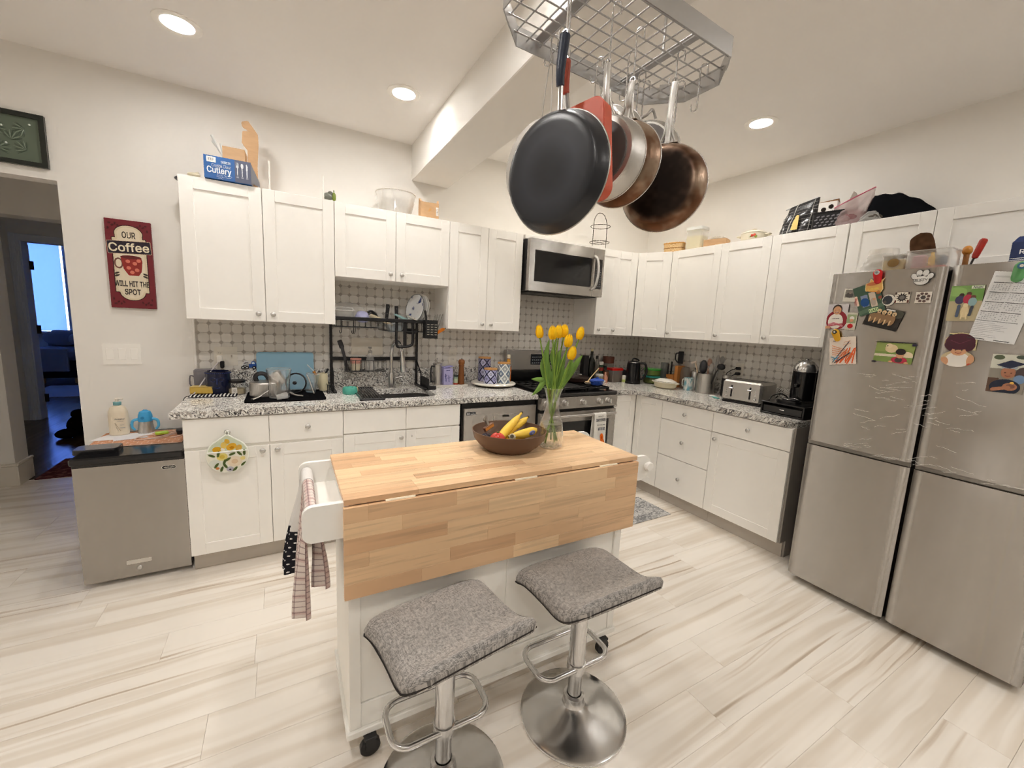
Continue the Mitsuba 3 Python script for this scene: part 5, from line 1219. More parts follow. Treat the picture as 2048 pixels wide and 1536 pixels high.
with frame(-2.218, -.105, YZ):
    put('body', [(bx(.078, .06, .135, .004), '#a9a4cf')], 'vc_satin', t)
    put('lid', [(mv(bx(.08, .062, .008, .003), 0, 0, .142, ry=-8), '#8f8bc4')], 'vc_satin', t)
    with frame(0, -.0302, .06, rx=90): put('print', [(ext(g, .0006), '#2c2f6e') for g in (stroke([(-.024, .03), (-.020, -.03)], .006), stroke([(-.030, .012), (-.012, .016)], .005), stroke([(.002, .02), (.006, -.035)], .004), stroke([(-.008, -.004), (.018, .004)], .004), stroke([(-.02, .055), (.01, .058)], .004))], 'vc_satin', t)
t = thing('spice_jar', 'small glass jar with a red and pale label on the white tray', 'jar')
with frame(-2.148, -.115, YZ): put('body', [(cyl(.018, 0, .065, 24, .002), '#8aa090'), (cyl(.0184, .012, .050, 24), '#b9c4a4'), (cyl(.0186, .0, .014, 24), '#a5402c'), (cyl(.019, .066, .080, 24, .002), '#2a3230')], 'vc_gloss', t)
t = thing('pepper_mill', 'turned brown wooden pepper mill at the right end of the white tray', 'pepper mill')
with frame(-2.095, -.10, YZ):
    put('body', [(lathe([(0, 0), (.027, 0), (.027, .015), (.023, .03), (.026, .05), (.022, .10), (.0195, .14), (.024, .152), (.022, .158), (0, .158)], 32), '#7c4a22')], 'vc_satin', t)
    put('head', [(lathe([(0, .158), (.018, .158), (.026, .172), (.027, .188), (.020, .202), (0, .205)], 32), '#8a5428')], 'vc_satin', t); put('nut', [sphere(.006, 0, 0, .209, 8)], 'chrome', t)
# --- turntable with canisters
t = thing('turntable', 'round white marble turntable holding the patterned canisters', 'turntable')
with frame(-1.838, -.185, CZ):
    put('top', [(cyl(.187, .016, .032, 64, .006), '#dcdacf')], 'vc_gloss', t); put('base', [(cyl(.15, 0, .016, 48), '#3a3630')], 'vc_matte', t)
def canister(label, x, y, R, Hh, cd, cl, cf, phase=0, wavy=0.0, rows_=2):
    t = thing('canister', label, 'canister', 'patterned canisters on the turntable')
    with frame(x, y, CZ+.033):
        nz, na = 60, 112
        V = []; F = []
        for j in range(nz+1):
            z = Hh*j/nz; r = R*(1-wavy+wavy*math.cos(z/Hh*4*PI))
            for i in range(na): a = 2*PI*i/na; V.append((r*math.cos(a), r*math.sin(a), z))
        for j in range(nz):
            for i in range(na):
                i2 = (i+1) % na; F += [(j*na+i, j*na+i2, (j+1)*na+i2), (j*na+i, (j+1)*na+i2, (j+1)*na+i)]
        def col(v):
            a = np.arctan2(v[:, 1], v[:, 0])/(2*PI)*5+phase; q = v[:, 2]/Hh*rows_
            p1, p2 = a+q, a-q
            d1, d2 = np.abs(p1-np.round(p1)), np.abs(p2-np.round(p2)); e = np.minimum(d1, d2)
            u, w = p1-np.floor(p1)-.5, p2-np.floor(p2)-.5
            r = np.hypot(u, w)
            kind = (np.floor(p1)+np.floor(p2)) % 2
            base = np.where((kind < .5)[:, None], c(cl), c(cf))
            base = np.where(((r < .17) & (r > .09))[:, None], c(cd)*.8+.1*c(cl), base)
            base = np.where((r < .05)[:, None], c('#eef0f4'), base)
            return np.where((e < .085)[:, None], c(cd), base)
        put('body', [(mesh(V, F), col, True)], 'vc_gloss', t)
        put('lid', [(lathe([(0, Hh-.004), (R*.98, Hh-.004), (R*1.01, Hh+.003), (R*.99, Hh+.012), (R*.45, Hh+.012), (R*.35, Hh+.004), (0, Hh+.004)], 40), '#b98852')], 'vc_satin', t)
        put('base', [(lathe([(0, .0), (R*.98, 0), (R*.98, .002), (0, .002)], 32), '#e4e2dc')], 'vc_gloss', t)
canister('tall navy diamond-patterned canister with a wooden lid, at the back', -1.892, -.112, .053, .190, '#141838', '#a7a5c4', '#7a7898', .3, rows_=2.4)
canister('short navy and lilac diamond-patterned canister with a wooden lid', -1.902, -.255, .055, .112, '#141838', '#c3c4de', '#9a9ac0', .1, rows_=1.45)
canister('white and grey diamond-patterned canister with a wooden lid and wavy sides', -1.785, -.262, .054, .160, '#e9eae6', '#69788a', '#9aa0a4', .5, .02, rows_=2.0)
t = thing('sauce_bottle', 'bottle with orange label and cream cap behind the white canister', 'bottle')
with frame(-1.705, -.19, CZ+.033):
    put('body', [(lathe([(0, 0), (.024, 0), (.025, .01), (.025, .13), (.014, .165), (.0125, .20), (0, .20)], 28), '#8c4a1c')], 'vc_gloss', t)
    put('label', [(lathe([(.0255, .02), (.0258, .02), (.0258, .125), (.0255, .125)], 28), '#d07a3a'), (lathe([(.0148, .168), (.0150, .168), (.0138, .19), (.0136, .19)], 24), '#e0a23a')], 'vc_satin', t); put('cap', [(lathe([(0, .198), (.0155, .198), (.0165, .215), (.014, .228), (0, .23)], 24), '#e6dcc4')], 'vc_satin', t)
# --- on the range
GZ = .9425
t = thing('skillet', 'dark brown skillet on the back right burner of the range', 'pan')
with frame(-1.045, -.300, GZ):
    put('body', [(wall_of([(0, 0), (.095, 0), (.112, .012), (.122, .042)], .004, 48), '#2a1a15')], 'vc_satin', t)
    put('lid', [(lathe([(.121, .043), (.10, .052), (.05, .060), (0, .062)], 48), '#251b18')], 'vc_gloss', t)
t = thing('mini_casserole', 'small blue lidded casserole on the right edge of the range', 'casserole')
with frame(-.985, -.500, GZ, rz=12):
    put('body', [(wall_of([(0, 0), (.048, 0), (.058, .012), (.064, .040)], .004, 40, 1.12, .8), '#2f4fa8')], 'vc_gloss', t)
    put('lid', [(lathe([(.066, .041), (.064, .046), (.03, .056), (0, .058)], 40, 1.12, .8), '#3a5cb8')], 'vc_gloss', t); put('lid_knob', [(lathe([(0, .056), (.010, .057), (.014, .066), (0, .070)], 20, 1.3, 1), '#2b478f')], 'vc_gloss', t)
    for sgn in (-1, 1): put('handle', [(box(sgn*.066-.012, sgn*.066+.012, -.02, .02, .030, .038, .003), '#2f4fa8')], 'vc_gloss', t)
t = thing('spoon_rest', 'white spoon rest with a wooden spoon between skillet and blue casserole', 'spoon rest')
with frame(-1.03, -.445, GZ): put('body', [(lathe([(0, 0), (.03, 0), (.042, .014), (.039, .015), (.028, .004), (0, .004)], 32, 1, .8), '#d8d2c4')], 'vc_gloss', t)
solo('wooden_spoon', 'long pale wooden spoon lying across the spoon rest', 'spoon', [(tube([(-1.055, -.46, GZ+.024), (-.98, -.41, GZ+.055), (-.80, -.30, GZ+.120)], .005, 8, rs=[.007, .0045, .0055]), '#cdb48c'), (sphere(.02, -1.062, -.465, GZ+.022, 8, 1.3, .9, .4), '#cdb48c')], 'vc_satin')
solo('spoon_dish', 'white square dish with green bits right of the blue casserole', 'dish', [(hull([(-.865, -.37, CZ+.002), (-.79, -.36, CZ+.002), (-.865, -.31, CZ+.002), (-.79, -.30, CZ+.002), (-.885, -.385, CZ+.032), (-.765, -.375, CZ+.040), (-.885, -.295, CZ+.032), (-.765, -.285, CZ+.040)]), '#dfe0da'), (sphere(.018, -.83, -.34, CZ+.040, 8, 1.4, 1, .5), '#b5c48a')], 'vc_gloss')
# --- bottles in the corner behind the range
def bottle(name, label, cat_, x, y, prof, col, mat='vc_gloss', cap=None, lab=None):
    t = thing(name, label, cat_)
    with frame(x, y, CZ):
        put('body', [(lathe(prof, 28), col)], mat, t)
        if cap: put('cap', [(cyl(cap[0], cap[1], cap[2], 20, .002), cap[3])], 'vc_satin', t)
        if lab: put('label', [(lathe([(lab[0], lab[1]), (lab[0]+.0006, lab[1]), (lab[0]+.0006, lab[2]), (lab[0], lab[2])], 28), lab[3])], 'vc_satin', t)
    return t
t = thing('box', 'tall black box standing left of the wine bottle', 'box'); put('body', [(box(-.855, -.795, -.15, -.09, CZ, CZ+.255, .003), '#17171a')], 'vc_satin', t)
bottle('wine_bottle', 'dark wine bottle with a pale cork in the corner behind the range', 'bottle', -.750, -.13, [(0, 0), (.037, 0), (.038, .01), (.038, .19), (.030, .215), (.0145, .240), (.0135, .295), (0, .295)], '#0e110d', cap=(.011, .295, .318, '#cdbf8f'))
bottle('oil_bottle', 'clear bottle with a dark heart-shaped stopper right of the wine bottle', 'bottle', -.655, -.10, [(0, 0), (.026, 0), (.027, .01), (.027, .15), (.012, .19), (.011, .215)], '#8e8a7e', 'vc_clear', cap=(.013, .216, .250, '#1d1b19'))
bottle('spice_bottle', 'spice bottle with a red band and white cap beside the oil bottle', 'bottle', -.598, -.10, [(0, 0), (.028, 0), (.028, .13), (.022, .16), (0, .16)], '#2b4436', cap=(.025, .160, .190, '#d8d4cc'), lab=(.0283, .10, .135, '#9a3328'))
bottle('spice_bottle', 'small dark green spice bottle right of the red-banded one', 'bottle', -.545, -.10, [(0, 0), (.024, 0), (.024, .11), (.018, .13), (0, .13)], '#1f2b25', cap=(.02, .13, .150, '#151515'))
bottle('jar', 'tall jar with a brown lid standing behind the red-lidded box', 'jar', -.490, -.085, [(0, 0), (.058, 0), (.058, .165), (.052, .175)], '#8f8a80', 'vc_clear', cap=(.058, .176, .242, '#5c3526'))
t = thing('container', 'clear box with a bright red lid left of the kettle', 'container')
with frame(-.500, -.200, CZ): put('body', [ext(rrect(-.066, -.045, .066, .045, .012), .115)], 'clear_plastic', t); put('contents', [(ext(rrect(-.062, -.041, .062, .041, .010), .07, .002), '#5a4632')], 'vc_matte', t); put('lid', [(ext(rrect(-.07, -.049, .07, .049, .013), .022, .116), '#c0201c')], 'vc_gloss', t)
bottle('jar', 'small jar with a white lid in front of the wine bottle', 'jar', -.728, -.235, [(0, 0), (.035, 0), (.036, .01), (.036, .065), (0, .065)], '#8c8676', cap=(.037, .066, .086, '#c9c7c2'))
bottle('spice_bottle', 'red-capped spice bottle beside the kettle', 'bottle', -.392, -.165, [(0, 0), (.020, 0), (.020, .08), (0, .08)], '#b82a26', cap=(.017, .081, .135, '#b81f1f'))
bottle('spice_bottle', 'small bottle with a peach cap behind the wooden spoon', 'bottle', -.640, -.22, [(0, 0), (.024, 0), (.026, .05), (.014, .075), (0, .076)], '#c98f76', cap=(.009, .076, .10, '#d8a48c'))
bottle('spice_bottle', 'brown spice bottle behind the peach-capped one', 'bottle', -.585, -.165, [(0, 0), (.028, 0), (.028, .10), (0, .10)], '#6d4630', cap=(.025, .101, .118, '#40302a'))
bottle('salt_shaker', 'small white-topped shaker behind the skillet', 'shaker', -.875, -.13, [(0, 0), (.018, 0), (.016, .05), (0, .052)], '#55504a', cap=(.015, .052, .075, '#cfccc6'))
bottle('jar', 'small white jar with a yellow-green label beside the white dish', 'jar', -.455, -.285, [(0, 0), (.020, 0), (.020, .06), (0, .06)], '#d9d6ca', cap=(.018, .06, .075, '#dfddd4'), lab=(.0202, .01, .035, '#b3c070'))
solo('cloth_bag', 'dark grey bag behind the kettle in the corner', 'bag', [(sphere(.055, -.335, -.145, CZ+.058, 14, 1, .7, 1.05), '#3a3a40')], 'vc_matte')
t = thing('kettle', 'black electric kettle with a steel-rimmed lid in the corner', 'kettle')
with frame(-.385, -.330, CZ):
    put('base', [(cyl(.075, 0, .022, 40, .004), '#0e0e10')], 'vc_satin', t)
    put('body', [(lathe([(0, .023), (.072, .023), (.073, .03), (.062, .19), (.058, .205), (0, .205)], 48), '#101013')], 'vc_gloss', t)
    put('lid', [(lathe([(.0585, .205), (.054, .212), (.03, .220), (0, .222)], 40), '#1a1a1c')], 'vc_gloss', t); put('lid_rim', mv(ring(.056, .003, .207, 40, 6)), 'chrome', t)
    put('lid_handle', [(tube(curve([(-.025, 0, .222), (-.01, 0, .244), (.03, -.01, .238), (.05, -.02, .222)], 6), .007, 8), '#0e0e10')], 'vc_satin', t)
    put('handle', [(tube(curve([(.045, -.035, .20), (.085, -.065, .195), (.098, -.078, .12), (.075, -.06, .055), (.052, -.042, .05)], 8), .011, 10), '#0e0e10')], 'vc_satin', t)
t = thing('container', 'round glass container with a bright green lid, on top of the stack', 'container')
with frame(-.150, -.370, CZ+.078):
    put('body', [(lathe([(0, 0), (.062, 0), (.082, .012), (.086, .055)], 40), '#8fae4a')], 'vc_clear', t); put('lid', [(cyl(.091, .056, .072, 40, .004), '#3fa33a')], 'vc_gloss', t)
t = thing('container', 'round glass container with a teal lid, under the green-lidded one', 'container')
with frame(-.150, -.370, CZ):
    put('body', [(lathe([(0, 0), (.07, 0), (.09, .012), (.095, .06)], 40), '#6c7c4a')], 'vc_clear', t); put('lid', [(cyl(.099, .061, .077, 40, .004), '#2f8f83')], 'vc_gloss', t); put('contents', [(lathe([(0, .003), (.065, .003), (.083, .014), (.085, .04), (0, .042)], 32), '#7d7a3c')], 'vc_matte', t)
solo('small_jar', 'small pale glass jar in front of the container stack', 'jar', [(lathe([(0, 0), (.022, 0), (.024, .035), (0, .036)], 24), '#9fb0a8')], 'vc_clear') if False else None
# --- right counter
t = thing('casserole_dish', 'oval cream casserole dish with a white lid on the right counter', 'casserole dish')
with frame(-.300, -.655, CZ, rz=-78):
    put('body', [(wall_of([(0, 0), (.075, 0), (.098, .012), (.110, .058)], .005, 48, 1, .72), '#d8cfb2')], 'vc_gloss', t)
    put('lip', [(ring(.112, .004, .058, 48, 8, 1, .72), '#e8e4d4')], 'vc_gloss', t)
    put('lid', [(lathe([(.108, .060), (.104, .066), (.06, .086), (0, .092)], 48, 1, .72), '#ece9e0')], 'vc_gloss', t)
    put('lid_rim', [(ring(.107, .003, .0625, 48, 6, 1, .72), '#3c3f37')], 'vc_gloss', t)
    put('lid_knob', [(lathe([(0, .090), (.008, .091), (.015, .099), (0, .103)], 20), '#26221f')], 'vc_gloss', t)
    for sgn in (-1, 1): put('handle', [(hull([(sgn*.106, -.022, .046), (sgn*.106, .022, .046), (sgn*.106, -.022, .058), (sgn*.106, .022, .058), (sgn*.132, -.012, .052), (sgn*.132, .012, .052), (sgn*.132, -.012, .060), (sgn*.132, .012, .060)]), '#e2dcc8')], 'vc_gloss', t)
def bluepat(v):
    k = meshkit.noise(v*[75, 75, 60], 5); j = meshkit.noise(v*[38, 38, 34], 2)
    return np.where(((np.abs(k-.5) < .09) | (j > .78))[:, None], c('#6ba4b4'), c('#e3e6e4'))
t = thing('mug', 'white mug with blue-green pattern beside the utensil crock', 'mug')
with frame(-.165, -.800, CZ):
    put('body', [(wall_of([(0, 0), (.038, 0), (.041, .004), (.041, .10), (.0415, .115)], .0035, 48).subdivide().subdivide(), bluepat, 40)], 'vc_gloss', t)
    put('handle', [(tube(curve([(.01, .040, .095), (.005, .068, .088), (.005, .068, .035), (.01, .040, .025)], 6), .006, 8), '#e0e2df')], 'vc_gloss', t)
t = thing('utensil_crock', 'brushed steel crock full of cooking utensils', 'utensil crock')
KX, KY = -.135, -.945
with frame(KX, KY, CZ): put('body', wall_of([(0, 0), (.074, 0), (.076, .003), (.076, .168), (.077, .172)], .002, 56), 'steel', t)
U_ = [('wooden_spatula', 'pale wooden spatula at the left of the crock', 'utensil', [(-.02, .045, .02), (-.03, .075, .20), (-.035, .095, .255)], .007, '#c9b49a', None),
      ('ladle', 'large dark grey spoon in the crock', 'utensil', [(0, .01, .02), (0, .030, .15)], .006, '#34353a', ((0, .036, .225), (.03, .034, .062), '#3a3b40')),
      ('wooden_spoon', 'reddish wooden spoon in the middle of the crock', 'utensil', [(.0, -.01, .02), (.0, -.015, .22)], .007, '#a37f6d', ((0, -.020, .270), (.012, .022, .035), '#957565')),
      ('whisk', 'steel whisk in the middle of the crock', 'utensil', [(.0, -.03, .02), (.0, -.035, .16)], .006, '#b0aeac', ((0, -.042, .215), (.02, .022, .05), '#9c9894')),
      ('spatula', 'tall grey slotted turner leaning right in the crock', 'utensil', [(0, -.05, .02), (0, -.075, .20), (0, -.092, .30)], .007, '#8b8a88', ((0, -.092, .285), (.006, .016, .06), '#85827f')),
      ('spatula', 'grey flat spatula at the far right of the crock', 'utensil', [(.01, -.05, .02), (.01, -.10, .20), (.01, -.135, .32)], .005, '#8f8d8a', ((.01, -.128, .300), (.004, .022, .035), '#7d7b78')),
      ('ladle', 'black ladle sticking out at the right of the crock', 'utensil', [(-.02, -.045, .02), (-.025, -.10, .18), (-.03, -.125, .22)], .005, '#1a1a1c', ((-.03, -.150, .245), (.022, .036, .026), '#17171a')),
      ('kitchen_tool', 'dark thin handle standing at the back of the crock', 'utensil', [(.03, -.045, .02), (.03, -.065, .27)], .006, '#2c2b2a', None)]
for nm, lab, ct_, pts, r, col, head in U_:
    t = thing(nm, lab, ct_, 'utensils in the steel crock')
    with frame(KX, KY, CZ):
        put('handle', [(tube(pts, r, 8), col)], 'vc_satin', t)
        if head: put('head', [(sphere(1, *head[0], 10, 1, 1, 1) if False else mv(sphere(1, n=10, sx=head[1][0], sy=head[1][1], sz=head[1][2]), *head[0]), head[2])], 'vc_satin', t)
with frame(KX, KY, CZ): solo('brush', 'white-handled brush lying across the wooden spatula', 'brush', [(tube([(-.035, .135, .250), (-.035, .085, .268)], .008, 8), '#d8c8bc')], 'vc_satin')
t = thing('knife_block', 'stepped orange-brown wooden knife block', 'knife block')
with frame(-.11, -.590, CZ, rz=0):
    put('body', [(box(-.05, .05, -.03, .055, 0, .115, .004), '#b5743a'), (box(-.04, .06, -.065, -.028, 0, .205, .004), '#bd7d42')], 'vc_satin', t)
t = thing('scissors', 'black kitchen scissors standing in the knife block', 'scissors')
with frame(-.105, -.635, CZ+.206):
    put('handle', [(box(-.008, .008, -.035, .025, .018, .135, .006), '#17181c'), (tube(curve([(0, .025, .115), (0, .050, .11), (0, .055, .06), (0, .03, .03)], 6), .006, 8), '#17181c')], 'vc_satin', t); put('blade', [(box(-.003, .003, -.02, .01, .0, .02), '#b0b0b0')], 'vc_metal', t)
for i, (y, h) in enumerate(((-.548, .12), (-.572, .095), (-.560, .10))):
    solo('knife', f'black knife handle in the low step of the knife block, {["leftmost, the tallest", "rightmost", "middle"][i]}', 'knife', [(box(-.115-.03*i, -.099-.03*i, y-.007, y+.007, CZ+.116, CZ+.116+h, .004), '#141417')], 'vc_satin', group='knives in the knife block')
bottle('glass_jug', 'tall clear glass behind the knives at the left of the block', 'glass', -.13, -.485, [(0, 0), (.03, 0), (.032, .01), (.036, .22)], '#5d6466', 'vc_clear')
bottle('carafe', 'round clear glass jar behind the mug', 'jar', -.085, -.695, [(0, 0), (.04, 0), (.045, .05), (.046, .14), (.035, .19), (.02, .20)], '#87817a', 'vc_clear')
t = thing('sugar_bowl', 'shiny round steel pot with a dark knob behind the mug', 'pot')
with frame(-.085, -.800, CZ): put('body', lathe([(0, 0), (.035, 0), (.042, .06), (.042, .12), (.046, .135), (.040, .17), (.018, .185), (0, .187)], 36), 'chrome', t); put('knob', [(sphere(.010, 0, 0, .196, 8), '#17171a')], 'vc_gloss', t)
t = thing('thermos', 'black tumbler with a steel collar left of the toaster', 'tumbler')
with frame(-.105, -1.115, CZ): put('body', [(cyl(.034, 0, .15, 32, .003), '#141416')], 'vc_satin', t); put('collar', cyl(.033, .15, .178, 32, .002), 'steel', t)
t = thing('toaster', 'four-slice brushed steel toaster on the right counter', 'toaster')
with frame(-.360, -1.405, CZ, rz=-84):
    W2, D2, H2_ = .29, .255, .172
    V0 = box(-W2/2, W2/2, 0, D2, .014, H2_, .016)
    put('body', [V0], 'steel', t)
    put('base', [(box(-W2/2+.004, W2/2-.004, .006, D2-.006, 0, .016, .004), '#141416')], 'vc_satin', t)
    put('front_panel', [ext(rrect(-W2/2+.012, .028, W2/2-.012, H2_-.012, .012), .003).apply_transform(trimesh.transformations.rotation_matrix(PI/2, (1, 0, 0)))], 'steel', t)
    for x in (-.068, .068):
        put('lever_slot', [(box(x-.006, x+.006, -.0045, -.002, .045, .135, .001), '#101012')], 'vc_satin', t)
        put('lever', [box(x-.017, x+.017, -.022, -.002, .108, .118, .003)], 'chrome', t)
        put('dial', mv(cyl(.010, 0, .010, 20, .002), x+(.038 if x > 0 else -.036), -.003, .05, rx=90), 'chrome', t)
        for k in range(3): put('button', mv(cyl(.004, 0, .004, 12), x+(.038 if x > 0 else -.036), -.003, .078+.015*k, rx=90), 'chrome', t)
    for k in range(2): put('bread_slot', [(box(-.11, .11, .06+.09*k, .10+.09*k, H2_-.002, H2_+.0006), '#1a1a1a')], 'vc_satin', t)
t = outlet('outlet plate on the right wall behind the toaster, with black plugs', -.1, .0, 0, .1) if False else None
t = thing('outlet', 'outlet plate on the right wall behind the toaster', 'outlet')
put('plate', [(box(-.0125, -.0085, -1.195, -1.125, 1.08, 1.20, .0015), '#d5cfc4')], 'vc_satin', t)
t = thing('power_cord', 'black power cords plugged in above the toaster', 'cord')
for k, z in ((0, 1.152), (1, 1.108)):
    put('plug', [(box(-.045, -.0135, -1.178, -1.142, z-.012, z+.012, .005), '#111113')], 'vc_satin', t)
    put('cord', [(tube(curve([(-.043, -1.155, z), (-.075, -1.125, z-.02-.01*k), (-.09, -1.10, z-.06), (-.085, -1.16, z-.10), (-.05, -1.25, CZ+.006)], 6), .0035, 8), '#111113')], 'vc_satin', t)
solo('scraper', 'small white and teal scraper lying before the toaster', 'scraper', [(mv(box(-.045, .045, -.012, .012, 0, .006, .002), -.300, -1.165, CZ, rz=60), '#5fb0ad'), (mv(box(-.03, .03, -.006, .006, 0, .014, .003), -.285, -1.13, CZ+.001, rz=100), '#dfe2e2')], 'vc_satin')
t = thing('capsule_drawer', 'black capsule drawer box under the coffee machine', 'drawer box')
put('frame', [(box(-.525, -.13, -1.925, -1.655, CZ, CZ+.012, .002), '#0d0d0f'), (box(-.525, -.13, -1.925, -1.655, CZ+.075, CZ+.083, .002), '#0d0d0f'), (box(-.525, -.13, -1.667, -1.655, CZ, CZ+.083, .002), '#0d0d0f'), (box(-.525, -.13, -1.925, -1.913, CZ, CZ+.083, .002), '#0d0d0f')], 'vc_gloss', t)
d = put('drawer', [(box(-.520, -.15, -1.911, -1.669, CZ+.013, CZ+.06, .003), '#121214')], 'vc_gloss', t)
put('handle', [mv(box(-.003, .003, -.016, .016, -.003, .003, .002), -.522, -1.79, CZ+.040)], 'chrome', d)
t = thing('coffee_machine', 'black capsule coffee machine with a chrome dome beside the fridge', 'coffee machine')
with frame(-.265, -1.775, CZ+.0835):
    put('base', [(ext(rrect(-.19, -.075, .05, .075, .04), .016), '#0d0d0f')], 'vc_gloss', t)
    put('drip_grid', [(mv(cyl(.05, .016, .022, 32, .002), -.13, 0, 0), '#17171a')], 'vc_satin', t); put('drip_plate', mv(ring(.044, .002, .0225, 32, 6), -.13, 0, 0), 'chrome', t)
    put('body', [(cyl(.070, .016, .205, 48, .003), '#08080a')], 'vc_gloss', t)
    put('dome', lathe([(.070, .2055), (.0705, .22), (.064, .25), (.045, .275), (.02, .286), (0, .288)], 48), 'chrome', t)
    put('dome_button', mv(lathe([(0, .286), (.012, .286), (.013, .293), (0, .296)], 20)), 'chrome', t)
    put('water_tank', [(mv(cyl(.045, .0, .22, 32, .003), .065, -.045, 0), '#15171a')], 'vc_gloss', t)
    put('spout', [(box(-.10, -.06, -.012, .012, .10, .125, .004), '#0c0c0e')], 'vc_gloss', t)
with frame(-.42, -1.695, CZ+.0835): solo('black_cord', 'black cord loop lying on the drawer box beside the coffee machine', 'cord', [(tube(curve([(-.09, 0, .005), (-.04, .01, .03), (.03, .0, .045), (.09, -.01, .03), (.12, -.02, .005)], 6), .004, 8), '#101012')], 'vc_satin')
# ================================================================ on top of the wall cabinets
TZ = 2.1385
t = thing('cutlery_box', 'blue printed cutlery box on top of the left wall cabinet', 'box')
with frame(m=frame(-3.609, -.338, TZ+.001, rz=-2).m @ np.diag([.74, 1, 1, 1])):
    W, Hh, D = .292, .118, .125
    put('body', [(box(-W/2, W/2, 0, D, 0, Hh, .002), '#2b5a98'), (box(W/2-.10, W/2+.001, -.0005, D, .001, Hh-.001), '#555a6c')], 'vc_satin', t)
    with frame(-W/2, -.0006, 0, rx=90):
        its = [(rrect(W-.102, 0, W, Hh), c('#545a70')), (rrect(.018, Hh-.034, .075, Hh-.006, .002), c('#e6e6e6'))]
        its += [(stroke([(.03+.004*k, Hh-.025), (.03+.004*k, Hh-.014)], .0012 if k % 3 else .002), c('#3d4148')) for k in range(9)]
        its += [(rrect(.106, Hh-.033, .165, Hh-.021), c('#dfe6f0')), (txt('KIRKLAND', .008, .1355, Hh-.031, bold=True), c('#2b5a98'))]
        its += [(txt('Crystal Clear', .0165, .108, Hh-.056, w=.118), c('#eef2f8')), (txt('Cutlery', .030, .093, Hh-.087, bold=True, w=.150), c('#f4f6fa')), (txt('Heavy Duty Plastic Cutlery', .0055, .125, .020), c('#cfd9ea')), (txt('Disposable and Reusable', .0055, .12, .011), c('#cfd9ea')), (txt('160 Pieces', .005, .10, .003), c('#cfd9ea'))]
        fx, kx, sx = W-.085, W-.025, W-.055
        its += [(stroke([(fx, .038), (fx, .078)], .005), c('#d9dce2')), (rrect(fx-.009, .076, fx+.009, .088, .003), c('#d9dce2'))] + [(stroke([(fx+d_, .085), (fx+d_, .102)], .003), c('#d9dce2')) for d_ in (-.0065, 0, .0065)]
        its += [(stroke([(sx, .036), (sx, .078)], .005), c('#d9dce2')), (ell(sx, .088, .009, .014), c('#d9dce2')), (stroke([(kx, .035), (kx, .07)], .006), c('#d9dce2')), (P((kx-.005, .068), (kx+.005, .068), (kx+.006, .09), (kx, .103), (kx-.005, .1)), c('#d9dce2'))]
        its += [(txt(s_, .008, x_, .023, bold=True), c('#c9ccd4')) for s_, x_ in (('60', fx), ('60', sx), ('40', kx))]
        put('print', layers(c('#2b5a98'), rrect(.001, .001, W-.001, Hh-.001), .0004, its, .00012), 'vc_satin', t)
    put('flap', [(hull([(W/2, .0, Hh-.002), (W/2, .004, Hh-.002), (W/2+.05, .03, .03), (W/2+.05, .034, .03), (W/2+.055, .03, .0), (W/2+.055, .034, 0), (W/2, 0, .01), (W/2, .004, .01)]), '#6f7076')], 'vc_satin', t)
t = thing('cardboard_box', 'open tan cardboard box with a tall raised flap, behind the cutlery box', 'cardboard box')
with frame(-3.588, -.205, TZ, rz=-3):
    W, D, Hh = .108, .12, .222
    put('body', [box(-W/2, W/2, 0, .003, 0, Hh), box(-W/2, W/2, D-.003, D, 0, Hh-.01), box(-W/2, -W/2+.003, 0, D, 0, Hh-.005), box(W/2-.003, W/2, 0, D, 0, Hh), box(-W/2, W/2, 0, D, 0, .003)], 'cardboard', t)
    fl = P(*[((u-900)*.00026, .3795-(v-150)*.000271) for u, v in ((1010, 100), (930, 130), (905, 165), (915, 235), (950, 262), (1040, 305), (925, 325), (915, 350), (898, 560), (930, 615), (1000, 700), (990, 1500), (1180, 1500), (1185, 1000), (1220, 540), (1215, 340), (1150, 250), (1080, 160), (1050, 118))])
    with frame(.040, .030, .0, rx=90): put('flap', ext(fl, .003), 'cardboard', t)
for i, (x, y, a, b) in enumerate(((-3.605, -.15, -32, .17), (-3.585, -.14, -50, .14), (-3.62, -.145, -15, .13))):
    solo('plastic_fork', ['clear plastic fork sticking up out of the open cardboard box', 'clear plastic spoon leaning in the open cardboard box', 'small clear plastic piece in the open cardboard box'][i], 'cutlery', [(tube([(x, y, TZ+.10), (x+b*math.sin(math.radians(a)), y, TZ+.13+b*.9)], .005, 8, rs=[.004, .007]), '#d8d9d6')], 'vc_gloss')
solo('plate_edge', 'dark grey oval plate edge sticking out at the left top of the cabinets', 'plate', [(mv(sphere(1, n=12, sx=.085, sy=.075, sz=.017), -3.795, -.13, TZ+.0175), '#3c3d45')], 'vc_satin')
solo('figurine', 'small cream ornament at the left on top of the cabinets', 'ornament', [(mv(sphere(1, n=10, sx=.030, sy=.02, sz=.012), -3.768, -.29, TZ+.0125), '#cfc6ad'), (sphere(.009, -3.752, -.29, TZ+.022, 8), '#d8d0b8')], 'vc_satin')
for i, (x, h, lab) in enumerate(((-3.412, .155, 'white taper candle between the cutlery box and the cabinet corner'), (-3.128, .135, 'white taper candle by the green ornament on the cabinets'))):
    solo('candle', lab, 'candle', [(cyl(.005, 0, h, 14, .001).apply_translation((x, -.315, TZ)), '#eceae4')], 'vc_satin')
solo('candle_holder', 'small clear cup beside the right candle on the cabinets', 'cup', [lathe([(.012, 0), (.015, .06)], 20).apply_translation((-3.165, -.30, TZ))], 'glass')
t = thing('figurine', 'green and grey ornament on top of the cabinets', 'ornament')
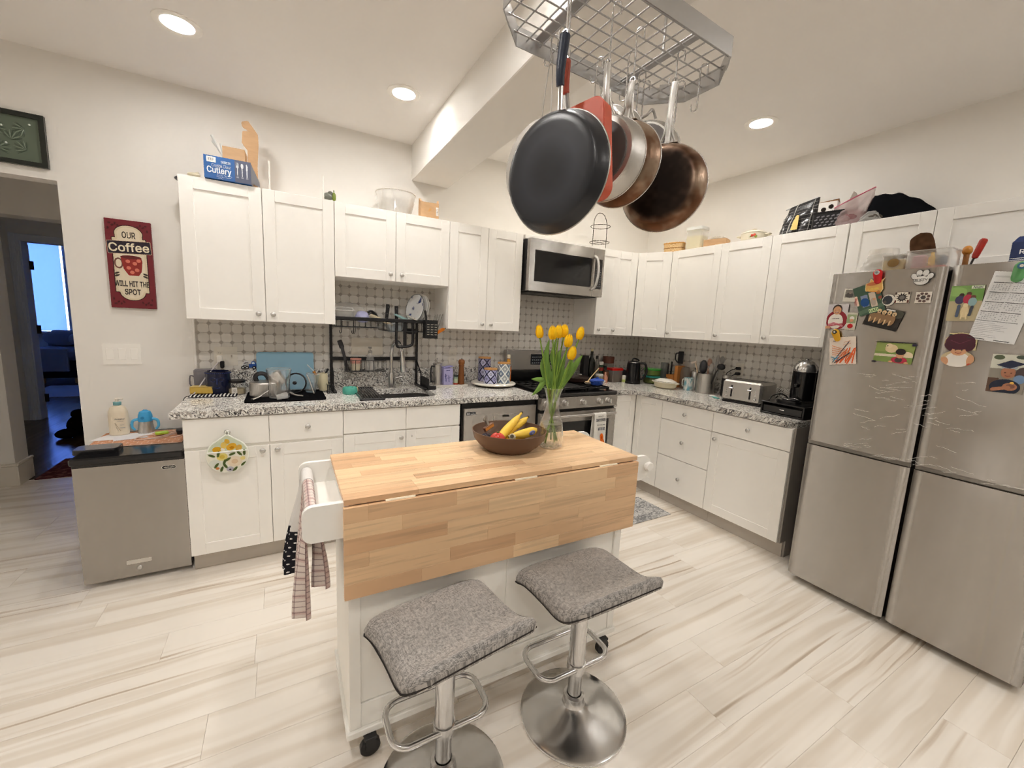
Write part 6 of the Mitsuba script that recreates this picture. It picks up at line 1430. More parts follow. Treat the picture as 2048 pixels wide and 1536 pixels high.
with frame(-3.088, -.28, TZ): put('body', [(mv(sphere(1, n=10, sx=.030, sy=.022, sz=.024), -.012, 0, .026), '#6d6f66'), (sphere(.016, .004, 0, .046, 8), '#5e6058'), (mv(sphere(1, n=8, sx=.012, sy=.012, sz=.028), .024, -.008, .028), '#6f8030'), (tube([(.024, -.008, .05), (.022, -.008, .068)], .003, 6), '#55661f')], 'vc_satin', t)
t = thing('bowl', 'large clear plastic bowl on top of the short cabinet', 'bowl')
with frame(-2.652, -.165, TZ):
    put('body', wall_of([(0, 0), (.085, 0), (.105, .02), (.125, .09), (.133, .15)], .002, 56), 'clear_plastic', t)
    put('rim', [(ring(.134, .004, .15, 56, 8), '#d8d4cd')], 'vc_gloss', t)
    put('ridges', [(ring(.106+.0018*k, .0014, .03+.008*k, 56, 5), '#c7c2b8') for k in range(9)], 'vc_gloss', t, kind='stuff')
t = thing('carton', 'small tan carton with a handle hole, right of the plastic bowl', 'carton')
with frame(-2.440, -.245, TZ, rz=-6):
    W, D, Hh = .125, .10, .105
    put('body', [box(-W/2, W/2, -D/2, D/2, 0, Hh, .001), hull([(-W/2, -D/2, Hh), (W/2, -D/2, Hh), (-W/2, D/2, Hh), (W/2, D/2, Hh), (-W/2+.02, 0, Hh+.012), (W/2-.02, 0, Hh+.012)])], 'cardboard', t)
    put('flap', [hull([(-W/2, -D/2+.01, Hh), (-W/2+.012, -D/2+.01, Hh), (-W/2, D/2, Hh), (-W/2-.008, 0, Hh+.032), (-W/2+.004, 0, Hh+.03)]), hull([(W/2, -D/2+.01, Hh), (W/2-.012, -D/2+.01, Hh), (W/2, D/2, Hh), (W/2+.008, 0, Hh+.032), (W/2-.004, 0, Hh+.03)])], 'cardboard', t)
    with frame(.005, -D/2-.0005, .055, rx=90): put('print', [(ext(stroke([(-.016, -.012), (-.006, .012), (.006, .004), (-.010, -.006)], .004), .0006), '#c99a5e')], 'vc_matte', t)
    with frame(W/2-.012, -D/2-.0005, .05, rx=90): put('paper_label', [(ext(rrect(-.008, -.028, .008, .028), .0006), '#e4e1dc')] + [(ext(stroke([(-.005, -.022+.004*k), (.005, -.022+.004*k)], .001), .0003, .0006), '#5b5a58') for k in range(11)], 'vc_matte', t)
t = thing('fruit_stand', 'dark wire two-tier arched stand on top of the corner cabinets', 'wire stand')
with frame(-.800, -.175, TZ, rz=12):
    DW = '#3a332b'
    put('arch', [(tube(curve([(-.098, 0, 0), (-.098, 0, .22), (-.085, 0, .275), (-.05, 0, .318), (0, 0, .332), (.05, 0, .318), (.085, 0, .275), (.098, 0, .22), (.098, 0, 0)], 8), .003, 8), DW)], 'vc_satin', t)
    for z in (.215, .075): put('tier_ring', [(mv(ring(.088, .0028, z, 40, 6)), DW)], 'vc_satin', t)
    put('tier_bars', [(tube([(-.098, 0, z), (-.088, 0, z)], .003, 6), DW) for z in (.215, .075)] + [(tube([(.098, 0, z), (.088, 0, z)], .003, 6), DW) for z in (.215, .075)] + [(tube([(0, -.088, .075), (0, .088, .075)], .0022, 6), DW), (tube([(-.088, 0, .075), (.088, 0, .075)], .0022, 6), DW)], 'vc_satin', t)
    put('foot', [(tube([(x, -.05, .003), (x, .05, .003)], .003, 6), DW) for x in (-.098, .098)], 'vc_satin', t)
t = thing('glass_dome', 'clear glass jar standing in front of the wire stand', 'jar')
with frame(-.815, -.285, TZ): put('glass_body', lathe([(.032, 0), (.036, .03), (.034, .09), (.02, .12), (0, .125)], 32), 'glass', t)
def wicker(p, n, uv):
    s = dr.sin(uv.x*260+dr.floor(uv.y*7)*3.14)*dr.sin(uv.y*44)
    return mikit.mix([.52, .33, .14], [.72, .52, .28], mikit.smoothstep(-.5, .6, s))
scene['wicker'] = two(pr(base_color=mikit.proc(wicker), roughness=.6))
t = thing('wicker_basket', 'small honey-coloured wicker basket on the right cabinets near the corner', 'basket')
with frame(-.215, -.535, TZ, rz=-72):
    def bk(u, v):
        a = u*2*PI; e = .55; q = lambda w: np.sign(w)*np.abs(w)**e
        s = 1+.06*v; return np.c_[q(np.cos(a))*.085*s, q(np.sin(a))*.055*s, v*.088+.004*np.sin(a*20)*np.sin(v*30)]
    m, uv = cloth_grid(bk, 90, 12); put('body', [(m, None, True, uv)], 'wicker', t)
    put('rim', [(tube([tuple(bk(np.array([u]), np.array([1.0]))[0]) for u in np.linspace(0, 1, 48, endpoint=False)], .005, 6, closed=True), '#c9954f'), (tube([tuple(bk(np.array([u]), np.array([.52]))[0]*[1.02, 1.02, 1]) for u in np.linspace(0, 1, 48, endpoint=False)], .003, 6, closed=True), '#8a5f28')], 'vc_satin', t)
    put('lid', [(mv(sphere(1, n=8, sx=.085, sy=.055, sz=.012), 0, 0, .09), '#d3a25c')], 'vc_satin', t)
t = thing('container', 'tall clear plastic container with a white lid beside the wicker basket', 'container')
with frame(-.180, -.735, TZ, rz=-80):
    put('body', [ext(rrect(-.075, -.06, .075, .06, .02), .175)], 'clear_plastic', t); put('contents', [(ext(rrect(-.070, -.055, .070, .055, .018), .12, .003), '#d8cfae')], 'vc_matte', t); put('lid', [(ext(rrect(-.079, -.064, .079, .064, .022), .022, .176), '#d9dcda')], 'vc_gloss', t)
t = thing('cardboard_box', 'flat tan cardboard box with a plastic bag, left of the cream pot', 'cardboard box')
with frame(-.205, -.950, TZ, rz=-72):
    put('body', box(-.088, .088, -.055, .055, 0, .062, .001), 'cardboard', t)
    put('bag', [(mv(sphere(1, n=8, sx=.07, sy=.045, sz=.022), 0, 0, .068), '#d5cdbd')], 'vc_clear', t)
t = thing('casserole_pot', 'cream enamel pot with painted red flowers on the right cabinets', 'pot')
with frame(-.200, -1.255, TZ, rz=-80):
    put('body', [(wall_of([(0, 0), (.068, 0), (.085, .012), (.088, .058)], .004, 48), '#e4ddc8')], 'vc_gloss', t)
    put('lid', [(lathe([(.090, .059), (.086, .066), (.05, .082), (0, .088)], 48), '#e6dfcb')], 'vc_gloss', t); put('lid_knob', [(lathe([(0, .087), (.010, .088), (.014, .096), (0, .100)], 18), '#d8cfb8')], 'vc_gloss', t)
    for sgn in (-1, 1): put('handle', [(tube(curve([(sgn*.084, -.024, .045), (sgn*.112, -.016, .050), (sgn*.112, .016, .050), (sgn*.084, .024, .045)], 6), .006, 8), '#ddd5bf')], 'vc_gloss', t)
    put('flower_decal', [(mv(sphere(.010, n=6, sz=.3), .02+dx, -.0855+abs(dx)*.2, .035+dz, rx=90), q) for dx, dz, q in ((0, 0, '#b23a2a'), (.016, .004, '#c8543a'), (-.012, -.006, '#7d8a3c'), (.026, -.008, '#7d8a3c'))], 'vc_satin', t)
# bags at the right
def plaidblack(p, n, uv):
    a = dr.abs(uv.x*7-dr.round(uv.x*7)); b = dr.abs(uv.y*9-dr.round(uv.y*9))
    return mikit.mix([.014, .014, .016], [.34, .33, .31], dr.clip(mikit.smoothstep(.05, .02, a)+mikit.smoothstep(.05, .02, b), 0, 1))
scene['plaid_plastic'] = two(pr(base_color=mikit.proc(plaidblack), roughness=.25))
def bagmesh(w0, w1, d0, d1, h, seed, nu=40, nv=22, pinch=.1):
    def fn(u, v):
        a = u*2*PI; e = .6; q = lambda s: np.sign(s)*np.abs(s)**e
        w = w0+(w1-w0)*v; d = d0*(1-v)**.8+d1*v
        k = .012*(meshkit.noise(np.c_[np.cos(a)*3, np.sin(a)*3, v*5], seed)-.5)*2*np.sin(PI*np.clip(v*1.1, 0, 1))
        return np.c_[q(np.cos(a))*(w+k), q(np.sin(a))*(d+k), h*v]
    return cloth_grid(fn, nu, nv)
t = thing('bag', 'black and white checked plastic bag with a yellow tag, on the right cabinets', 'bag')
with frame(-.200, -1.560, TZ, rz=-80):
    m, uv = bagmesh(.105, .085, .075, .012, .215, 3); m = mesh(np.asarray(m.vertices)+np.c_[np.asarray(m.vertices)[:, 2]*.12, np.zeros(len(m.vertices)), np.asarray(m.vertices)[:, 2]*np.asarray(m.vertices)[:, 0]*1.2], m.faces)
    put('body', [(m, None, True, uv)], 'plaid_plastic', t)
    put('tag', [(mv(ext(P((-.02, -.055), (.02, -.055), (.02, .04), (.005, .045), (-.012, .0)), .001), .005, -.078, .08, rx=84), '#e2c97c')], 'vc_satin', t)
    put('top_clip', [(tube([(-.085, 0, .185), (.10, 0, .238)], .005, 8), '#c9cbcd')], 'vc_gloss', t)
t = thing('basket', 'black woven plastic basket with openings, beside the checked bag', 'basket')
with frame(-.225, -1.765, TZ, rz=-76):
    put('body', [(ext(rrect(-.085, -.07, .085, .07, .015).difference(rrect(-.080, -.065, .080, .065, .013)), .10), '#17171b'), (ext(rrect(-.083, -.068, .083, .068, .015), .004), '#17171b')], 'vc_satin', t)
    put('openings', [(mv(box(-.008, .008, -.001, .001, -.004, .004), -.06+.026*i+.01*(j % 2), -.0706, .02+.018*j, ry=-20), '#77757a') for i in range(5) for j in range(4)], 'vc_satin', t, kind='stuff')
    put('rim', [(ext(rrect(-.089, -.074, .089, .074, .016).difference(rrect(-.080, -.065, .080, .065, .013)), .006, .098), '#17171b')], 'vc_satin', t)
t = thing('box', 'white box with two dark prints standing in the black basket', 'box')
with frame(-.225, -1.752, TZ+.0055, rz=-76):
    put('body', [(box(-.05, .05, -.045, .03, 0, .165, .002), '#e6e4e0'), (hull([(-.05, -.045, .165), (.05, -.045, .165), (.05, -.01, .185), (-.05, .0, .17), (.05, .03, .165)]), '#8a5a34')], 'vc_satin', t)
    put('print', [(mv(sphere(.014, n=8, sz=.1), dx, -.0455, .128+dz, rx=90), '#2a2522') for dx, dz in ((-.02, -.01), (.018, .004))], 'vc_matte', t)
t = thing('plastic_bag', 'clear zip bag with a pink seal beside the black basket', 'plastic bag')
with frame(-.235, -1.890, TZ, rz=-72):
    m, uv = bagmesh(.075, .095, .05, .004, .17, 8); v = np.array(m.vertices); v[:, 2] += v[:, 0]*.5*(v[:, 2]/.17)
    put('body', [(mesh(v, m.faces), '#c9b4b4', True)], 'vc_clear', t)
    put('zip_seal', [(tube([(-.095, 0, .122), (0, -.004, .172), (.095, 0, .218)], .004, 6), '#c05a72')], 'vc_gloss', t)
    put('contents', [(mv(sphere(1, n=10, sx=.065, sy=.04, sz=.05), .01, 0, .05), '#9a5f64'), (mv(sphere(1, n=10, sx=.045, sy=.035, sz=.035), -.03, -.01, .036), '#b7a1a0')], 'vc_clear', t)
t = thing('plastic_bag', 'crumpled clear and white plastic bag in front of the large black bag', 'plastic bag')
with frame(-.275, -2.005, TZ, rz=-75):
    m, uv = bagmesh(.060, .02, .035, .01, .06, 12); put('body', [(m, '#d8d8d6', True)], 'vc_clear', t)
    put('contents', [(mv(sphere(1, n=8, sx=.045, sy=.03, sz=.022), .01, 0, .0225), '#4b463f')], 'vc_satin', t)
t = thing('paper_bag', 'crumpled grey paper peak behind the white box and zip bag', 'paper')
with frame(-.14, -1.84, TZ, rz=-75): put('body', [(hull([(-.05, -.02, 0), (.05, -.02, 0), (-.05, .02, 0), (.05, .02, 0), (-.03, 0, .15), (.0, 0, .24), (.018, 0, .225), (.03, 0, .17)]), '#a39a92')], 'vc_matte', t)
def bigbag(u, v):
    x = -.175+.35*u; ridge = np.interp(u, [0, .12, .45, .75, 1], [.03, .175, .165, .10, .0])
    prof = np.sin(np.clip(v, 0, 1)*PI)**.45
    return np.c_[x+.01*np.sin(v*9), -.10+.20*v, ridge*prof+.004*np.sin(u*30)*prof]
t = thing('bag', 'large soft black bag lying at the right end of the cabinet tops', 'bag')
with frame(-.155, -2.105, TZ+.001, rz=-80):
    m, uv = cloth_grid(bigbag, 30, 22); put('body', [(m, '#141518', True)], 'vc_matte', t)
    put('seam', [(tube([tuple(bigbag(np.array([u]), np.array([.30]))[0]+[0, 0, .001]) for u in np.linspace(.1, .9, 20)], .0022, 6), '#222429')], 'vc_matte', t)
solo('strap_end', 'beige flat end at the right tip of the black bag', 'strap', [(mv(box(-.02, .02, -.025, .025, 0, .008, .002), -.24, -2.29, TZ), '#a79c86')], 'vc_matte')

# ================================================================ on the refrigerator
RZ = 1.7785
t = thing('paper_towel_roll', 'white paper towel roll in a plastic bag on the fridge', 'paper towel roll')
with frame(-.600, -2.215, RZ):
    put('roll', [(lathe([(.02, .004), (.058, .004), (.060, .012), (.060, .125), (.058, .13), (.02, .13)], 40), '#e6e3dd')], 'vc_matte', t)
    m, uv = bagmesh(.075, .062, .075, .05, .10, 21); put('bag', [(m, '#e4e4e2', True)], 'vc_clear', t)
    put('bag_edge', [(tube(curve([(-.05, .10, .005), (-.085, .05, .010), (-.09, -.01, .006), (-.085, -.07, .010), (-.06, -.12, .005)], 6), .007, 6), '#e9e9e7')], 'vc_gloss', t)
t = thing('container', 'clear plastic box holding beige things on the fridge', 'container')
with frame(-.665, -2.300, RZ+.0005):
    put('body', [ext(rrect(-.05, -.045, .05, .045, .008), .072)], 'clear_plastic', t)
    put('contents', [(box(-.045, .045, -.04, .04, .002, .055, .004), '#c6b184'), (mv(sphere(1, n=10, sx=.006, sy=.025, sz=.022), -.0475, 0, .04), '#8f7650')], 'vc_matte', t)
    put('lid', [(ext(rrect(-.053, -.048, .053, .048, .009), .006, .073), '#d8d6d0')], 'vc_clear', t)
t = thing('container', 'wide clear plastic bin with pink and gold things on the fridge', 'container')
with frame(-.665, -2.428, RZ+.0005):
    put('body', [ext(rrect(-.065, -.078, .065, .078, .012).difference(rrect(-.063, -.076, .063, .076, .011)), .085), ext(rrect(-.065, -.078, .065, .078, .012), .002)], 'clear_plastic', t)
    put('rim', [(ext(rrect(-.068, -.081, .068, .081, .013).difference(rrect(-.063, -.076, .063, .076, .011)), .004, .083), '#cfccc8')], 'vc_clear', t)
    put('contents', [(box(-.050, -.02, .01, .06, .004, .065, .006), '#b58a94'), (mv(sphere(1, n=10, sx=.02, sy=.022, sz=.028), -.03, -.04, .034), '#6d7480'), (box(-.05, .04, -.06, .06, .003, .012, .002), '#d87a70'), (mv(lathe([(0, 0), (.011, 0), (.012, .035), (.006, .045), (.006, .06), (0, .062)], 18), -.05, -.012, .013), '#e0b020')], 'vc_satin', t)
def mitt(v): return c('#4a3526')*(.55+.9*meshkit.noise(v*55, 4)[:, None])
t = thing('oven_mitt', 'brown patterned oven mitt propped up behind the clear bin on the fridge', 'oven mitt')
with frame(-.530, -2.375, RZ):
    def mf_(u, v):
        a = u*2*PI; w = .047*np.clip(1.02-((v-.45)/.62)**4, .05, 1)**.5*np.where(v > .92, np.sqrt(np.clip((1-v)/.08, 0, 1)), 1)
        return np.c_[.028*np.sin(a)*np.clip(np.sin(PI*np.clip(v*.9+.1, 0, 1)), .05, 1), np.cos(a)*w, .212*v]
    m, uv = cloth_grid(mf_, 40, 30); m.apply_transform(trimesh.transformations.rotation_matrix(math.radians(-14), (1, 0, 0)))
    put('body', [(m, mitt, True)], 'vc_matte', t)
    put('cuff', [(tube([(.030*math.sin(a), .046*math.cos(a)-.02, .085+.012*math.cos(a)) for a in np.linspace(0, 2*PI, 32, endpoint=False)], .006, 8, closed=True), '#3b2a1e')], 'vc_matte', t)
solo('figurine', 'small orange-brown figure behind the clear bin on the fridge', 'ornament', [(mv(sphere(1, n=10, sx=.02, sy=.018, sz=.022), -.57, -2.515, RZ+.090), '#b87a2e'), (cyl(.010, 0, .08, 14).apply_translation((-.57, -2.515, RZ)), '#8a5a28')], 'vc_satin')
t = thing('screwdriver', 'red-handled screwdriver standing on the right door top of the fridge', 'screwdriver')
with frame(-.640, -2.548, RZ):
    put('handle', [(mv(lathe([(0, .04), (.010, .045), (.012, .06), (.0135, .12), (.009, .128), (0, .13)], 10), rx=14, z=0), '#a32a1e')], 'vc_satin', t)
    put('shaft', [(tube([(0, .0, .004), (0, -.010, .045)], .004, 8), '#2a2624'), (box(-.012, .012, -.055, .01, 0, .005, .001), '#1d1b1a')], 'vc_satin', t)
t = thing('box', 'dark blue printed carton at the right edge on the fridge', 'box')
with frame(-.700, -2.745, RZ, rz=-90):
    put('body', [(hull([(-.07, 0, 0), (.07, 0, 0), (-.07, .08, 0), (.07, .08, 0), (-.07, 0, .085), (.07, 0, .085), (-.06, .03, .112), (.07, .03, .112), (-.07, .08, .10), (.07, .08, .10)]), '#1c2d5a')], 'vc_satin', t)
    with frame(0, -.0006, 0, rx=90):
        put('print', layers(c('#1c2d5a'), rrect(-.069, .001, .069, .084), .0005, [(rrect(-.07, .004+.007*k, .07, .0065+.007*k), c('#e4e6ea')) for k in range(3)] + [(txt('Reynolds', .018, .01, .036, bold=True, w=.11), c('#eef0f4'))]), 'vc_satin', t)
    with frame(0, .0005, .087, rx=48): put('panel', [(ext(rrect(-.04, .004, .06, .034), .0006), '#c9d2e2')], 'vc_satin', t)

# ---------------------------------------------------------------- photos and magnets on the fridge doors
FX = -.7715
def onfridge(y, z, rot=0, off=0):
    return axes((FX-off, y, z), (0, -math.cos(math.radians(rot)), math.sin(math.radians(rot))), (0, math.sin(math.radians(rot)), math.cos(math.radians(rot))))
SKIN, SKIN2 = c('#cf9c78'), c('#a9745a')
def photo(name, label, cat_, y, z, w, h, rot, bg, items, off=0, base=None, mat='vc_satin', group=None, th=.0012):
    """y, z: centre"""
    with onfridge(y, z, rot, off):
        its = [(it[0] if isinstance(it[0], trimesh.Trimesh) else it[0], it[1]) for it in items]
        return solo(name, label, cat_, layers(c(bg), base if base is not None else rrect(-w/2, -h/2, w/2, h/2), th, its), mat, group=group)
photo('photo_print', 'photo of a smiling child in white and maroon, leftmost on the fridge', 'photo', -2.122, 1.552, .092, .130, 0, '#cfcbd0',
      [(ell(-.0, -.02, .048, .052), c('#8c2430')), (ell(-.004, -.025, .034, .040), c('#e9e4dc')), (ell(-.002, .037, .022, .026), c('#3a2a22')), (ell(-.002, .032, .018, .022), SKIN), (ell(-.009, .034, .0022, .0015), c('#2a1c16')), (ell(.006, .034, .0022, .0015), c('#2a1c16')), (ell(-.002, .022, .008, .003), c('#8f4a40')), (ell(-.002, .0232, .0065, .0012), c('#f0ebe4')),
       (stroke([(-.02, -.012), (.012, -.010)], .003), c('#6d5a60')), (stroke([(-.03, -.045), (-.01, -.035), (.02, -.045), (.03, -.05)], .010), c('#c9808a')), (stroke([(-.028, -.05), (.03, -.038)], .006), c('#b55a66')), (ell(-.036, -.058, .014, .008), SKIN)])
photo('photo_print', 'small white-framed instant photo below the top left corner of the fridge', 'photo', -2.165, 1.662, .056, .066, -4, '#dcd9d0', [(rrect(-.022, -.012, .022, .028), c('#7d7a74')), (ell(-.002, .0, .016, .013), c('#4d4a48')), (ell(.0, .013, .006, .007), c('#8c8078'))])
photo('photo_print', 'small pale photo card with a child in a cap, by the red round magnet', 'photo', -2.188, 1.528, .046, .090, -2, '#d6d3c4', [(rrect(-.020, -.01, .020, .035), c('#9aa882')), (ell(.002, .016, .010, .010), c('#e4e2da')), (ell(.002, .004, .008, .008), SKIN)])
solo_ball = None
with onfridge(-2.188, 1.503, 0, .003): solo('magnet', 'round red magnet holding the pale photo card', 'magnet', [(mv(sphere(.012, n=10, sz=.55), 0, 0, .001), '#b3151c')], 'vc_gloss')
photo('card', 'green handmade card with LOVE and DAD stickers on the fridge', 'card', -2.248, 1.640, .105, .150, 19, '#3f5a4a',
      [(stroke([(-.05, -.06), (.05, -.045)], .02), c('#56705c')), (rrect(-.030, -.035, -.002, .025), c('#7d8aa8')), (ell(-.018, -.012, .018, .022), c('#1d4a86')), (P((.004, -.045), (.030, -.045), (.030, .03), (.004, .03)), c('#cdbfae')), (ell(.016, -.02, .010, .02), c('#b5a79a')), (ell(.022, -.008, .006, .006), SKIN),
       (sa.rotate(rrect(-.056, -.022, -.042, .030), 0), c('#e4c8b8')), (txt('LOVE', .010, 0, 0, bold=True, rot=75).apply_translation((-.047, .003, 0)), c('#b52a2a')),
       (rrect(-.010, -.071, .028, -.052), c('#cfe0b0')), (txt('DAD', .012, .009, -.068, bold=True), c('#2f5a30')), (P((.034, -.05), (.044, -.02), (.05, -.012), (.04, -.03)), c('#c9cf4a')), (ell(.044, .018, .009, .009), c('#8f5a3a')), (ell(.046, -.008, .008, .008), c('#8c4a3a'))], off=.0026)
cake = P((-.036, -.020), (.026, -.036), (.036, -.02), (.034, .016), (.044, .034), (.030, .024), (.02, .034), (.0, .026), (-.012, .040), (-.018, .022), (-.034, .016))
photo('card', 'cream cut-out basket-shaped card at the top of the green card', 'card', -2.262, 1.703, .08, .08, 8, '#e6cf9a', [(cake.buffer(-.003), c('#dfae62')), (ell(-.004, .012, .026, .009), c('#c9784a')), (txt('LOVE', .009, -.002, -.018, bold=True, w=.042), c('#e4d25a')), (stroke([(-.03, -.022), (.026, -.034)], .004), c('#d88a3a'))], off=.005, base=cake)
def clip(label, y, z, rot, col, eye, s=1.0, off=.006):
    t = thing('magnet_clip', label, 'magnet clip')
    with onfridge(y, z, rot, off):
        put('body', [(mv(hull(np.vstack([np.asarray(sphere(.017*s, 0, .014*s, 0, 8, sz=.45).vertices), np.asarray(sphere(.013*s, 0, -.018*s, 0, 8, sz=.45).vertices)])), 0, 0, .003), col)], 'vc_gloss', t)
        put('disc', [(mv(cyl(.0095*s, 0, .004, 20, .001), 0, .017*s, .009*s), eye), (mv(cyl(.0045*s, .004, .005, 14), 0, .017*s, .009*s), '#d9d6cf' if eye != '#b9bcbc' else '#7f8486')], 'vc_gloss', t)
    return t
clip('red chip-bag clip magnet at the top of the cream cut-out card', -2.272, 1.748, 8, '#c0161c', '#b9bcbc', 1.15, .008)
clip('yellow clip magnet holding the scribbled drawing', -2.135, 1.452, 22, '#d8a21c', '#1a1814', 1.1, .004)
clip('green clip magnet holding the white calendar sheet', -2.728, 1.732, -10, '#5b9a62', '#3d6f8c', 1.35, .006)
photo('photo_print', 'photo of five dogs sitting in a row, tilted, right of the green card', 'photo', -2.318, 1.545, .140, .098, -14, '#2b2622',
      [(rrect(-.07, -.049, .07, -.030), c('#1d1a18')), (ell(.045, .03, .03, .02), c('#4a4a40'))] + [(q, k) for i in range(5) for q, k in ((ell(-.046+.021*i, -.002+.004*(i % 2), .012, .026), c('#8f7050')), (ell(-.046+.021*i, .028+.003*(i % 2), .009, .010), c('#d8bc94')), (stroke([(-.050+.021*i, -.028), (-.050+.021*i, -.006)], .005), c('#d2b48c')), (ell(-.046+.021*i, .025+.003*(i % 2), .003, .0025), c('#3a2a20')))] + [(rrect(.0, .040, .036, .047), c('#d9d6d0'))], off=.0014)
photo('magnet', 'black and white patterned square magnet, the left one with a flower', 'magnet', -2.377, 1.643, .054, .050, 0, '#e0d8cc', [(P(*[(.024*math.cos(a)*(1 if k % 2 else .55), .024*math.sin(a)*(1 if k % 2 else .55)) for k, a in enumerate(np.linspace(0, 2*PI, 24, endpoint=False))]), c('#231c1a')), (ell(0, 0, .010, .010), c('#6d6a66')), (rrect(-.027, -.025, -.020, -.012), c('#5a2f24')), (rrect(.020, -.025, .027, -.012), c('#5a2f24')), (rrect(-.027, .014, -.020, .025), c('#3a2520')), (rrect(.020, .014, .027, .025), c('#3a2520'))], th=.004)
photo('magnet', 'brown and white patterned square magnet, the right one with hexagons', 'magnet', -2.452, 1.641, .054, .050, 0, '#e4ddd4', [(P(*[(.010*math.cos(a), .010*math.sin(a)) for a in np.linspace(0, 2*PI, 6, endpoint=False)]), c('#4a4442'))] + [(P(*[(.019*math.cos(b)+.0065*math.cos(a), .018*math.sin(b)+.0065*math.sin(a)) for a in np.linspace(0, 2*PI, 6, endpoint=False)]), c('#5f4a44')) for b in np.linspace(.3, 2*PI+.3, 8, endpoint=False)], th=.004)
photo('magnet', 'round dark photo magnet with a white scalloped edge', 'magnet', -2.328, 1.632, .05, .05, 0, '#d8d4cc', [(ell(-.003, 0, .019, .022), c('#34383f')), (ell(-.012, -.01, .007, .008), c('#55504a'))], base=ell(0, 0, .024, .027), th=.004, off=.003)
paw = so.unary_union([ell(0, -.012, .028, .022), ell(-.027, .008, .012, .015, 25), ell(-.010, .022, .012, .016, 8), ell(.012, .022, .012, .016, -8), ell(.029, .007, .012, .015, -25)])
photo('magnet', 'white paw-shaped magnet with black script reading BUFFY', 'magnet', -2.434, 1.731, .08, .07, 0, '#2a2a2c', [(so.unary_union([ell(0, -.012, .026, .020), ell(-.027, .008, .010, .013, 25), ell(-.010, .022, .0105, .0145, 8), ell(.012, .022, .0105, .0145, -8), ell(.029, .007, .010, .013, -25)]), c('#dcdcda')), (txt('MY', .009, -.002, .006, w=.02), c('#26262a')), (txt('BUFFY', .014, .0, -.018, w=.044), c('#26262a'))], base=paw, th=.004)
photo('drawing', 'white paper with orange, blue and black scribbles under the yellow clip', 'drawing', -2.172, 1.372, .118, .145, 8, '#e9dcd0', [(stroke([(-.03+.008*k+rf.uniform(-.01, .01), -.06+rf.uniform(-.01, .01)), (.01+.006*k, .0+rf.uniform(-.02, .02))], .005), c('#e2602a')) for k in range(9)] + [(stroke([(-.045, .03-.012*k), (.03+.004*k, -.005-.008*k)], .003), c('#d88a5a')) for k in range(5)] + [(stroke([(-.045, -.06), (.03, .045)], .004), c('#4a4650')), (stroke([(-.035, -.062), (.035, -.012)], .005), c('#3f3a44')), (stroke([(-.05, -.03), (-.02, -.045)], .004), c('#4f86a8')), (stroke([(-.04, -.055), (-.02, -.025)], .004), c('#4f86a8')), (stroke([(-.045, -.045), (-.01, -.032)], .003), c('#5a8fae')), (rrect(-.04, .05, -.028, .056), c('#9a8f8a')), (stroke([(.01, .045), (.035, .05)], .002), c('#d0906a')), (stroke([(.005, .03), (.04, .036)], .002), c('#d0906a'))], off=.001)
photo('photo_print', 'photo of a child in red with a pale dog on grass', 'photo', -2.382, 1.380, .146, .098, -3, '#8fa05a', [(rrect(-.073, -.049, .073, .0), c('#7d9450')), (stroke([(-.07, -.018), (.07, -.012)], .012), c('#d8d2b8')), (ell(-.012, .018, .024, .020), c('#dcc8a0')), (ell(-.022, .030, .012, .012), c('#e4d2ac')), (ell(-.028, .029, .003, .0025), c('#3a2f2a')), (ell(.050, -.005, .022, .014), c('#e2d2b2')), (ell(.026, -.034, .030, .016), c('#b8324a')), (ell(.024, -.034, .014, .012), c('#4a3a3a')), (ell(.026, -.008, .015, .017), SKIN), (ell(.026, .006, .019, .015), c('#241c1a')), (ell(-.004, -.046, .008, .005), SKIN), (ell(.054, -.045, .008, .006), SKIN)])
solo('magnet_strip', 'thin black magnetic strip along the top of the dog and child photo', 'magnet', [(mv(box(-.0015, .0015, -.075, .075, -.002, .002), FX-.0035, -2.382, 1.4285), '#1a181e'), (mv(box(-.003, .003, -.008, .006, -.006, .005), FX-.003, -2.452, 1.420), '#2a2440')], 'vc_satin')
with onfridge(-2.311, 1.331, 0, .002): solo('magnet', 'tiny dark magnet at the lower left of the dog and child photo', 'magnet', [(mv(sphere(.009, n=8, sy=.6, sz=.5), 0, 0, .001), '#24222a')], 'vc_gloss')
photo('photo_print', 'photo of two people and a dog outdoors on the right door of the fridge', 'photo', -2.590, 1.611, .100, .152, 0, '#b9ad8c', [(rrect(-.05, .01, .05, .076), c('#7ba05c')), (ell(-.03, .05, .03, .02), c('#8fb56a')), (ell(.03, .04, .025, .025), c('#6d9a4e')), (ell(-.014, .035, .008, .009), c('#3a2c26')), (ell(-.018, .015, .014, .018), c('#3d3a5a')), (ell(.008, .04, .008, .009), c('#5a3a30')), (ell(.006, .018, .014, .020), c('#b0354a')), (ell(.022, .026, .008, .009), c('#6a4a3c')), (ell(.022, .006, .013, .018), c('#8fb0b4')), (stroke([(-.016, -.01), (-.018, -.055)], .010), c('#4d5a70')), (stroke([(.024, -.015), (.02, -.05)], .010), c('#3f4450')), (ell(.004, -.035, .013, .026), c('#dcc9a0')), (ell(.004, -.008, .008, .008), c('#e4d4ac')), (stroke([(-.002, -.04), (-.004, -.066)], .005), c('#e2d0a8')), (stroke([(.01, -.04), (.012, -.066)], .005), c('#e2d0a8')), (rrect(.012, .062, .05, .074), c('#d8dccc')), (txt('Angel', .009, .031, .064, bold=True, w=.03), c('#3a4a3a'))])
cal = [(rrect(-.06, .118, .062, .125), c('#c9cbcd'))]
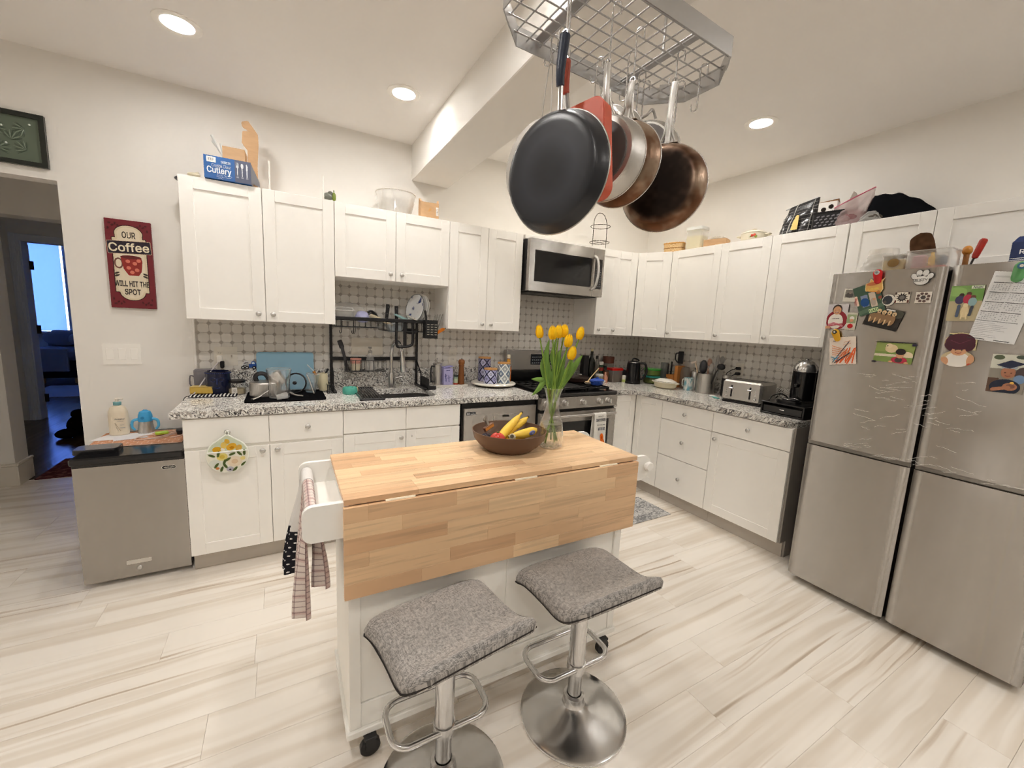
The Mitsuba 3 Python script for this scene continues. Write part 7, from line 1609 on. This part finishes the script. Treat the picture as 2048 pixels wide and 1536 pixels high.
for col_ in (0, 1):
    for r_ in range(4):
        x_, y_ = -.058+.062*col_, .096-.040*r_
        cal.append((rrect(x_, y_, x_+.054, y_+.003), c('#55585c')))
        for k in range(4): cal += [(rrect(x_+.002+.0075*m_, y_-.008-.007*k, x_+.006+.0075*m_, y_-.005-.007*k), c('#9da1a6')) for m_ in range(7) if (m_+k+r_) % 5]
cal += [(rrect(-.058, -.062, .062, -.059), c('#8f9398'))] + [(rrect(-.056, -.070-.007*k, -.02+rf.uniform(0, .07), -.068-.007*k), c('#b5b8bc')) for k in range(9)] + [(rrect(-.06, -.137, -.008, -.134), c('#3f4144')), (rrect(.018, -.137, .062, -.134), c('#3f4144'))]
photo('calendar_sheet', 'white printed calendar sheet under the green clip on the right door', 'paper', -2.706, 1.592, .135, .284, -8, '#e4e6e8', cal, off=.0014, base=rrect(-.0675, -.142, .0675, .142))
photo('photo_print', 'cut-out photo of a smiling baby in a maroon turban on the right door', 'photo', -2.600, 1.410, .10, .14, 0, '#c9b896', [(rrect(-.038, .0, .05, .072), c('#d3c79a')), (ell(-.034, .06, .008, .008), c('#3a3a38')), (ell(.0, -.045, .038, .034), c('#e6e2dc')), (ell(-.040, -.055, .014, .020), SKIN), (ell(.042, -.045, .013, .026), SKIN), (ell(.040, -.063, .008, .006), c('#b5442e')), (ell(0, .0, .026, .026), SKIN), (ell(0, .035, .046, .036, 0), c('#4c2030')), (ell(-.034, .012, .012, .022, 20), c('#47202e')), (ell(.034, .014, .012, .022, -20), c('#47202e')), (stroke([(-.03, .04), (.0, .026), (.03, .045)], .003), c('#6a3044')), (ell(-.009, -.002, .0026, .0018), c('#2a1c16')), (ell(.010, -.002, .0026, .0018), c('#2a1c16')), (stroke([(-.009, -.013), (0, -.0165), (.009, -.013)], .0025), c('#9a4a40'))],
      base=so.unary_union([rrect(-.038, .0, .05, .072), ell(0, .03, .05, .045), ell(0, -.04, .052, .036)]))
photo('photo_print', 'photo of a child in a graduation cap at the right edge of the fridge', 'photo', -2.752, 1.322, .100, .158, 0, '#8f8a80', [(rrect(-.05, .02, .05, .079), c('#cfd0c4')), (ell(-.03, .066, .015, .01), c('#55604a')), (ell(.03, .07, .015, .008), c('#4a554a')), (rrect(-.05, -.079, -.02, -.02), c('#5a4438')), (ell(.04, .0, .02, .03), c('#4a3f40')), (ell(.035, -.02, .016, .018), c('#6f8cb0')), (ell(.0, -.055, .042, .032), c('#1c2438')), (ell(.002, .005, .020, .024), SKIN2), (rrect(-.018, .022, .024, .040, .004), c('#9aa0ac')), (P((-.034, .034), (.004, .022), (.044, .044), (.004, .056)), c('#232a44')), (ell(-.006, .004, .0024, .0018), c('#2a1c16')), (ell(.010, .004, .0024, .0018), c('#2a1c16')), (stroke([(-.004, -.008), (.002, -.010), (.009, -.008)], .002), c('#7a3a34')), (ell(.014, -.052, .020, .016), SKIN2), (ell(.016, -.050, .012, .009), c('#7d5548')), (ell(.018, -.036, .006, .005), c('#e0b45a')), (stroke([(-.03, -.068), (.01, -.055)], .014), SKIN2)])

# ================================================================ left wall and mini fridge
t = thing('coffee_sign', 'dark red wooden wall sign about coffee with a polka-dot mug', 'sign')
with frame(-4.122, -.0005, 1.664, rx=90):
    W, Hh = .199, .492
    put('board', [(box(-W/2, W/2, -Hh/2, Hh/2, 0, .022, .002), '#6a1e26')], 'vc_satin', t)
    w, h = W/2, Hh/2
    panel = so.unary_union([rrect(-.072, -.155, .072, .145), rrect(-.058, -.180, .058, .19, .035), ell(0, -.155, .055, .045), ell(0, .17, .060, .045)])
    mugs = P((-.042, .042), (.048, .042), (.052, .02), (.046, -.035), (.032, -.060), (-.012, -.060), (-.032, -.025))
    its = [(panel.buffer(.004), c('#3a1216')), (panel, c('#cfc1a6')), (panel.buffer(-.010), c('#d9cdb6')),
           (txt('OUR', .033, .0, .147, bold=True, w=.058), c('#2b2320')),
           (sa.rotate(rrect(-.096, .060, .096, .132, .006), 3), c('#b59a86')), (sa.rotate(rrect(-.0935, .0625, .0935, .1295, .005), 3), c('#241a26')), (txt('Coffee', .044, 0, 0, bold=True, w=.176, rot=3).apply_translation((0, .074, 0)), c('#e2d6bd')),
           (ell(-.052, .005, .020, .030).difference(ell(-.052, .005, .013, .022)), c('#6f4a40')), (mugs, c('#8a2a26')), (ell(.003, .042, .045, .010), c('#5f2020'))]
    its += [(ell(x, y, .010, .010), c('#c9705f')) for x, y in ((-.012, .018), (.018, .008), (-.01, -.018), (.026, -.028), (.004, -.042), (.036, .025))]
    its += [(ell(sx*.062, -.050+dy, .012, .0045, sx*(-25)), c('#2b2320')) for sx in (-1, 1) for dy in (0, -.014)]
    its += [(txt('WILL HIT THE', .030, .0, -.122, bold=True, w=.150), c('#2b2320')), (txt('SPOT', .030, .0, -.168, bold=True, w=.070), c('#2b2320'))]
    its += [(ell(sx*(.078-.012*k), sy*(.222-.010*(k % 2)), .0065, .004, 40*k), c('#4a1018')) for sx in (-1, 1) for sy in (-1, 1) for k in range(4)] + [(ell(sx*.084, sy*.195, .004, .007), c('#4a1018')) for sx in (-1, 1) for sy in (-1, 1)]
    with frame(0, 0, .0215): put('painting', layers(c('#6e2029'), rrect(-w+.002, -h+.002, w-.002, h-.002), .0006, its, .00012), 'vc_satin', t)
t = thing('light_switch', 'wide white four-gang switch plate under the coffee sign', 'switch plate')
with frame(-4.198, -.0005, 1.148, rx=90):
    put('plate', [(ext(rrect(-.085, -.061, .085, .061, .004), .005), '#efede8')], 'vc_satin', t)
    for x in (-.054, 0, .054): put('rocker', [(box(x-.017, x+.017, -.034, .034, .004, .0075, .002), '#f3f1ec')], 'vc_satin', t)
t = thing('framed_picture', 'dark framed glass picture with leaf relief above the doorway', 'picture')
with frame(-4.545, -.0005, 2.249, rx=90):
    W, Hh = .254, .256
    fo, fi = rrect(-W/2, -Hh/2, W/2, Hh/2), rrect(-W/2+.022, -Hh/2+.022, W/2-.022, Hh/2-.022)
    put('frame', [(ext(fo.difference(fi), .02), '#1e2420')], 'vc_gloss', t)
    put('panel', [(ext(fi, .006), '#5d6a5c')], 'vc_gloss', t)
    lv = []
    for (x0, y0, a0) in ((.05, .05, 200), (-.06, .04, 330), (.05, -.05, 150), (-.05, -.06, 30), (.0, -.01, 80)):
        for k in range(9):
            a = math.radians(a0+(k-4)*16); L = .05*(1-.05*abs(k-4))
            lv.append((tube([(x0, y0, .007), (x0+.5*L*math.cos(a), y0+.5*L*math.sin(a), .0095), (x0+L*math.cos(a), y0+L*math.sin(a), .007)], .0028, 5, rs=[.0018, .0034, .0008]), '#7e8c7c' if k % 2 else '#4b584b'))
    put('leaf_relief', lv, 'vc_gloss', t, kind='stuff')
    put('drops', [(sphere(.005, x, y, .008, 6), '#dfe6e0') for x, y in ((.07, .075), (-.03, .05), (-.02, -.03), (-.05, -.05))], 'vc_gloss', t)
MT = .6905
def brickmat(p, n, uv):
    r = dr.floor(uv.y*9); a = dr.abs(uv.y*9-r-.5); b = uv.x*9+.5*(r-2*dr.floor(r/2)); bb_ = dr.abs(b-dr.floor(b)-.5)
    return mikit.mix([.56, .27, .16], [.74, .55, .44], dr.clip(mikit.smoothstep(.42, .46, a)+mikit.smoothstep(.44, .47, bb_), 0, 1))
scene['woven_orange'] = two({'type': 'diffuse', 'reflectance': mikit.proc(brickmat)})
m, uv = shell(lambda u, v: np.c_[-4.280+.40*u, -.385+.31*v-.02*u, MT+.0025+0*u], 4, 4, .003)
solo('placemat', 'orange brick-patterned placemat on the mini fridge', 'placemat', [(m, None, False, uv)], 'woven_orange')
t = thing('paper', 'white paper sheets under the lotion bottle on the mini fridge', 'paper')
put('sheet', [(mv(ext(P((-.13, -.06), (.05, -.075), (.10, -.04), (.13, .06), (-.08, .07)), .0008), -4.175, -.185, MT+.0045), '#e3e1e2')], 'vc_matte', t)
put('sheet', [(mv(ext(P((-.07, -.05), (.07, -.06), (.09, .03), (-.06, .05)), .0008), -4.145, -.215, MT+.0055, rz=18), '#dddce0')], 'vc_matte', t)
t = thing('lotion_bottle', 'cream lotion bottle with a teal collar on the mini fridge', 'bottle')
with frame(-4.205, -.135, MT+.0065):
    put('body', [(lathe([(0, 0), (.040, 0), (.044, .006), (.044, .11), (.042, .135), (.034, .158), (.020, .168), (.017, .172), (0, .172)], 40, 1.0, .68), '#e0d5c0')], 'vc_satin', t)
    put('collar', [(cyl(.0175, .172, .190, 28, .001), '#6d9fa6')], 'vc_satin', t)
    put('pump', [(cyl(.008, .190, .203, 16), '#ddd8cc'), (cyl(.0115, .203, .212, 20, .002), '#e2ddd2'), (box(-.004, .026, -.004, .004, .204, .211, .002), '#e2ddd2')], 'vc_satin', t)
    with frame(.008, -.0305, .055, rx=90):
        prn = [(txt('Aveeno', .0105, .004, .035, w=.042), c('#5b5a5e'))] + [(stroke([(-.008, .027), (.020, .027)], .0018), c('#8a8a8c')), (stroke([(.004, .010), (.024, .010)], .0014), c('#9a9896')), (stroke([(.004, .005), (.022, .005)], .0014), c('#9a9896')), (stroke([(.004, -.01), (.024, -.01)], .006), c('#b9b6ae')), (stroke([(-.016, .018), (-.012, -.008), (-.004, -.03)], .0014), c('#8c8a7a'))] + [(ell(-.016+.004*k, .014-.008*k, .003, .0018, 40*k), c('#9c8a70')) for k in range(6)]
        put('print', [(ext(g, .0006) if not isinstance(g, trimesh.Trimesh) else g, q) for g, q in prn], 'vc_satin', t)
t = thing('sippy_cup', 'steel toddler cup with a sky blue two-handled top on the mini fridge', 'cup')
with frame(-4.092, -.120, MT+.0055):
    put('body', lathe([(0, 0), (.037, 0), (.0385, .004), (.031, .072), (0, .072)], 36), 'steel', t)
    put('lid', [(lathe([(.033, .068), (.034, .078), (.032, .105), (.026, .124), (.014, .130), (0, .131)], 36), '#3f9fd6'), (mv(box(-.012, .012, -.010, .010, .118, .135, .005)), '#3a97cf')], 'vc_satin', t)
    for sgn in (-1, 1): put('handle', [(tube(curve([(sgn*.030, -.004, .082), (sgn*.055, -.008, .072), (sgn*.060, -.008, .040), (sgn*.048, -.006, .018)], 8), .007, 10, rs=np.linspace(.008, .006, 25)), '#55aedd')], 'vc_satin', t)
    put('logo', [(mv(cyl(.008, 0, .0015, 18), -.006, -.0335, .093, rx=90), '#2f88c0')], 'vc_satin', t)
t = thing('cable', 'coiled white charging cable with a lime green clip on the mini fridge', 'cable')
put('cord', [(tube(curve([(-3.90, -.16, MT+.02), (-4.00, -.20, MT+.012), (-4.08, -.24, MT+.012), (-4.105, -.29, MT+.008), (-4.07, -.305, MT+.007), (-3.98, -.26, MT+.012), (-3.92, -.20, MT+.02), (-3.90, -.27, MT+.01), (-3.95, -.30, MT+.007)], 8), .003, 7), '#cbb5a8')], 'vc_satin', t)
put('cord', [(tube(curve([(-4.06, -.30, MT+.007), (-3.99, -.29, MT+.008), (-3.93, -.23, MT+.016), (-3.88, -.18, MT+.02)], 8), .0022, 7), '#b9a79c')], 'vc_satin', t)
put('clip', [(mv(box(-.030, .030, -.014, .014, 0, .016, .004), -4.00, -.225, MT+.012, rz=16), '#a9c840')], 'vc_satin', t)
solo('charger_brick', 'black charger brick at the right rear of the mini fridge', 'charger', [(mv(box(-.03, .03, -.02, .02, 0, .028, .005), -3.905, -.215, MT+.006, rz=20), '#17171a')], 'vc_satin')
t = thing('tray', 'flat black tray box at the front left of the mini fridge', 'tray')
put('body', [(mv(ext(rrect(-.085, -.05, .085, .05, .02), .022), -4.205, -.455, MT), '#121216')], 'vc_gloss', t)
put('lid', [(mv(ext(rrect(-.083, -.048, .083, .048, .019), .003), -4.205, -.455, MT+.022), '#4a4a50')], 'vc_gloss', t)
# pot holder on the drawer knob
t = thing('pot_holder', 'round floral pot holder with white piping hanging on a drawer knob', 'pot holder')
with frame(-3.643, -.672, .675, rx=90):
    tear = so.unary_union([ell(0, 0, .091, .091), P((-.055, .07), (-.006, .108), (.006, .108), (.055, .07))])
    rp = random.Random(9)
    its = [(tear.intersection(rrect(-.1, .022, .1, .12)), c('#c3cbb4'))] + [(ell(x, y, r, r*.75, 30*i), c(q)) for i, (x, y, r, q) in enumerate(((-.045, .035, .020, '#c79a2c'), (.018, .045, .024, '#d2a43a'), (.05, .036, .018, '#caa550'), (-.015, .055, .018, '#d6bb66'), (0, .075, .014, '#c9a240'), (-.02, .033, .010, '#e6e0d0'), (.02, .04, .010, '#b27a1c')))]
    its += [(tear.intersection(rrect(-.1, -.1, .1, .018)), c('#dfddce'))] + [(ell(x, y, r, r*.85), c(q)) for x, y, r, q in ((-.024, -.006, .024, '#d6c878'), (-.024, -.006, .012, '#c0aa4a'), (.030, -.036, .034, '#dccdb6'), (.030, -.036, .015, '#cdb596'), (-.056, -.040, .026, '#cfd2c8'), (.066, -.022, .012, '#dccb86'), (.008, -.076, .016, '#a9a6b0'), (.008, -.078, .005, '#2a2a30'), (-.046, -.066, .008, '#c07a48'))]
    its += [(ell(x, y, .016, .006, a), c('#4f5d35')) for x, y, a in ((-.068, .004, -25), (-.040, .010, 80), (.0, -.022, 35), (.052, .006, -50), (.070, -.052, 40), (-.05, -.05, 55), (-.028, -.072, 70), (-.012, -.055, -60), (.030, -.078, 50), (.074, .010, 90), (.02, .006, 20), (-.015, -.035, 75))]
    put('pad', layers(c('#d6d8ca'), tear, .012, its, .0002), 'vc_matte', t)
    ex = np.array(tear.exterior.simplify(.001).coords)[:-1]
    put('piping', [(tube(np.c_[ex, np.full(len(ex), .010)], .004, 6, closed=True), '#e2e6dc'), (tube([(-.087, .020, .014), (.087, .020, .014)], .0042, 6), '#e6e8e2')], 'vc_matte', t)
    put('loop', [(tube(curve([(-.004, .106, .008), (-.008, .118, .004), (0, .128, -.002), (.008, .118, .004), (.004, .106, .008)], 6), .0025, 6), '#d5d8cd')], 'vc_matte', t)
# towel on the oven handle
t = thing('tea_towel', 'white printed tea towel with black lettering hanging on the oven door', 'towel')
def ovent(zin, zout, x0, x1, yr=-.735, zr=.742, r=.0145, lean=.03):
    Li, Lo, La = zr-zin, zr-zout, PI*r
    def fn(u, v):
        s = v*(Li+La+Lo); th = np.clip((s-Li)/La, 0, 1)*PI
        k = np.where(s < Li, Li-s, np.where(s > Li+La, s-Li-La, 0))
        y = yr + np.where(s < Li, r, np.where(s > Li+La, -r, r*np.cos(th))); z = zr + np.where((s < Li) | (s > Li+La), -k, r*np.sin(th))
        y = y - np.where(s > Li+La, 1, 0)*k*.03 - .003*np.sin(u*8)*np.clip(k*8, 0, 1)*np.where(s > Li+La, 1, 0)
        return np.c_[x0+(x1-x0)*u + np.where(s < Li, -.05*k, .0)*(1-u), y, z]
    return shell(fn, 16, 40, .003)
m, uv = ovent(.46, .36, -1.200, -1.078)
put('cloth', [(m, '#dedcd6', True)], 'vc_matte', t)
with axes((-1.139, -.7525, .60), (1, 0, 0), (0, .03, 1)):
    lb = [(txt('HELLO', .010, 0, .122, w=.05), '#4a4a50'), (txt('COMPLETE', .022, -.018, .085, bold=True, w=.060), '#55565e'), (txt('WEIRDO', .022, .034, .087, bold=True, w=.040), '#55565e'), (txt('holy crap potatoes', .012, .008, .052, w=.085), '#77777c'), (txt('ME TOO KID', .022, .014, .012, bold=True, w=.072), '#4f5164')]
    fox = so.unary_union([ell(.020, -.045, .017, .030, 8), ell(.030, -.085, .018, .035, 25), ell(.040, -.125, .014, .03, 15)])
    put('lettering', [(mv(q, 0, 0, .006), k) for q, k in lb], 'vc_matte', t)
    put('print', [(ext(fox, .0008, .0055), '#dd6a28'), (ext(ell(.02, -.05, .006, .012), .0006, .0064), '#b54418'), (ext(ell(.03, -.09, .007, .014), .0006, .0064), '#e89258')], 'vc_matte', t)
# rugs
solo('rug', 'grey woven kitchen mat on the floor in front of the range', 'rug', [box(-1.75, -.728, -1.195, -.845, .0005, .009, .003)], 'rug_weave')
def redrug(p, n, uv):
    a = mikit.noise(p.x*40, p.y*60, 1); b = mikit.noise(p.x*11, p.y*14, 5)
    return mikit.mix([.09, .022, .028], [.20, .09, .08], mikit.smoothstep(.4, .7, a*.6+b*.4))
scene['rug_red'] = two({'type': 'diffuse', 'reflectance': mikit.proc(redrug)})
solo('rug', 'dark red rug on the hall floor beyond the doorway', 'rug', [box(-5.16, -4.56, 1.40, 1.95, 0, .008, .002)], 'rug_red')
solo('rug', 'pale blue-white rug in the far living room', 'rug', [box(-6.9, -4.7, 5.55, 6.75, 0, .012, .003)], 'vc_matte', '#c3cbdd')
solo('shoe_pile', 'dark heap of shoes or bags at the right of the dark hall', 'pile', [(mv(sphere(1, n=12, sx=.10, sy=.14, sz=.11), -5.36, 2.95, .11), '#0f0d0d'), (mv(sphere(1, n=10, sx=.09, sy=.10, sz=.05), -5.42, 2.80, .05), '#151212'), (mv(sphere(1, n=10, sx=.06, sy=.08, sz=.05), -5.37, 2.97, .23), '#121010')], 'vc_matte')
t = thing('sofa', 'grey sofa with cushions and a pale throw in the far living room', 'sofa')
put('base', [(box(-7.25, -5.4, 7.05, 7.95, .10, .45, .04), '#20242f')], 'vc_matte', t)
put('backrest', [(box(-7.25, -5.4, 7.75, 8.05, .40, .92, .08), '#6c7078')], 'vc_matte', t)
put('armrest', [(box(-7.25, -6.60, 7.0, 7.95, .42, .63, .06), '#8b8f98')], 'vc_matte', t)
put('throw', [(box(-7.10, -6.73, 6.985, 7.06, .22, .635, .015), '#a9abae')], 'vc_matte', t)
for x, y, z, q in ((-6.98, 7.62, .66, '#9a9ca2'), (-6.55, 7.34, .66, '#b0b2b8')): solo('cushion', 'grey cushion on the far sofa, '+('behind' if q == '#9a9ca2' else 'in front'), 'cushion', [(mv(sphere(1, n=12, sx=.26, sy=.10, sz=.15), x, y, z+.13, rx=-20), q)], 'vc_matte')
for x in (-7.15, -6.7): put('leg', [(box(x, x+.06, 7.1, 7.16, 0, .10, .005), '#c8a878')], 'vc_satin', t)
solo('storage_box', 'small pale box beside the far sofa', 'box', [(box(-7.28, -7.05, 6.6, 6.8, 0, .33, .01), '#b9ae98')], 'vc_satin')
